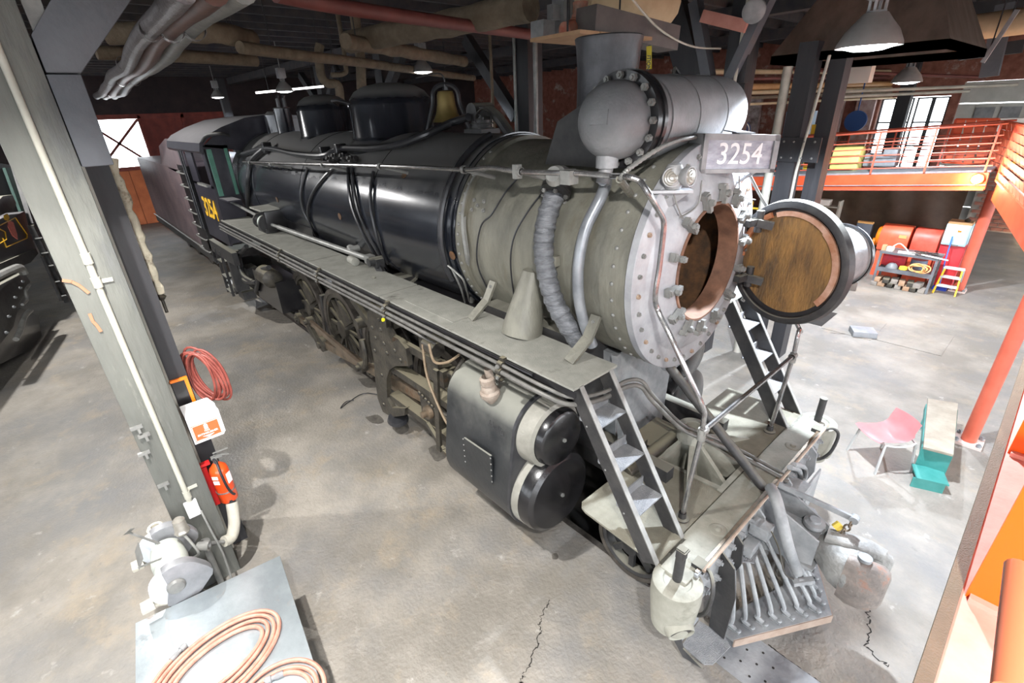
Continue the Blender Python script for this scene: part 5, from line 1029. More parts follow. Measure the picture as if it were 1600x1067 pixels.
bm = NB(); p = V((-2.80, -4.33, .78)); lathe(bm, [(0, .07), (.22, .065), (.24, .075), (.26, .06), (.26, .035), (.22, .03), (.22, 0)], p, (0, 0, 1), 18); box(bm, p+V((0, 0, -.4)), (.12, .12, .8)); o = obj('canister', bm, m_cream); tag(o, 'cream canister standing beside the grinder at the post foot', 'canister')
bm = NB(); tube(bm, smooth_path([(-2.80, -3.96, .98), (-2.70, -3.95, .8), (-2.62, -3.93, .5), (-2.55, -3.95, .1), (-2.5, -3.95, .02)], 6), .011, 7); o = obj('power_cord', bm, m_pipe); tag(o, 'grey power cord running down from the switch box on the post', 'cord')
# ================================================================== RIGHT: CHAIR, BENCH
chair = thing('chair', 'pale pink plastic shell chair with grey tube legs', 'chair', (1.45, 2.95, 0))
m_pink = M('pink plastic', S(214, 140, 142), S(222, 156, 156), 3, .4)
m_cleg = M('chair leg paint', S(160, 160, 158), None, rough=.4)
L1 = at(1324, 703, z=0); L2 = at(1367, 741, z=0); L3 = at(1423, 737, z=0); L4 = L1+(L3-L2)
tops = [V((p.x*.82+1.42*.18, p.y*.82+3.0*.18, .43)) for p in (L1, L2, L3, L4)]
for p, t in zip((L1, L2, L3, L4), tops):
    bm = NB(); tube(bm, [p, t], .016, 8); Q('leg', bm, m_cleg, chair)
bm = NB(); tube(bm, smooth_path(tops, 4)+[tops[0]], .012, 8); Q('seat_frame', bm, m_cleg, chair)
# curved shell: seat and back, facing -x/-y; back on the L3-L4 side
fd = ((L1+L2)/2-(L3+L4)/2).normalized(); sd = V((-fd.y, fd.x, 0)); cc = (L1+L2+L3+L4)/4
prof = [(.24, .44), (.20, .455), (.08, .435), (-.06, .425), (-.15, .44), (-.21, .49), (-.25, .57), (-.28, .66), (-.295, .70)]
bm = NB(); nx = 9; grid = []
for (f, z) in prof:
    row = []
    for i in range(nx):
        u = (i/(nx-1)-.5)*2; wdt = .22 if z < .5 else .21; curl = .035*u*u
        row.append(bm.verts.new(cc+fd*(.05+f+(curl*1.2 if z > .5 else 0))+sd*(u*wdt)+V((0, 0, z+(curl if z < .5 else 0)))))
    grid.append(row)
for a, b in zip(grid, grid[1:]):
    for i in range(nx-1): bm.faces.new((a[i], a[i+1], b[i+1], b[i]))
bmesh.ops.solidify(bm, geom=bm.faces[:], thickness=.012); Q('seat_shell', bm, m_pink, chair, ang=60)
bench = thing('wooden_bench', 'low teal painted bench with worn pale plank top beside the red column', 'bench', (1.85, 3.8, 0))
m_teal = M('teal paint', S(46, 118, 112), S(66, 134, 128), 5, .5); m_plank = M('worn plank', S(128, 119, 105), S(154, 146, 131), 5, .7, 0, .2, 20)
ba, bb_, bc, bd = (at(*p, z=.45) for p in ((1450, 622), (1497, 630), (1490, 710), (1443, 698)))
bm = NB(); prism(bm, [p-V((0, 0, .035)) for p in (ba, bb_, bc, bd)], (0, 0, .035)); Q('plank_top', bm, m_plank, bench, bevel=.004)
ln = (ba-bd).normalized(); wd = (bb_-ba).normalized()
for q, w2 in ((bd.lerp(bc, .5)+ln*.04, 1), (ba.lerp(bb_, .5)-ln*.16, 1)):
    bm = NB(); bar(bm, V((q.x, q.y, .2)), V((q.x, q.y, .2))+ln*.03, .30, .42); Q('end_panel', bm, m_teal, bench)
bm = NB(); q = bd.lerp(bc, .5)-ln*.10; box(bm, (q.x, q.y, .14), (.32, .30, .02), Matrix.Rotation(math.atan2(wd.y, wd.x), 3, 'Z')); box(bm, (q.x-ln.x*.14, q.y-ln.y*.14, .07), (.32, .02, .14), Matrix.Rotation(math.atan2(wd.y, wd.x), 3, 'Z')); Q('foot_box', bm, m_teal, bench)
for e in (bd, bc):
    bm = NB(); q = e-ln*.0; bar(bm, V((q.x, q.y, .36))+ln*.05, V((ba.x if e is bd else bb_.x, ba.y if e is bd else bb_.y, .36))-ln*.12, .02, .10); Q('side_rail', bm, m_teal, bench)
# ================================================================== PLATFORM (the visitor gallery the picture is taken from)
plat = thing('gallery_platform', 'orange red steel visitor gallery with pale red floor and tan edge strip, right foreground', 'platform', (3, 0, 0))
PZ = 2.70
bm = NB(); prism(bm, [(2.20, -2.95, PZ-.02), (2.20, 4.6, PZ-.02), (.95, 11.0, PZ-.02), (3.2, 11.6, PZ-.02), (4.6, 4.8, PZ-.02), (4.6, -2.95, PZ-.02)], (0, 0, .02)); Q('floor_plate', bm, m_pinkfl, plat, smooth=False)
bm = NB(); prism(bm, [(2.183, -2.95, PZ-.02), (2.183, 4.6, PZ-.02), (2.228, 4.6, PZ-.02), (2.228, -2.95, PZ-.02)], (0, 0, .028)); Q('edge_strip', bm, m_tan, plat, smooth=False)
bm = NB(); prism(bm, [(2.32, -2.95, PZ-.40), (2.32, 4.4, PZ-.40), (2.16, 4.6, PZ-.40), (.95, 11.0, PZ-.40), (1.03, 11.0, PZ-.40), (2.24, 4.6, PZ-.40), (2.40, 4.4, PZ-.40), (2.40, -2.95, PZ-.40)], (0, 0, .38)); Q('edge_channel', bm, m_orange, plat, smooth=False)
for y in (-1.90, -.68, .55):
    bm = NB(); box(bm, (2.735, y, PZ+.55), (.99, .02, 1.1)); Q('upright_plate', bm, M('bright orange plate', S(236, 96, 12), None, rough=.35), plat, smooth=False)
    bm = NB(); box(bm, (2.75, y-.015, PZ+.012), (1.0, .05, .024)); Q('plate_foot', bm, m_pinkfl, plat, smooth=False)
bm = NB(); tube(bm, [at(1592, 888, z=3.45), at(1576, 1085, z=3.45)], .026, 14); Q('handrail_tube', bm, M('glossy orange tube', S(206, 112, 78), None, rough=.25, coat=.4), plat)
bm = NB(); tube(bm, [(2.33, -2.6, PZ), (2.33, -2.6, 3.6)], .02, 10); 
bm.free()
for i, (cx, cy) in enumerate(((2.13, 4.36), (.91, 11.72))):
    bm = NB(); cyl(bm, (cx, cy, .03), (cx, cy, PZ-.3), .085 if i == 0 else .115, seg=24); c_ = Q('column', bm, m_red, plat)
    bm = NB(); box(bm, (cx, cy, .018), (.32, .32, .036)); Q('base_plate', bm, M('column base plate', S(196, 176, 168), None, rough=.6), c_, smooth=False)
    for sx in (-.12, .12):
        for sy in (-.12, .12): inst('anchor_bolt', lbolt, c_, (cx+sx, cy+sy, .036))
# slatted guard panels on the far part of the gallery
m_slat = M('guard slat orange', S(216, 104, 72), S(228, 124, 92), 4, .45)
def guard(a, b, z0, z1, rows, cols, parent):
    a = V(a); b = V(b); d = (b-a).normalized(); n = V((-d.y, d.x, 0)); L = (b-a).length
    bm = NB()
    for k in (0, 1): bar(bm, a.lerp(b, k)+V((0, 0, z0)), a.lerp(b, k)+V((0, 0, z1)), .05, .05)
    bar(bm, a+V((0, 0, z1)), b+V((0, 0, z1)), .05, .04); bar(bm, a+V((0, 0, z0)), b+V((0, 0, z0)), .05, .04); gp_ = Q('guard_frame', bm, m_orange, parent)
    sl = NB(); w_ = L/cols*.97; h_ = (z1-z0)/rows
    prism(sl, [(-w_/2, -.02, h_/2), (w_/2, -.02, h_/2), (w_/2-.02, .025, -h_/2), (-w_/2+.02, .025, -h_/2)], (0, .004, .002)); me = finish('guard_slat', sl, m_slat, False)
    for r in range(rows):
        for c in range(cols):
            o = bpy.data.objects.new('guard_slat', me); link(o, gp_)
            o.matrix_basis = Matrix.Translation(a+d*(L*(c+.5)/cols)+V((0, 0, z0+(r+.5)*h_))) @ Matrix((d, n, V((0, 0, 1)))).transposed().to_4x4()
guard((.93, 10.9, 0), (2.1, 5.0, 0), PZ+.02, PZ+1.12, 7, 14, plat)
guard((.55, 12.6, 0), (1.0, 11.1, 0), PZ+.1, PZ+1.1, 6, 4, plat)
guard((-.35, 12.9, 0), (.45, 12.7, 0), PZ+.15, PZ+1.15, 6, 4, plat)
# sloping walkway beyond
wk = thing('walkway', 'orange red steel walkway with thin pipe railing across the far right side', 'walkway', (-1.3, 11, 0))
wa = V((.78, 11.0, 2.88)); wb = V((-4.4, 11.0, 2.46)); 
bm = NB(); bar(bm, wa-V((0, 0, .20)), wb-V((0, 0, .20)), .10, .36); Q('edge_beam', bm, m_orange, wk, smooth=False)
bm = NB(); bar(bm, wa-V((0, .03, .37)), wb-V((0, .03, .37)), .16, .03); Q('beam_flange', bm, m_red, wk, smooth=False)
bm = NB(); bar(bm, wa-V((0, .07, .27)), wb-V((0, .07, .27)), .02, .02); Q('conduit', bm, m_boxgrey, wk, smooth=False)
bm = NB(); bar(bm, wa+V((0, .75, .0)), wb+V((0, .75, .0)), 1.4, .04); Q('walkway_deck', bm, m_pilot, wk, smooth=False)
for sy, off in ((0.02, 0), (1.45, 0)):
    for k in range(5 if sy < 1 else 4):
        p = wa.lerp(wb, (k+.1)/5.0)+V((0, sy, 0)); bm = NB(); bar(bm, p, p+V((0, 0, .95)), .035, .035); Q('railing_post', bm, m_red, wk, smooth=False)
    for h in (.12, .27, .42, .57, .72, .95):
        bm = NB(); tube(bm, [wa+V((0, sy, h)), wb+V((0, sy, h))], .014 if h < .9 else .022, 8); Q('railing_rail', bm, m_red, wk)
# ================================================================== WORK AREA UNDER THE WALKWAY
def hang(o, p):
    bm = NB(); tube(bm, [V(p), V((p[0], p[1], 6.68))], .01, 6); obj('hanger', bm, m_pipedk, o)
def rotz(a): return Matrix.Rotation(a, 3, 'Z')
wbn = thing('workbench', 'grey steel workbench cluttered with tools and papers under the walkway', 'workbench', (-.15, 11.1, 0))
m_wb = M('workbench grey', S(96, 98, 102), S(120, 121, 124), 5, .5, .3)
bx0, bx1, by0, by1 = -.74, .46, 10.95, 11.55
bm = NB(); box(bm, ((bx0+bx1)/2, (by0+by1)/2, .86), (bx1-bx0, by1-by0, .05)); Q('bench_top', bm, m_wb, wbn)
bm = NB(); box(bm, ((bx0+bx1)/2, (by0+by1)/2, .42), (bx1-bx0-.06, by1-by0-.04, .03)); box(bm, ((bx0+bx1)/2, by0+.02, .43), (bx1-bx0-.06, .02, .10)); Q('lower_shelf', bm, m_wb, wbn)
for x in (bx0+.04, bx1-.04):
    for y in (by0+.03, by1-.03):
        bm = NB(); box(bm, (x, y, .42), (.05, .05, .84)); Q('leg', bm, m_wb, wbn)
m_paper = M('paper white', S(232, 230, 222), None, rough=.8)
bm = NB(); box(bm, (-.22, 11.12, .892), (.34, .22, .012), rotz(.15)); o = obj('paper_pad', bm, m_paper); tag(o, 'white paper pad lying on the workbench top', 'paper')
bm = NB(); box(bm, (-.56, 11.1, .94), (.14, .12, .11), rotz(-.1)); o = obj('small_box', bm, M('pale box', S(206, 198, 184), None, rough=.7), bevel=.004); tag(o, 'small pale box at the left end of the workbench', 'box')
bm = NB(); box(bm, (-.69, 11.12, .95), (.09, .12, .13)); o = obj('wooden_block', bm, M('raw wood', S(170, 130, 92), S(190, 150, 112), 6, .8)); tag(o, 'wooden block on the left corner of the workbench', 'block')
rnd = random.Random(4)
toolmats = [m_dk, m_pipe, m_blk, m_oily, m_chrome]
labs = ['thin dark bar', 'bright steel spanner', 'black wrench', 'brown worn file', 'shiny socket bar']
for k in range(12):
    x = -.06+.04*k; y = rnd.uniform(11.0, 11.35); a = rnd.uniform(-.7, .7); L = rnd.uniform(.12, .3); bm = NB(); d = V((math.cos(a), math.sin(a), 0))*L/2
    c = V((x, y, .9+.012*(k % 4))); bar(bm, c-d, c+d, .02, .018); lathe(bm, [(-.009, 0), (-.009, .024), (.009, .024), (.009, 0)], c+d, (0, 0, 1), 8)
    o = obj('hand_tool', bm, toolmats[k % 5]); tag(o, labs[k % 5]+', %s tool from the left in the clutter on the workbench' % ['first', 'second', 'third', 'fourth', 'fifth', 'sixth', 'seventh', 'eighth', 'ninth', 'tenth', 'eleventh', 'twelfth'][k], 'tool', 'hand tools on the workbench')
bm = NB(); tube(bm, smooth_path([(-.6, 11.2, .9), (-.45, 11.25, 1.06), (-.3, 11.2, 1.0), (-.2, 11.2, .9)], 6), .012, 6); o = obj('bent_cable', bm, m_paper); tag(o, 'white cable looping up from the workbench top', 'cable')
bm = NB(); bar(bm, (.1, 10.98, .93), (.62, 10.9, .9), .04, .02); o = obj('white_stick', bm, m_paper); tag(o, 'white flat stick poking out past the right end of the workbench', 'stick')
cc_ = thing('extension_cord', 'yellow and pink extension cord coiled on the lower bench shelf', 'cord', (.12, 11.0, .44))
m_cord = M('yellow cord', S(226, 186, 92), S(216, 150, 120), 6, .5)
for k in range(7):
    bm = NB(); c = V((.12+rnd.uniform(-.04, .04), 10.96-.01*k, .60)); rx = .21-.012*k; rz = .11-.006*k+rnd.uniform(-.015, .015); tube(bm, [c+V((rx*math.cos(t), .04*math.sin(3*t+k), rz*math.sin(t))) for t in [i*2*PI/24 for i in range(24)]], .010, 6, True); Q('cord_loop', bm, m_cord, cc_)
bm = NB(); lathe(bm, [(0, .13), (.04, .135), (.10, .11), (.15, .06), (.16, 0)], (-.42, 11.1, .44), (0, 0, 1), 20); o = obj('hard_hat', bm, M('grey shell', S(116, 118, 118), None, rough=.5)); tag(o, 'grey domed hat shell on the lower bench shelf', 'hat')
bm = NB(); lathe(bm, [(0, .02), (.05, .09), (.12, .08), (.14, 0)], (-.18, 11.05, .44), (0, 0, 1), 9); o = obj('yellow_rag', bm, M('yellow rag', S(222, 190, 60), None, rough=.9)); tag(o, 'crumpled yellow rag beside the grey hat on the bench shelf', 'rag')
bm = NB(); lathe(bm, [(0, .17), (.22, .17), (.22, 0)], (.05, 11.35, .5), (0, 0, 1), 24); o = obj('bucket', bm, M('blue grey tub', S(96, 104, 120), None, rough=.4)); tag(o, 'blue grey round tub behind the coiled cord under the bench top', 'bucket')
bm = NB(); box(bm, (-.45, 11.35, .62), (.5, .2, .3)); o = obj('red_bag', bm, M('red bag', S(190, 40, 36), S(150, 36, 60), 8, .7), bevel=.03); tag(o, 'red bag stuffed at the back of the lower bench shelf', 'bag')
# timber and iron blocks under the bench
woods = [M('block grey', S(120, 112, 104), S(146, 138, 128), 6, .85), M('block brown', S(140, 110, 84), S(164, 134, 108), 6, .85), m_oily]
for k in range(13):
    r_ = k//7; bm = NB(); x = -.66+.165*(k % 7)+.05*r_; box(bm, (x, 11.08+rnd.uniform(-.03, .03), .055+.105*r_), (.13+rnd.uniform(-.02, .02), .34, .10), rotz(rnd.uniform(-.15, .15)))
    o = obj('timber_block', bm, woods[k % 3], bevel=.005); tag(o, '%s, %s row under the workbench, number %s from left' % (['grey timber block', 'brown timber block', 'dark iron block'][k % 3], ['bottom', 'upper'][r_], ['one', 'two', 'three', 'four', 'five', 'six', 'seven'][k % 7]), 'block', 'blocks under the workbench')
# orange tanks
tk = thing('orange_tank', 'orange domed machine tank on the left behind the workbench', 'tank', (-.65, 12.05, 0))
m_tank = M('orange tank', S(206, 84, 52), S(222, 104, 72), 4, .45)
bm = NB(); pr_ = [(-.34, 0), (.34, 0)]
def dom(bm, x0, x1, y, zb, w, h):
    pts = [(y-w/2, zb), (y-w/2, zb+h*.5)]+[(y-w/2*math.cos(t), zb+h*.5+h*.5*math.sin(t)) for t in [PI*i/10 for i in range(1, 10)]]+[(y+w/2, zb+h*.5), (y+w/2, zb)]
    prism(bm, [(x0, a, b) for a, b in pts], (x1-x0, 0, 0))
dom(bm, -1.0, -.36, 12.1, .72, .6, .65); Q('hood', bm, m_tank, tk, bevel=.02)
bm = NB(); lathe(bm, [(0, 0), (0, .24), (.05, .27), (.09, .27), (.09, 0)], (-1.09, 12.1, 1.02), XA, 24); lathe(bm, [(0, 0), (0, .1), (.08, .1), (.08, 0)], (-1.16, 12.05, .85), XA, 16); Q('end_cap', bm, m_brk, tk)
bm = NB(); box(bm, (-.68, 12.1, .36), (.6, .5, .72)); Q('base', bm, m_tank, tk)
bm = NB(); box(bm, (-.50, 11.795, 1.12), (.16, .01, .08)); Q('plate', bm, M('tank plate', S(232, 160, 100), None, rough=.5), tk)
tk2 = thing('orange_tank', 'orange red domed machine tank on the right next to the cabinet', 'tank', (-.05, 12.05, 0))
bm = NB(); dom(bm, -.30, .24, 12.1, .72, .6, .64); Q('hood', bm, M('orange red tank', S(208, 74, 56), S(224, 100, 82), 4, .45), tk2, bevel=.02)
bm = NB(); box(bm, (-.03, 12.1, .36), (.5, .5, .72)); Q('base', bm, m_tank, tk2)
# cabinet
cb = thing('tool_cabinet', 'pale blue upper and red lower tool cabinet beside the far red column', 'cabinet', (.55, 11.9, 0))
bm = NB(); box(bm, (.52, 12.0, .53), (.46, .4, 1.06)); Q('lower_body', bm, M('cabinet red', S(196, 40, 48), S(212, 58, 62), 4, .4), cb, bevel=.008)
bm = NB(); box(bm, (.52, 11.95, 1.32), (.46, .4, .50)); ub = Q('upper_body', bm, M('cabinet pale blue', S(164, 206, 220), S(180, 216, 228), 4, .4), cb, bevel=.008)
bm = NB(); box(bm, (.53, 11.745, 1.32), (.40, .012, .44)); Q('door', bm, M('cabinet pale blue', S(164, 206, 220)), ub)
bm = NB(); box(bm, (.56, 11.735, 1.42), (.07, .01, .04)); Q('sticker', bm, m_brk, ub); 
bm = NB(); box(bm, (.54, 11.735, 1.08), (.16, .02, .03)); Q('pull', bm, m_pipe, ub)
bm = NB(); box(bm, (.52, 11.95, 1.60), (.44, .38, .06)); o = obj('cardboard_tray', bm, M('cardboard', S(176, 138, 96), None, rough=.9)); tag(o, 'brown tray of odds and ends on top of the blue cabinet', 'tray')
bm = NB(); lathe(bm, [(0, .05), (.05, .06), (.08, .02), (.08, 0)], (.62, 11.9, 1.63), (0, 0, 1), 10); o = obj('iron_fitting', bm, m_oily); tag(o, 'dark iron lump in the tray on the blue cabinet', 'fitting')
# step stool
ss = thing('step_stool', 'small step stool with yellow rails and grey treads in front of the red cabinet', 'stool', (.75, 11.3, 0))
m_ys = M('stool yellow', S(230, 190, 50), None, rough=.4); m_gs = M('stool grey tread', S(176, 178, 182), None, rough=.5)
for sx in (.54, .92):
    bm = NB(); bar(bm, (sx+(-.02 if sx < .7 else .02), 11.18, .0), (sx+(.03 if sx < .7 else -.03), 11.42, .60), .03, .04); Q('leg', bm, m_ys, ss)
    bm = NB(); bar(bm, (sx, 11.75, .0), (sx, 11.45, .60), .03, .03); Q('leg', bm, m_gs, ss)
for z, y in ((.20, 11.22), (.40, 11.32), (.60, 11.42)):
    bm = NB(); box(bm, (.73, y+.04, z), (.38, .18, .03)); Q('tread', bm, m_gs, ss)
br_ = thing('broom', 'blue broom leaning beside the end of the workbench', 'broom', (.55, 11.5, 0))
bm = NB(); tube(bm, [(.56, 11.55, .06), (.50, 11.62, .7), (.47, 11.68, 1.3)], .014, 8); Q('handle', bm, M('blue handle', S(50, 110, 210), None, rough=.4), br_)
bm = NB(); box(bm, (.58, 11.55, .04), (.28, .14, .08)); Q('head', bm, M('blue bristle', S(30, 50, 140), None, rough=.8), br_)
# black case
bm = NB(); box(bm, (-1.42, 12.0, .66), (.36, .16, 1.32)); bc_ = obj('black_case', bm, M('case black', S(52, 54, 60), S(66, 68, 74), 4, .5), bevel=.01); tag(bc_, 'tall dark grey board leaning behind the headlight left of the orange tanks', 'board')
bm = NB(); bar(bm, (-1.60, 11.98, 1.345), (-1.24, 11.98, 1.345), .1, .05); o = obj('wooden_batten', bm, M('yellow wood', S(208, 160, 96), None, rough=.8)); tag(o, 'yellow wooden batten lying along the top of the dark grey board', 'batten')
# tarpaulin curtain
bm = NB(); nx, nz = 60, 10; g = []
for j in range(nz+1):
    row = []
    for i in range(nx+1):
        u = i/nx; v = j/nz; x = -4.6+4.95*u; row.append(bm.verts.new((x, 12.75+.05*math.sin(u*40+v*2)*(1-v*.5)+.10*math.sin(u*11+v*4), .1+v*2.35)))
    g.append(row)
for a, b in zip(g, g[1:]):
    for i in range(nx): bm.faces.new((a[i], a[i+1], b[i+1], b[i]))
bmesh.ops.solidify(bm, geom=bm.faces[:], thickness=.01)
o = obj('tarpaulin', bm, M('dark brown tarpaulin', S(96, 80, 66), S(118, 100, 84), 3, .5), ang=80); tag(o, 'dark brown tarpaulin hung as a curtain below the walkway', 'curtain')
# shelf with bottles
sh = thing('shelf_unit', 'cream shelf unit with white bottles under the walkway', 'shelf', (-2.8, 12.3, 0))
for z in (1.18, 1.62):
    bm = NB(); box(bm, (-2.62, 12.3, z), (.86, .3, .03)); Q('shelf', bm, m_cream, sh)
for x in (-3.04, -2.2):
    bm = NB(); box(bm, (x, 12.3, .9), (.04, .3, 1.8)); Q('upright', bm, m_cream, sh)
for k, x in enumerate((-2.62, -2.46, -2.34, -2.85)):
    bm = NB(); lathe(bm, [(0, .055), (.16, .055), (.20, .02), (.25, .02), (.25, 0)], (x, 12.25, 1.195), (0, 0, 1), 14); o = obj('bottle', bm, m_paper); tag(o, ['second', 'third', 'rightmost', 'leftmost'][k]+' white bottle on the cream shelf unit', 'bottle', 'bottles on the cream shelf')
bm = NB(); box(bm, (-2.66, 12.3, 1.72), (.42, .24, .16)); o = obj('lidded_box', bm, m_paper, bevel=.02); tag(o, 'white lidded box on top of the cream shelf unit', 'box')
yb = thing('yellow_barrier', 'yellow pipe barrier behind the open smokebox door', 'barrier', (-3.2, 11.3, 0))
for z in (.75, 1.5):
    bm = NB(); tube(bm, [(-4.4, 11.4, z), (-2.75, 11.5, z)], .03, 8); Q('barrier_rail', bm, m_ys, yb)
for x in (-4.3, -2.75):
    bm = NB(); tube(bm, [(x, 11.45, 0), (x, 11.45, 1.7)], .03, 8); Q('barrier_post', bm, m_ys, yb)
# things on the far side of the walkway
bm = NB(); dom(bm, -2.55, -1.9, 12.0, 2.68, .5, .6); o = obj('yellow_cover', bm, M('pale yellow cover', S(214, 204, 120), S(196, 184, 100), 4, .7), bevel=.04); tag(o, 'pale yellow cover over a machine on the walkway', 'cover')
bm = NB(); box(bm, (-1.5, 12.2, 2.92), (.7, .4, .3)); box(bm, (-1.3, 12.1, 3.12), (.3, .3, .16)); o = obj('machine_parts', bm, m_pilot, bevel=.02); tag(o, 'grey machine parts stacked beside the yellow cover on the walkway', 'machine')
bm = NB(); box(bm, (-4.1, 13.4, 2.05), (.7, .5, 4.1)); o = obj('blue_cabinet', bm, M('dull blue cabinet', S(120, 146, 168), None, rough=.5)); tag(o, 'dull blue locker standing beyond the walkway rail', 'locker')
bm = NB(); box(bm, (-3.55, 13.2, 1.87), (.16, .3, 3.74)); box(bm, (-3.3, 13.2, 2.75), (.7, .3, .2)); o = obj('yellow_stand', bm, m_ys); tag(o, 'yellow machine stand next to the dull blue locker', 'stand')
bm = NB(); lathe(bm, [(0, .3), (.1, .3), (.1, 0)], (-3.1, 15.2, 3.75), (0, -1, 0), 24); tube(bm, [(-3.1, 15.15, 4.0), (-3.1, 15.15, 6.6)], .02, 6); o = obj('blue_reel', bm, M('blue reel', S(40, 74, 130), None, rough=.5)); tag(o, 'round blue drum hanging past the steel column', 'drum'); hang(o, V((-3.1, 15.15, 4.0)))
bm = NB(); lathe(bm, [(0, .0), (0, .30), (.05, .30), (.05, 0)], (-5.35, 12.2, 3.62), (.3, -1, 0), 28); rs = obj('round_sign', bm, M('round sign blue', S(60, 66, 110), None, rough=.5)); tag(rs, 'round blue sign with a white figure in the dim bay behind the number board', 'sign'); hang(rs, V((-5.35, 12.22, 3.9)))
bm = NB(); lathe(bm, [(.052, .24), (.056, .27), (.052, .27)], (-5.35, 12.2, 3.62), (.3, -1, 0), 28); box(bm, (-5.33, 12.13, 3.62), (.22, .02, .1)); Q('sign_mark', bm, m_paper, rs)
# ================================================================== TIMBER FRAMES, HOOD
tf = thing('timber_post', 'black timber post with two diagonal braces behind the feedwater heater', 'post', (-2.0, 4.3, 0))
bm = NB(); box(bm, (-1.98, 4.55, 3.08), (.30, .30, 6.16)); Q('post_shaft', bm, m_timber, tf)
for (p, q, w_, mt, dy) in (((1082, 125), (1042, -25), .42, m_timber, .1), ((1108, 125), (1082, -25), .15, m_brace, -.05), ((1150, 130), (1172, -25), .34, m_timber, .1), ((1138, 130), (1212, -25), .13, m_brace, -.05)):
    a = at(*p, y=4.2+dy); b = at(*q, y=4.2+dy); b = a.lerp(b, min(1, (5.85-a.z)/(b.z-a.z))); bm = NB(); bar(bm, a, b, .2, w_, up=(1, 0, 0)); Q('diagonal_brace', bm, mt, tf)
bm = NB(); tube(bm, [(-1.86, 4.10, 4.3), (-1.82, 4.10, 6.1)], .025, 8); Q('conduit', bm, m_cream, tf)
bm = NB(); bar(bm, (-2.42, 3.95, 5.62), (-1.72, 3.95, 5.40), .06, .16); o = obj('steel_channel', bm, M('pink primed steel', S(176, 118, 104), S(190, 136, 122), 5, .6)); tag(o, 'pink primed steel channel bolted across the black timber braces', 'channel')
bm = NB(); tube(bm, smooth_path([at(985, -5, x=-1.6), at(1030, 45, x=-1.7), at(1080, 72, x=-1.8), at(1126, 76, y=4.05)], 8), .012, 6); o = obj('hanging_cable', bm, m_cream); tag(o, 'thin pale cable sagging from the roof to the black timber post', 'cable')
bm = NB(); lathe(bm, [(0, 0), (0, .14), (.12, .15), (.14, .12), (.14, 0)], at(1180, 15, y=3.9), (.3, -1, -.3), 24); o = obj('alarm_bell', bm, m_boxgrey); tag(o, 'pale grey alarm bell on the right timber brace', 'bell')
stc = thing('steel_column', 'black riveted double column under the dark smoke hood', 'column', (-1.1, 5.0, 0))
bm = NB(); box(bm, (-1.17, 5.0, 2.6), (.26, .3, 5.2)); Q('column_leg', bm, m_timber, stc)
bm = NB(); box(bm, (-.83, 5.3, 2.6), (.22, .3, 5.2)); Q('column_leg', bm, m_timber, stc)
bm = NB(); box(bm, (-1.02, 4.83, 3.72), (.62, .02, .36)); pl = Q('splice_plate', bm, m_timber, stc)
for x in (-1.25, -1.1, -.95, -.8):
    for z in (3.60, 3.84): inst('rivet', rivet_me, pl, (x, 4.82, z), (0, -1, 0))
bm = NB(); tube(bm, [(-1.42, 4.9, .0), (-1.42, 4.9, 4.9)], .07, 12); Q('cream_pipe', bm, m_cream, stc)
bm = NB(); tube(bm, [(-.98, 4.8, 2.0), (-.98, 4.82, 3.4), (-.86, 4.85, 5.0)], .022, 8); Q('conduit', bm, m_cream, stc)
bm = NB(); box(bm, (-1.14, 4.84, 2.62), (.30, .012, .12)); Q('warning_tape', bm, M('red white tape', S(210, 60, 60), S(232, 220, 216), 14, .5, lo=.48, hi=.52, stretch=(2, 2, .2)), stc)
def hood(name, label, x0, x1, y0, y1, z0, z1, k, mat, lip=.12):
    h = thing(name, label, 'hood', ((x0+x1)/2, (y0+y1)/2, z0)); cx, cy = (x0+x1)/2, (y0+y1)/2
    bm = NB(); lo_ = [(x0, y0), (x1, y0), (x1, y1), (x0, y1)]; hi_ = [(cx+(x-cx)*k, cy+(y-cy)*k) for x, y in lo_]
    A_ = [bm.verts.new((x, y, z0)) for x, y in lo_]; B_ = [bm.verts.new((x, y, z0+lip)) for x, y in lo_]; C_ = [bm.verts.new((x, y, z1)) for x, y in hi_]
    for R1, R2 in ((A_, B_), (B_, C_)):
        for i in range(4): bm.faces.new((R1[i], R1[(i+1) % 4], R2[(i+1) % 4], R2[i]))
    bmesh.ops.solidify(bm, geom=bm.faces[:], thickness=.012); Q('hood_skirt', bm, mat, h, smooth=False)
    bm = NB(); lathe(bm, [(z1-.02, .38), (6.9, .38)], (cx, cy, 0), (0, 0, 1), 24); Q('hood_flue', bm, mat, h); return h
m_hood = M('sooted hood sheet', S(118, 106, 98), S(150, 136, 126), 3, .65, .2, .1, 20, stretch=(1, 1, .15))
hood('smoke_hood', 'large dark sheet metal smoke hood hanging top right', -1.75, .45, 5.0, 8.0, 4.95, 6.4, .42, m_hood)
cn_ = thing('board_canopy', 'brown wooden board canopy behind the chimney top', 'canopy', (-2.0, 1.0, 5.1)); mcb = M('brown hood boards', S(150, 116, 84), S(170, 136, 104), 4, .7)
for k in range(4):
    bm = NB(); box(bm, (-2.08, .52+.32*k, 5.14), (.72, .31, .035)); Q('board', bm, mcb, cn_)
bm = NB(); tube(bm, [(-2.1, .6, 5.15), (-2.1, .6, 6.6)], .012, 6); Q('hanger', bm, m_pipedk, cn_)
bm = NB(); tube(bm, [(-2.1, 1.5, 5.15), (-2.1, 1.5, 6.6)], .012, 6); Q('hanger', bm, m_pipedk, cn_)
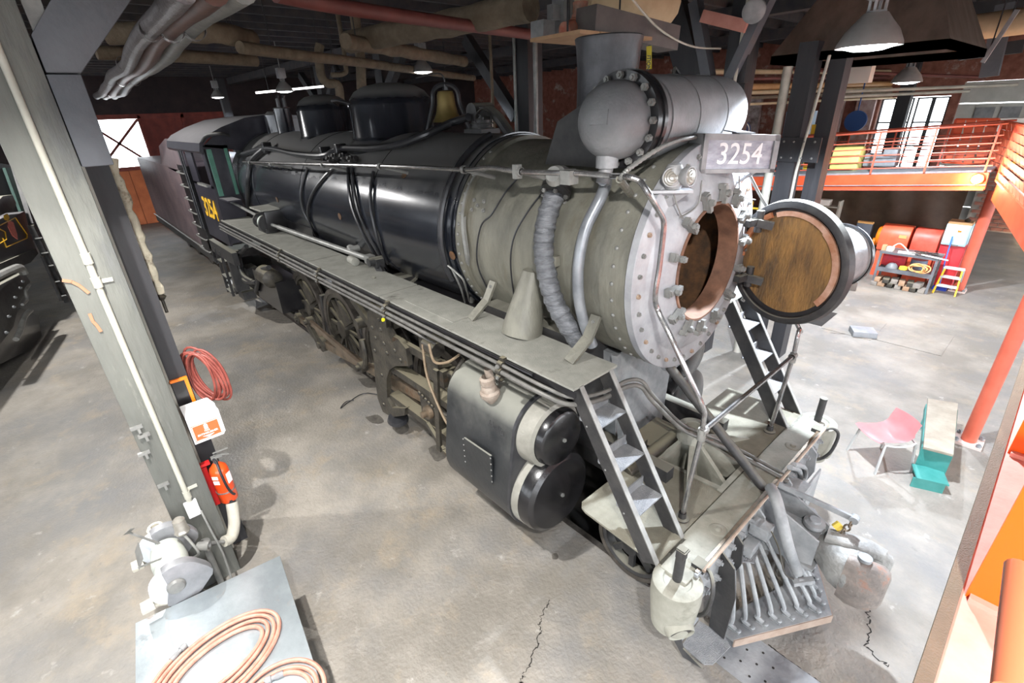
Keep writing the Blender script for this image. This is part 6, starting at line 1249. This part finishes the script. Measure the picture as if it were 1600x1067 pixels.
# ================================================================== PIPES, DUCTS UNDER THE ROOF
def pipe_thing(name, label, pts, r, mat, sm=True, seg=12, cat='pipe', bumps=0):
    p = smooth_path(pts, 6) if sm else [V(q) for q in pts]; bm = NB(); rr = [r*(1+bumps*math.sin(i*1.9)+bumps*.6*math.sin(i*4.7)) for i in range(len(p))] if bumps else r
    tube(bm, p, rr, seg); o = obj(name, bm, mat); tag(o, label, cat)
    if max(q.z for q in p) > 4.6 and label.find('vertical') < 0 or 'elbow pipe' in label:
        for f in (.15, .85):
            q = p[int(f*(len(p)-1))]; bm = NB(); tube(bm, [q+V((0, 0, r*.6)), V((q.x, q.y, 6.6))], .008, 6); obj('hanger', bm, m_pipedk, o)
    return o
m_lag = M('old brown lagging', S(92, 80, 66), S(118, 104, 86), 5, .85, 0, .6, 16)
m_lag2 = M('cream wrapped duct', S(172, 150, 118), S(190, 168, 136), 3, .75, 0, .2, 14)
m_rpipe = M('red oxide pipe', S(96, 52, 48), S(116, 66, 60), 3, .5)
m_foil = M('foil flex duct', S(96, 90, 92), S(128, 122, 122), 9, .42, .4, .6, 40)
def AP(px, py, z): return at(px, py, z=z)
A1 = AP(330, -12, 5.25); B1 = AP(165, 152, 5.25)
for k, (dy, r, mt, lb) in enumerate(((-.17, .085, m_foil, 'silver flexible duct on the left of the overhead duct bundle'), (.0, .10, M('brown flex duct', S(84, 56, 48), S(108, 76, 66), 6, .4, .3), 'brown flexible duct with bright clamps in the overhead duct bundle'), (.19, .095, m_pipe, 'grey taped duct on the right of the overhead duct bundle'))):
    a = A1+V((0, dy, .02*k)); b = B1+V((0, dy*1.1, .0)); n = 26
    dt = thing('flexible_duct', lb, 'duct', (a+b)/2)
    bm = NB(); pts = [a.lerp(b, i/n)+V((0, .02*math.sin(i*.9+k), .03*math.sin(i*.55))) for i in range(n+1)]; tube(bm, pts, [r*(1+.05*math.sin(i*2.2)) for i in range(n+1)], 14); Q('duct_skin', bm, mt, dt)
    for f in (.12, .33, .55, .7, .82):
        c = a.lerp(b, f); bm = NB(); lathe(bm, [(-.05, r*1.06), (-.05, r*1.1), (.05, r*1.1), (.05, r*1.06)], c+V((0, 0, .0)), (b-a), 16); Q('duct_clamp', bm, m_chrome if k == 1 else m_foil, dt)
pipe_thing('steam_pipe', 'brown lagged pipe crossing below the roof at upper left', [AP(165, 52, 5.6), AP(250, 52, 5.6), AP(330, 50, 5.6), AP(392, 62, 5.6)], .14, m_lag, bumps=.05)
pipe_thing('steam_pipe', 'tan pipe crossing below the roof, lower of the two at upper left', [AP(150, 82, 5.6), AP(270, 87, 5.6), AP(400, 95, 5.6)], .11, m_lag)
pipe_thing('steam_pipe', 'long tan pipe crossing above the domes', [AP(375, 74, 5.42), AP(480, 88, 5.42), AP(560, 97, 5.42), AP(665, 112, 5.42), AP(740, 122, 5.42)], .085, m_lag)
pipe_thing('steam_pipe', 'frayed lagged pipe above the sand dome', [AP(540, 64, 5.5), AP(600, 75, 5.5), AP(655, 84, 5.5), AP(725, 96, 5.5)], .11, m_lag, bumps=.08)
pipe_thing('steam_pipe', 'thick lagged pipe rising to the right behind the lamp', [AP(545, 66, 5.6), AP(640, 48, 5.6), AP(720, 33, 5.6), AP(830, 10, 5.6)], .17, m_lag, bumps=.04)
pipe_thing('sprinkler_pipe', 'red oxide pipe crossing diagonally at top centre', [AP(430, -10, 5.5), AP(540, 12, 5.5), AP(690, 34, 5.5), AP(838, 55, 5.5)], .075, m_rpipe)
pipe_thing('steam_pipe', 'pale bent pipe dropping behind the steam dome', [at(500, 70, x=-10.4), at(498, 85, x=-10.4), at(502, 118, x=-10.4), at(512, 130, x=-10.4), at(528, 133, x=-10.4), at(532, 160, x=-10.4)], .10, m_lag)
pipe_thing('steam_pipe', 'brown vertical pipe behind the sand dome', [V((at(562, 80, x=-9.6).x, at(562, 80, x=-9.6).y, 6.69)), at(562, 80, x=-9.6), at(565, 140, x=-9.6)], .11, m_lag)
pipe_thing('steam_pipe', 'small elbow pipe above the gap between the domes', [at(518, 117, x=-9.9), at(537, 115, x=-9.9), at(540, 100, x=-9.9), V((-9.9, at(540, 100, x=-9.9).y, 6.69))], .05, m_lag)
pipe_thing('large_duct', 'cream wrapped duct above the chimney', [AP(905, -8, 5.7), AP(960, -2, 5.7), AP(1040, 8, 5.7)], .26, m_lag2, bumps=.02)
pipe_thing('flexible_duct', 'orange and grey flexible elbow duct left of the chimney', [at(907, 3, x=-2.2), at(906, 25, x=-2.2), at(898, 42, x=-2.2), at(882, 48, x=-2.2)], .085, M('orange flex duct', S(176, 96, 70), S(150, 130, 116), 6, .5, .1, .6, 40), cat='duct', bumps=.06)
ub_ = thing('unit_heater', 'grey box ductwork left of the chimney hood', 'duct', at(860, 45, x=-2.4))
for (x, y, s) in ((848, 48, (.22, .2, .2)), (880, 28, (.2, .2, .42)), (868, 20, (.1, .2, .16))):
    bm = NB(); box(bm, at(x, y, x=-2.9), s); Q('duct_box', bm, m_boxgrey, ub_)
bm = NB(); a = at(915, 32, x=-2.0); b = at(1045, 62, x=-1.9); bar(bm, a, b, .3, .26); o = obj('box_duct', bm, M('dull duct sheet', S(84, 78, 76), S(104, 96, 92), 4, .5, .2)); tag(o, 'grey rectangular duct running right behind the chimney top', 'duct')
bm = NB(); box(bm, (.05, 7.35, .06), (.42, .34, .12), rotz(.5)); o = obj('concrete_block', bm, m_fplate, bevel=.01); tag(o, 'grey slab lying by the open slot of the neighbouring track', 'slab')
# caution tape hanging from the hood
ct = thing('caution_tape', 'yellow caution tape hanging beside the chimney', 'tape', at(1014, 90, x=-1.2))
bm = NB(); a = at(1014, 72, x=-1.2); b = at(1014, 108, x=-1.2); prism(bm, [a+V((.03, .0, 0)), a-V((.03, .0, 0)), b-V((.03, 0, 0)), b+V((.03, 0, 0))], (0, .003, 0)); Q('tape', bm, M('caution yellow', S(222, 196, 30), None, rough=.5), ct)
m4 = Matrix((V((0, 0, -1)), V((1, 0, 0)), V((0, -1, 0)))).transposed().to_4x4(); m4.translation = (a+b)/2+V((0, -.003, 0)); text_mesh('tape_text', 'CAUTION', .062, m_blk, .0005, ct, m4, bold=.001, xs=.8)
# far posts and braces
def far_post(label, x, y, w_=.3, braces=()):
    t = thing('timber_post', label, 'post', (x, y, 0)); bm = NB(); box(bm, (x, y, 3.08), (w_, w_, 6.16)); Q('post_shaft', bm, m_timber, t)
    for (a, b) in braces:
        b = V(a).lerp(V(b), (5.98-a[2])/(b[2]-a[2]))
        bm = NB(); bar(bm, a, b, .2, .24, up=(0, 0, 1)); Q('diagonal_brace', bm, m_timber, t)
    return t
far_post('dark post with pipes left of the chimney', -6.35, 4.1, .42, [((-6.75, 4.1, 4.3), (-8.6, 4.1, 6.2))])
far_post('dark post behind the gap between the domes', -12.6, 4.2, .4, [((-12.6, 4.1, 4.9), (-10.9, 4.1, 6.3))])
far_post('dark post and fan of braces above the cab', -17.5, 4.4, .4, [((-17.6, 4.3, 4.7), (-19.6, 4.3, 6.3)), ((-17.4, 4.3, 4.7), (-15.6, 4.3, 6.3))])
far_post('slim dark post above the tender', -24, 2.6, .3)
for (px, lb) in ((772, 'thin pale pipe left of the dark pipe post'), (807, 'bright vertical conduit on the dark pipe post'), (838, 'pale vertical conduit right of the dark pipe post')):
    a = at(px, 40, y=3.85); b = at(px, 200, y=3.85); pipe_thing('vertical_conduit', lb, [V((b.x, 3.85, 0)), V((b.x, 3.85, 6.2))], .035 if px != 838 else .05, m_pipe if px != 772 else m_lag, False, cat='conduit')
# long pipes on the far right wall
for i, (py, r, mt) in enumerate(((112, .07, m_lag2), (123, .05, m_rpipe), (136, .09, M('mottled orange pipe', S(168, 124, 78), S(184, 140, 92), 4, .6)), (145, .06, m_lag2), (153, .05, m_lag), (163, .04, m_lag2))):  # third pipe is a mottled orange tan
    a = at(1165, py, y=12); b = at(1262, py-3, y=15); b = a+(b-a).normalized()*9; b.z = a.z
    pipe_thing('wall_pipe', ['top cream pipe', 'red brown pipe', 'orange tan pipe', 'second cream pipe', 'grey brown pipe', 'lowest thin cream pipe'][i]+' of the far group right of the feedwater heater', [a-(b-a)*.25, b], r, mt, False)
for i, (p, q) in enumerate((((1320, 143), (1590, 132)), ((1300, 152), (1515, 142)), ((1240, 109), (1540, 121)))):
    a = at(*p, y=13); b = at(*q, y=14.5); pipe_thing('conduit_run', ['bright conduit run below the second lamp', 'lower conduit run below the second lamp', 'rusty pipe behind the smoke hood'][i], [a, b], .04, (m_cream, m_cream, m_rpipe)[i], False, cat='conduit')
pipe_thing('large_duct', 'pale round duct at the top right corner', [at(1470, 50, y=10), at(1620, 30, y=10)], .22, m_lag2, False)
bm = NB(); a = at(1590, 15, y=8.5); b = at(1535, 98, y=8.5); bar(bm, a, b, .08, .06); o = obj('strip_light', bm, m_boxgrey); tag(o, 'slanting grey strip light casing at top right', 'light'); hang(o, a.lerp(b, .2)); hang(o, a.lerp(b, .8))
for i, (p, q, w_) in enumerate((((1450, 22), (1600, 12), .3), ((1500, 85), (1600, 72), .25))):
    bm = NB(); bar(bm, at(*p, y=12.5), at(*q, y=12.5), .2, w_); o = obj('roof_girder', bm, m_timber); tag(o, ['upper', 'lower'][i]+' dark girder at the top right behind the hood', 'girder')
bm = NB(); bar(bm, at(1572, 6, y=11.5), at(1545, 120, y=11.5), .25, .3, up=(1, 0, 0)); o = obj('diagonal_strut', bm, m_brace); tag(o, 'grey diagonal strut at the far top right', 'strut')
bm = NB(); c = at(1343, 117, y=10.5); box(bm, c, (.5, .3, .34)); o = obj('unit_heater', bm, M('unit heater pale', S(196, 190, 180), None, rough=.5), bevel=.01); tag(o, 'pale box unit heater beneath the smoke hood', 'heater'); hang(o, c)
bm = NB(); box(bm, at(1555, 196, y=14), (1.1, .3, .34)); o = obj('ceiling_unit', bm, m_paper, bevel=.01); tag(o, 'bright white box unit above the slatted guard', 'unit')
# brick pier panels between the far windows
for i, (x, c) in enumerate(((-4.15, S(150, 108, 96)), (-5.2, S(120, 84, 72)), (-6.3, S(140, 100, 88)), (-8.4, S(96, 70, 64)))):
    bm = NB(); box(bm, (x, 19.88, 2.3), (.62, .2, 4.6)); o = obj('shutter_panel', bm, M('shutter %d' % i, c, S(200, 180, 176), 3, .3, 0, .3, 9)); tag(o, ['glossy pink brown panel next to the bright windows', 'second glossy panel left of the windows', 'third glossy panel left of the windows', 'dull panel far left of the windows'][i], 'panel')
for i, x in enumerate((-2.48, -4.75)):
    bm = NB(); box(bm, (x, 17.5, 3.15), (.36, .36, 6.28)); o = obj('timber_post', bm, m_timber); tag(o, ['dark post standing before the bright far windows', 'dark post left of the glossy panels'][i], 'post')
# ================================================================== LAMPS
m_bulb = M('lamp glow', (1, 1, 1), emit=(.92, .95, 1.0), estr=14)
m_shade = M('lamp aluminium', S(176, 174, 170), S(196, 194, 190), 6, .3, .6)
def make_lamp():
    r = thing('high_bay_lamp', '', 'lamp', (0, 0, 0))
    bm = NB(); lathe(bm, [(0, .25), (.03, .245), (.12, .20), (.20, .13), (.25, .09), (.25, .0)], seg=32); lathe(bm, [(.004, .24), (.12, .19), (.20, .12), (.24, 0)], seg=32); Q('reflector', bm, m_shade, r)
    bm = NB(); lathe(bm, [(-.035, 0), (-.025, .12), (.0, .205), (.03, .205), (.03, 0)], seg=28); Q('lens', bm, m_bulb, r)
    bm = NB()
    for t in range(4): bar(bm, (.06*math.cos(t*1.57), .06*math.sin(t*1.57), .25), (.06*math.cos(t*1.57), .06*math.sin(t*1.57), .36), .02, .02)
    lathe(bm, [(.25, .045), (.25, .075), (.265, .075), (.265, .045)], seg=16); lathe(bm, [(.345, .045), (.345, .075), (.36, .075), (.36, .045)], seg=16); Q('yoke', bm, m_boxgrey, r)
    bm = NB(); box(bm, (0, 0, .48), (.18, .22, .26)); box(bm, (0, 0, .36), (.14, .14, .03)); Q('ballast_box', bm, m_boxgrey, r, bevel=.01)
    return r
lamps = [((.50, 1.60, 4.83), 'large bright high bay lamp in front of the dark smoke hood', 3.0),
         ((-.66, 8.62, 4.65), 'bluish white high bay lamp farther back under the hood', 2.6),
         ((-9.3, 3.4, 5.36), 'bright high bay lamp above the sand dome and bell', 1.2),
         ((-14.4, 1.85, 5.20), 'yellowish lamp hanging above the steam dome', .9),
         ((-22.5, 2.0, 5.37), 'small far lamp above the cab roof', .3),
         ((-1.2, -4.35, 6.0), 'high bay lamp over the work table, above the picture', 2.3),
         ((-5.2, -5.6, 6.1), 'high bay lamp over the aisle beside the engine, above the picture', 1.2),
         ((3.0, -4.5, 6.0), 'high bay lamp over the near end of the gallery, above the picture', 2.0),
         ((-12.5, -5.4, 5.72), 'high bay lamp over the aisle beside the cab, above the picture', 2.2)]
L0 = make_lamp()
for i, (loc, lb, k) in enumerate(lamps):
    o = L0 if i == 0 else copy_tree(L0)
    o.matrix_basis = Matrix.Translation(V(loc)); o['label'] = lb; o['group'] = 'high bay lamps'
    ld = bpy.data.lights.new('lamp_light', 'SPOT'); ld.energy = LAMP_W*k; ld.color = (1.0, .98, .95) if i > 4 else (.80, .89, 1.0); ld.spot_size = math.radians({5: 104, 6: 136, 7: 143, 8: 166}.get(i, 150)); ld.spot_blend = {5: .8, 6: .15, 7: .05}.get(i, .2); ld.shadow_soft_size = .05 if i == 5 else .08
    lo_ = bpy.data.objects.new('lamp_light', ld); COL.objects.link(lo_); lo_.parent = o; lo_.location = (0, 0, -.06)
for o in [q for q in bpy.data.objects if q.name.startswith('high_bay_lamp')]:
    loc = o.matrix_basis.translation; bm = NB(); tube(bm, [(loc[0], loc[1], loc[2]+.58), (loc[0], loc[1], 6.695 if loc[2] < 5.6 else 6.46 if loc[2] > 5.9 else 6.44)], .015, 8); Q('drop_rod', bm, m_pipe, o)
bm = NB(); bar(bm, at(400, 145, x=-16), at(505, 135, x=-16), .08, .06); o = obj('tube_light', bm, M('fluorescent tube', (1, 1, 1), emit=(1, .95, .95), estr=3)); tag(o, 'lit fluorescent tube light far above the steam dome', 'light'); hang(o, at(420, 143, x=-16)); hang(o, at(490, 136, x=-16))
bl = thing('bulkhead_lamp', 'bright orange glowing bulkhead lamp at the gallery corner', 'lamp', (.85, 10.75, 2.7))
m_warm = M('warm lamp glow', (1, .8, .5), emit=(1, .72, .38), estr=25)
bm = NB(); lathe(bm, [(0, .09), (.06, .09), (.10, .05), (.11, 0)], (.62, 10.9, 2.72), (-.1, -1, 0), 20); Q('lens', bm, m_warm, bl)
bm = NB(); lathe(bm, [(-.02, 0), (-.02, .11), (.02, .11), (.02, .08)], (.62, 10.9, 2.72), (-.1, -1, 0), 20); Q('guard_ring', bm, m_brk, bl)
pl_ = bpy.data.lights.new('bulkhead_light', 'POINT'); pl_.energy = 60; pl_.color = (1, .72, .42); pl_.shadow_soft_size = .08; q = bpy.data.objects.new('bulkhead_light', pl_); COL.objects.link(q); q.location = (.60, 10.7, 2.72)
# warning strip on the brick wall, warm wall lamp at right edge
bm = NB(); c = at(1598, 375, y=19.4); lathe(bm, [(0, .2), (.08, .18), (.12, 0)], c, (0, -1, 0), 20); o = obj('wall_lamp', bm, m_warm); tag(o, 'glowing warm wall lamp on the brick wall at the right edge', 'lamp')
pl_ = bpy.data.lights.new('wall_lamp_light', 'POINT'); pl_.energy = 150; pl_.color = (1, .78, .5); pl_.shadow_soft_size = .15; q = bpy.data.objects.new('wall_lamp_light', pl_); COL.objects.link(q); q.location = c+V((0, -.3, 0))
bm = NB(); 
for k in range(7): box(bm, (.55-.01*k, 19.66, 2.15+.13*k), (.09, .01, .07))
o = obj('warning_strip', bm, M('yellow stripe', S(220, 180, 40), None, rough=.6)); tag(o, 'yellow and black warning strip on the brick wall', 'sign')
# ================================================================== SECOND LOCOMOTIVE AT THE LEFT EDGE
l2 = thing('steam_locomotive', 'second black locomotive with gold lining and a shield emblem, cut off at the left edge', 'locomotive', (-12, -6.2, 0))
B0 = V((-14.7, -4.75, 0)); dd = V((.976, -.217, 0)); nn2 = V((.217, .976, 0))
def on2(px, py, off=0): return atplane(px, py, B0-nn2*off, nn2)
def poly2(name, pts, mat, th=.1, off=0, **k):
    bm = NB(); prism(bm, [on2(x, y, off) for x, y in pts], -nn2*th); return Q(name, bm, mat, l2, **k)
cs = poly2('cab_side', [(-60, 385), (0, 350), (22, 338), (38, 330), (52, 378), (56, 388), (0, 412), (-60, 440)], m_cab, .5, .25)
poly2('cab_skirt', [(-60, 440), (0, 412), (56, 388), (60, 396), (48, 410), (10, 425), (0, 432), (-60, 470)], m_dk, .3, .2)
def line2(pts, name, mat, r=.012):
    bm = NB(); tube(bm, [on2(x, y, .24) for x, y in pts], r, 6); return Q(name, bm, mat, l2)
line2([(-40, 372), (0, 352), (24, 340), (42, 366), (42, 372), (10, 386), (4, 372)], 'gold_lining', m_yel); line2([(-40, 374), (0, 358), (8, 362), (10, 374), (0, 380), (-40, 398)], 'gold_lining', m_yel)
m_sh = M('shield red', S(196, 96, 88), S(214, 130, 118), 20, .5)
poly2('shield_emblem', [(13, 344), (21, 347), (27, 366), (28, 374), (20, 368), (13, 354)], m_sh, .03, .235); poly2('emblem_flame', [(8, 336), (12, 334), (15, 340), (13, 345), (9, 343)], m_yel, .03, .235)
poly2('cab_upper', [(-60, 200), (0, 255), (18, 258), (42, 330), (38, 330), (20, 336), (0, 346), (-60, 380)], m_timber, .3, .6)
poly2('green_shutter', [(8, 262), (22, 262), (42, 330), (34, 332)], M('dark green boards', S(28, 62, 56), S(40, 76, 68), 14, .6), .06, .5)
for a, b, w_ in (((22, 262), (50, 350), .09), ((30, 262), (62, 355), .04), ((48, 352), (106, 472), .12), ((66, 400), (96, 470), .05)):
    bm = NB(); bar(bm, on2(*a, .1), on2(*b, .1), w_, .1); Q('step_frame', bm, m_dk, l2)
for p in ((60, 372), (70, 395), (78, 415), (88, 440), (98, 462)):
    bm = NB(); bar(bm, on2(*p, .05), on2(*p, .4), .14, .03); Q('cab_step', bm, m_pipe, l2)
poly2('headlamp_hood', [(-10, 320), (5, 306), (20, 304), (26, 318), (22, 330), (0, 336)], m_dk, .3, .1, bevel=.02)
poly2('truck_frame', [(-60, 470), (0, 445), (38, 425), (48, 440), (30, 475), (22, 510), (0, 540), (-60, 590)], m_dk, .25, .1, bevel=.02)
poly2('truck_box', [(-60, 520), (0, 500), (32, 480), (60, 492), (66, 525), (50, 545), (10, 565), (-60, 600)], m_blk, .4, .3, bevel=.03)
bm = NB(); tube(bm, smooth_path([on2(-20, 440), on2(10, 425), on2(30, 418), on2(38, 428)], 5), .08, 8); tube(bm, smooth_path([on2(46, 445), on2(40, 455), on2(42, 468), on2(35, 476)], 5), .03, 8); tube(bm, smooth_path([on2(48, 485), on2(38, 495), on2(32, 515), on2(25, 530)], 5), .05, 8); Q('frame_pipes', bm, m_pipe, l2)
for p in ((34, 440), (22, 465), (12, 495), (30, 450), (8, 520), (20, 480)):
    inst('frame_bolt', lbolt, l2, on2(*p, .09), nn2)
bm = NB(); prism(bm, [on2(-60, 250, 1.6), on2(40, 262, 1.6), V((-13.5, -6.3, .1)), V((-9, -7.6, .1))], (0, -.3, 0)); Q('lower_body', bm, m_blk, l2)  # black slab stands for the lower body and shade round the running gear
for k in range(3):
    p = B0+dd*(1.5+1.7*k)-nn2*.95; bm = NB(); lathe(bm, [(-.06, 0), (-.06, .7), (.06, .68), (.07, 0)], (p.x, p.y, .72), nn2, 28); Q('wheel', bm, m_oily, l2)
bm = NB(); c = B0+dd*4-nn2*1.6; box(bm, (c.x, c.y, 2.2), (9, 1.6, 2.2), Matrix.Rotation(math.atan2(dd.y, dd.x), 3, 'Z')); Q('boiler', bm, m_blk, l2, bevel=.3)
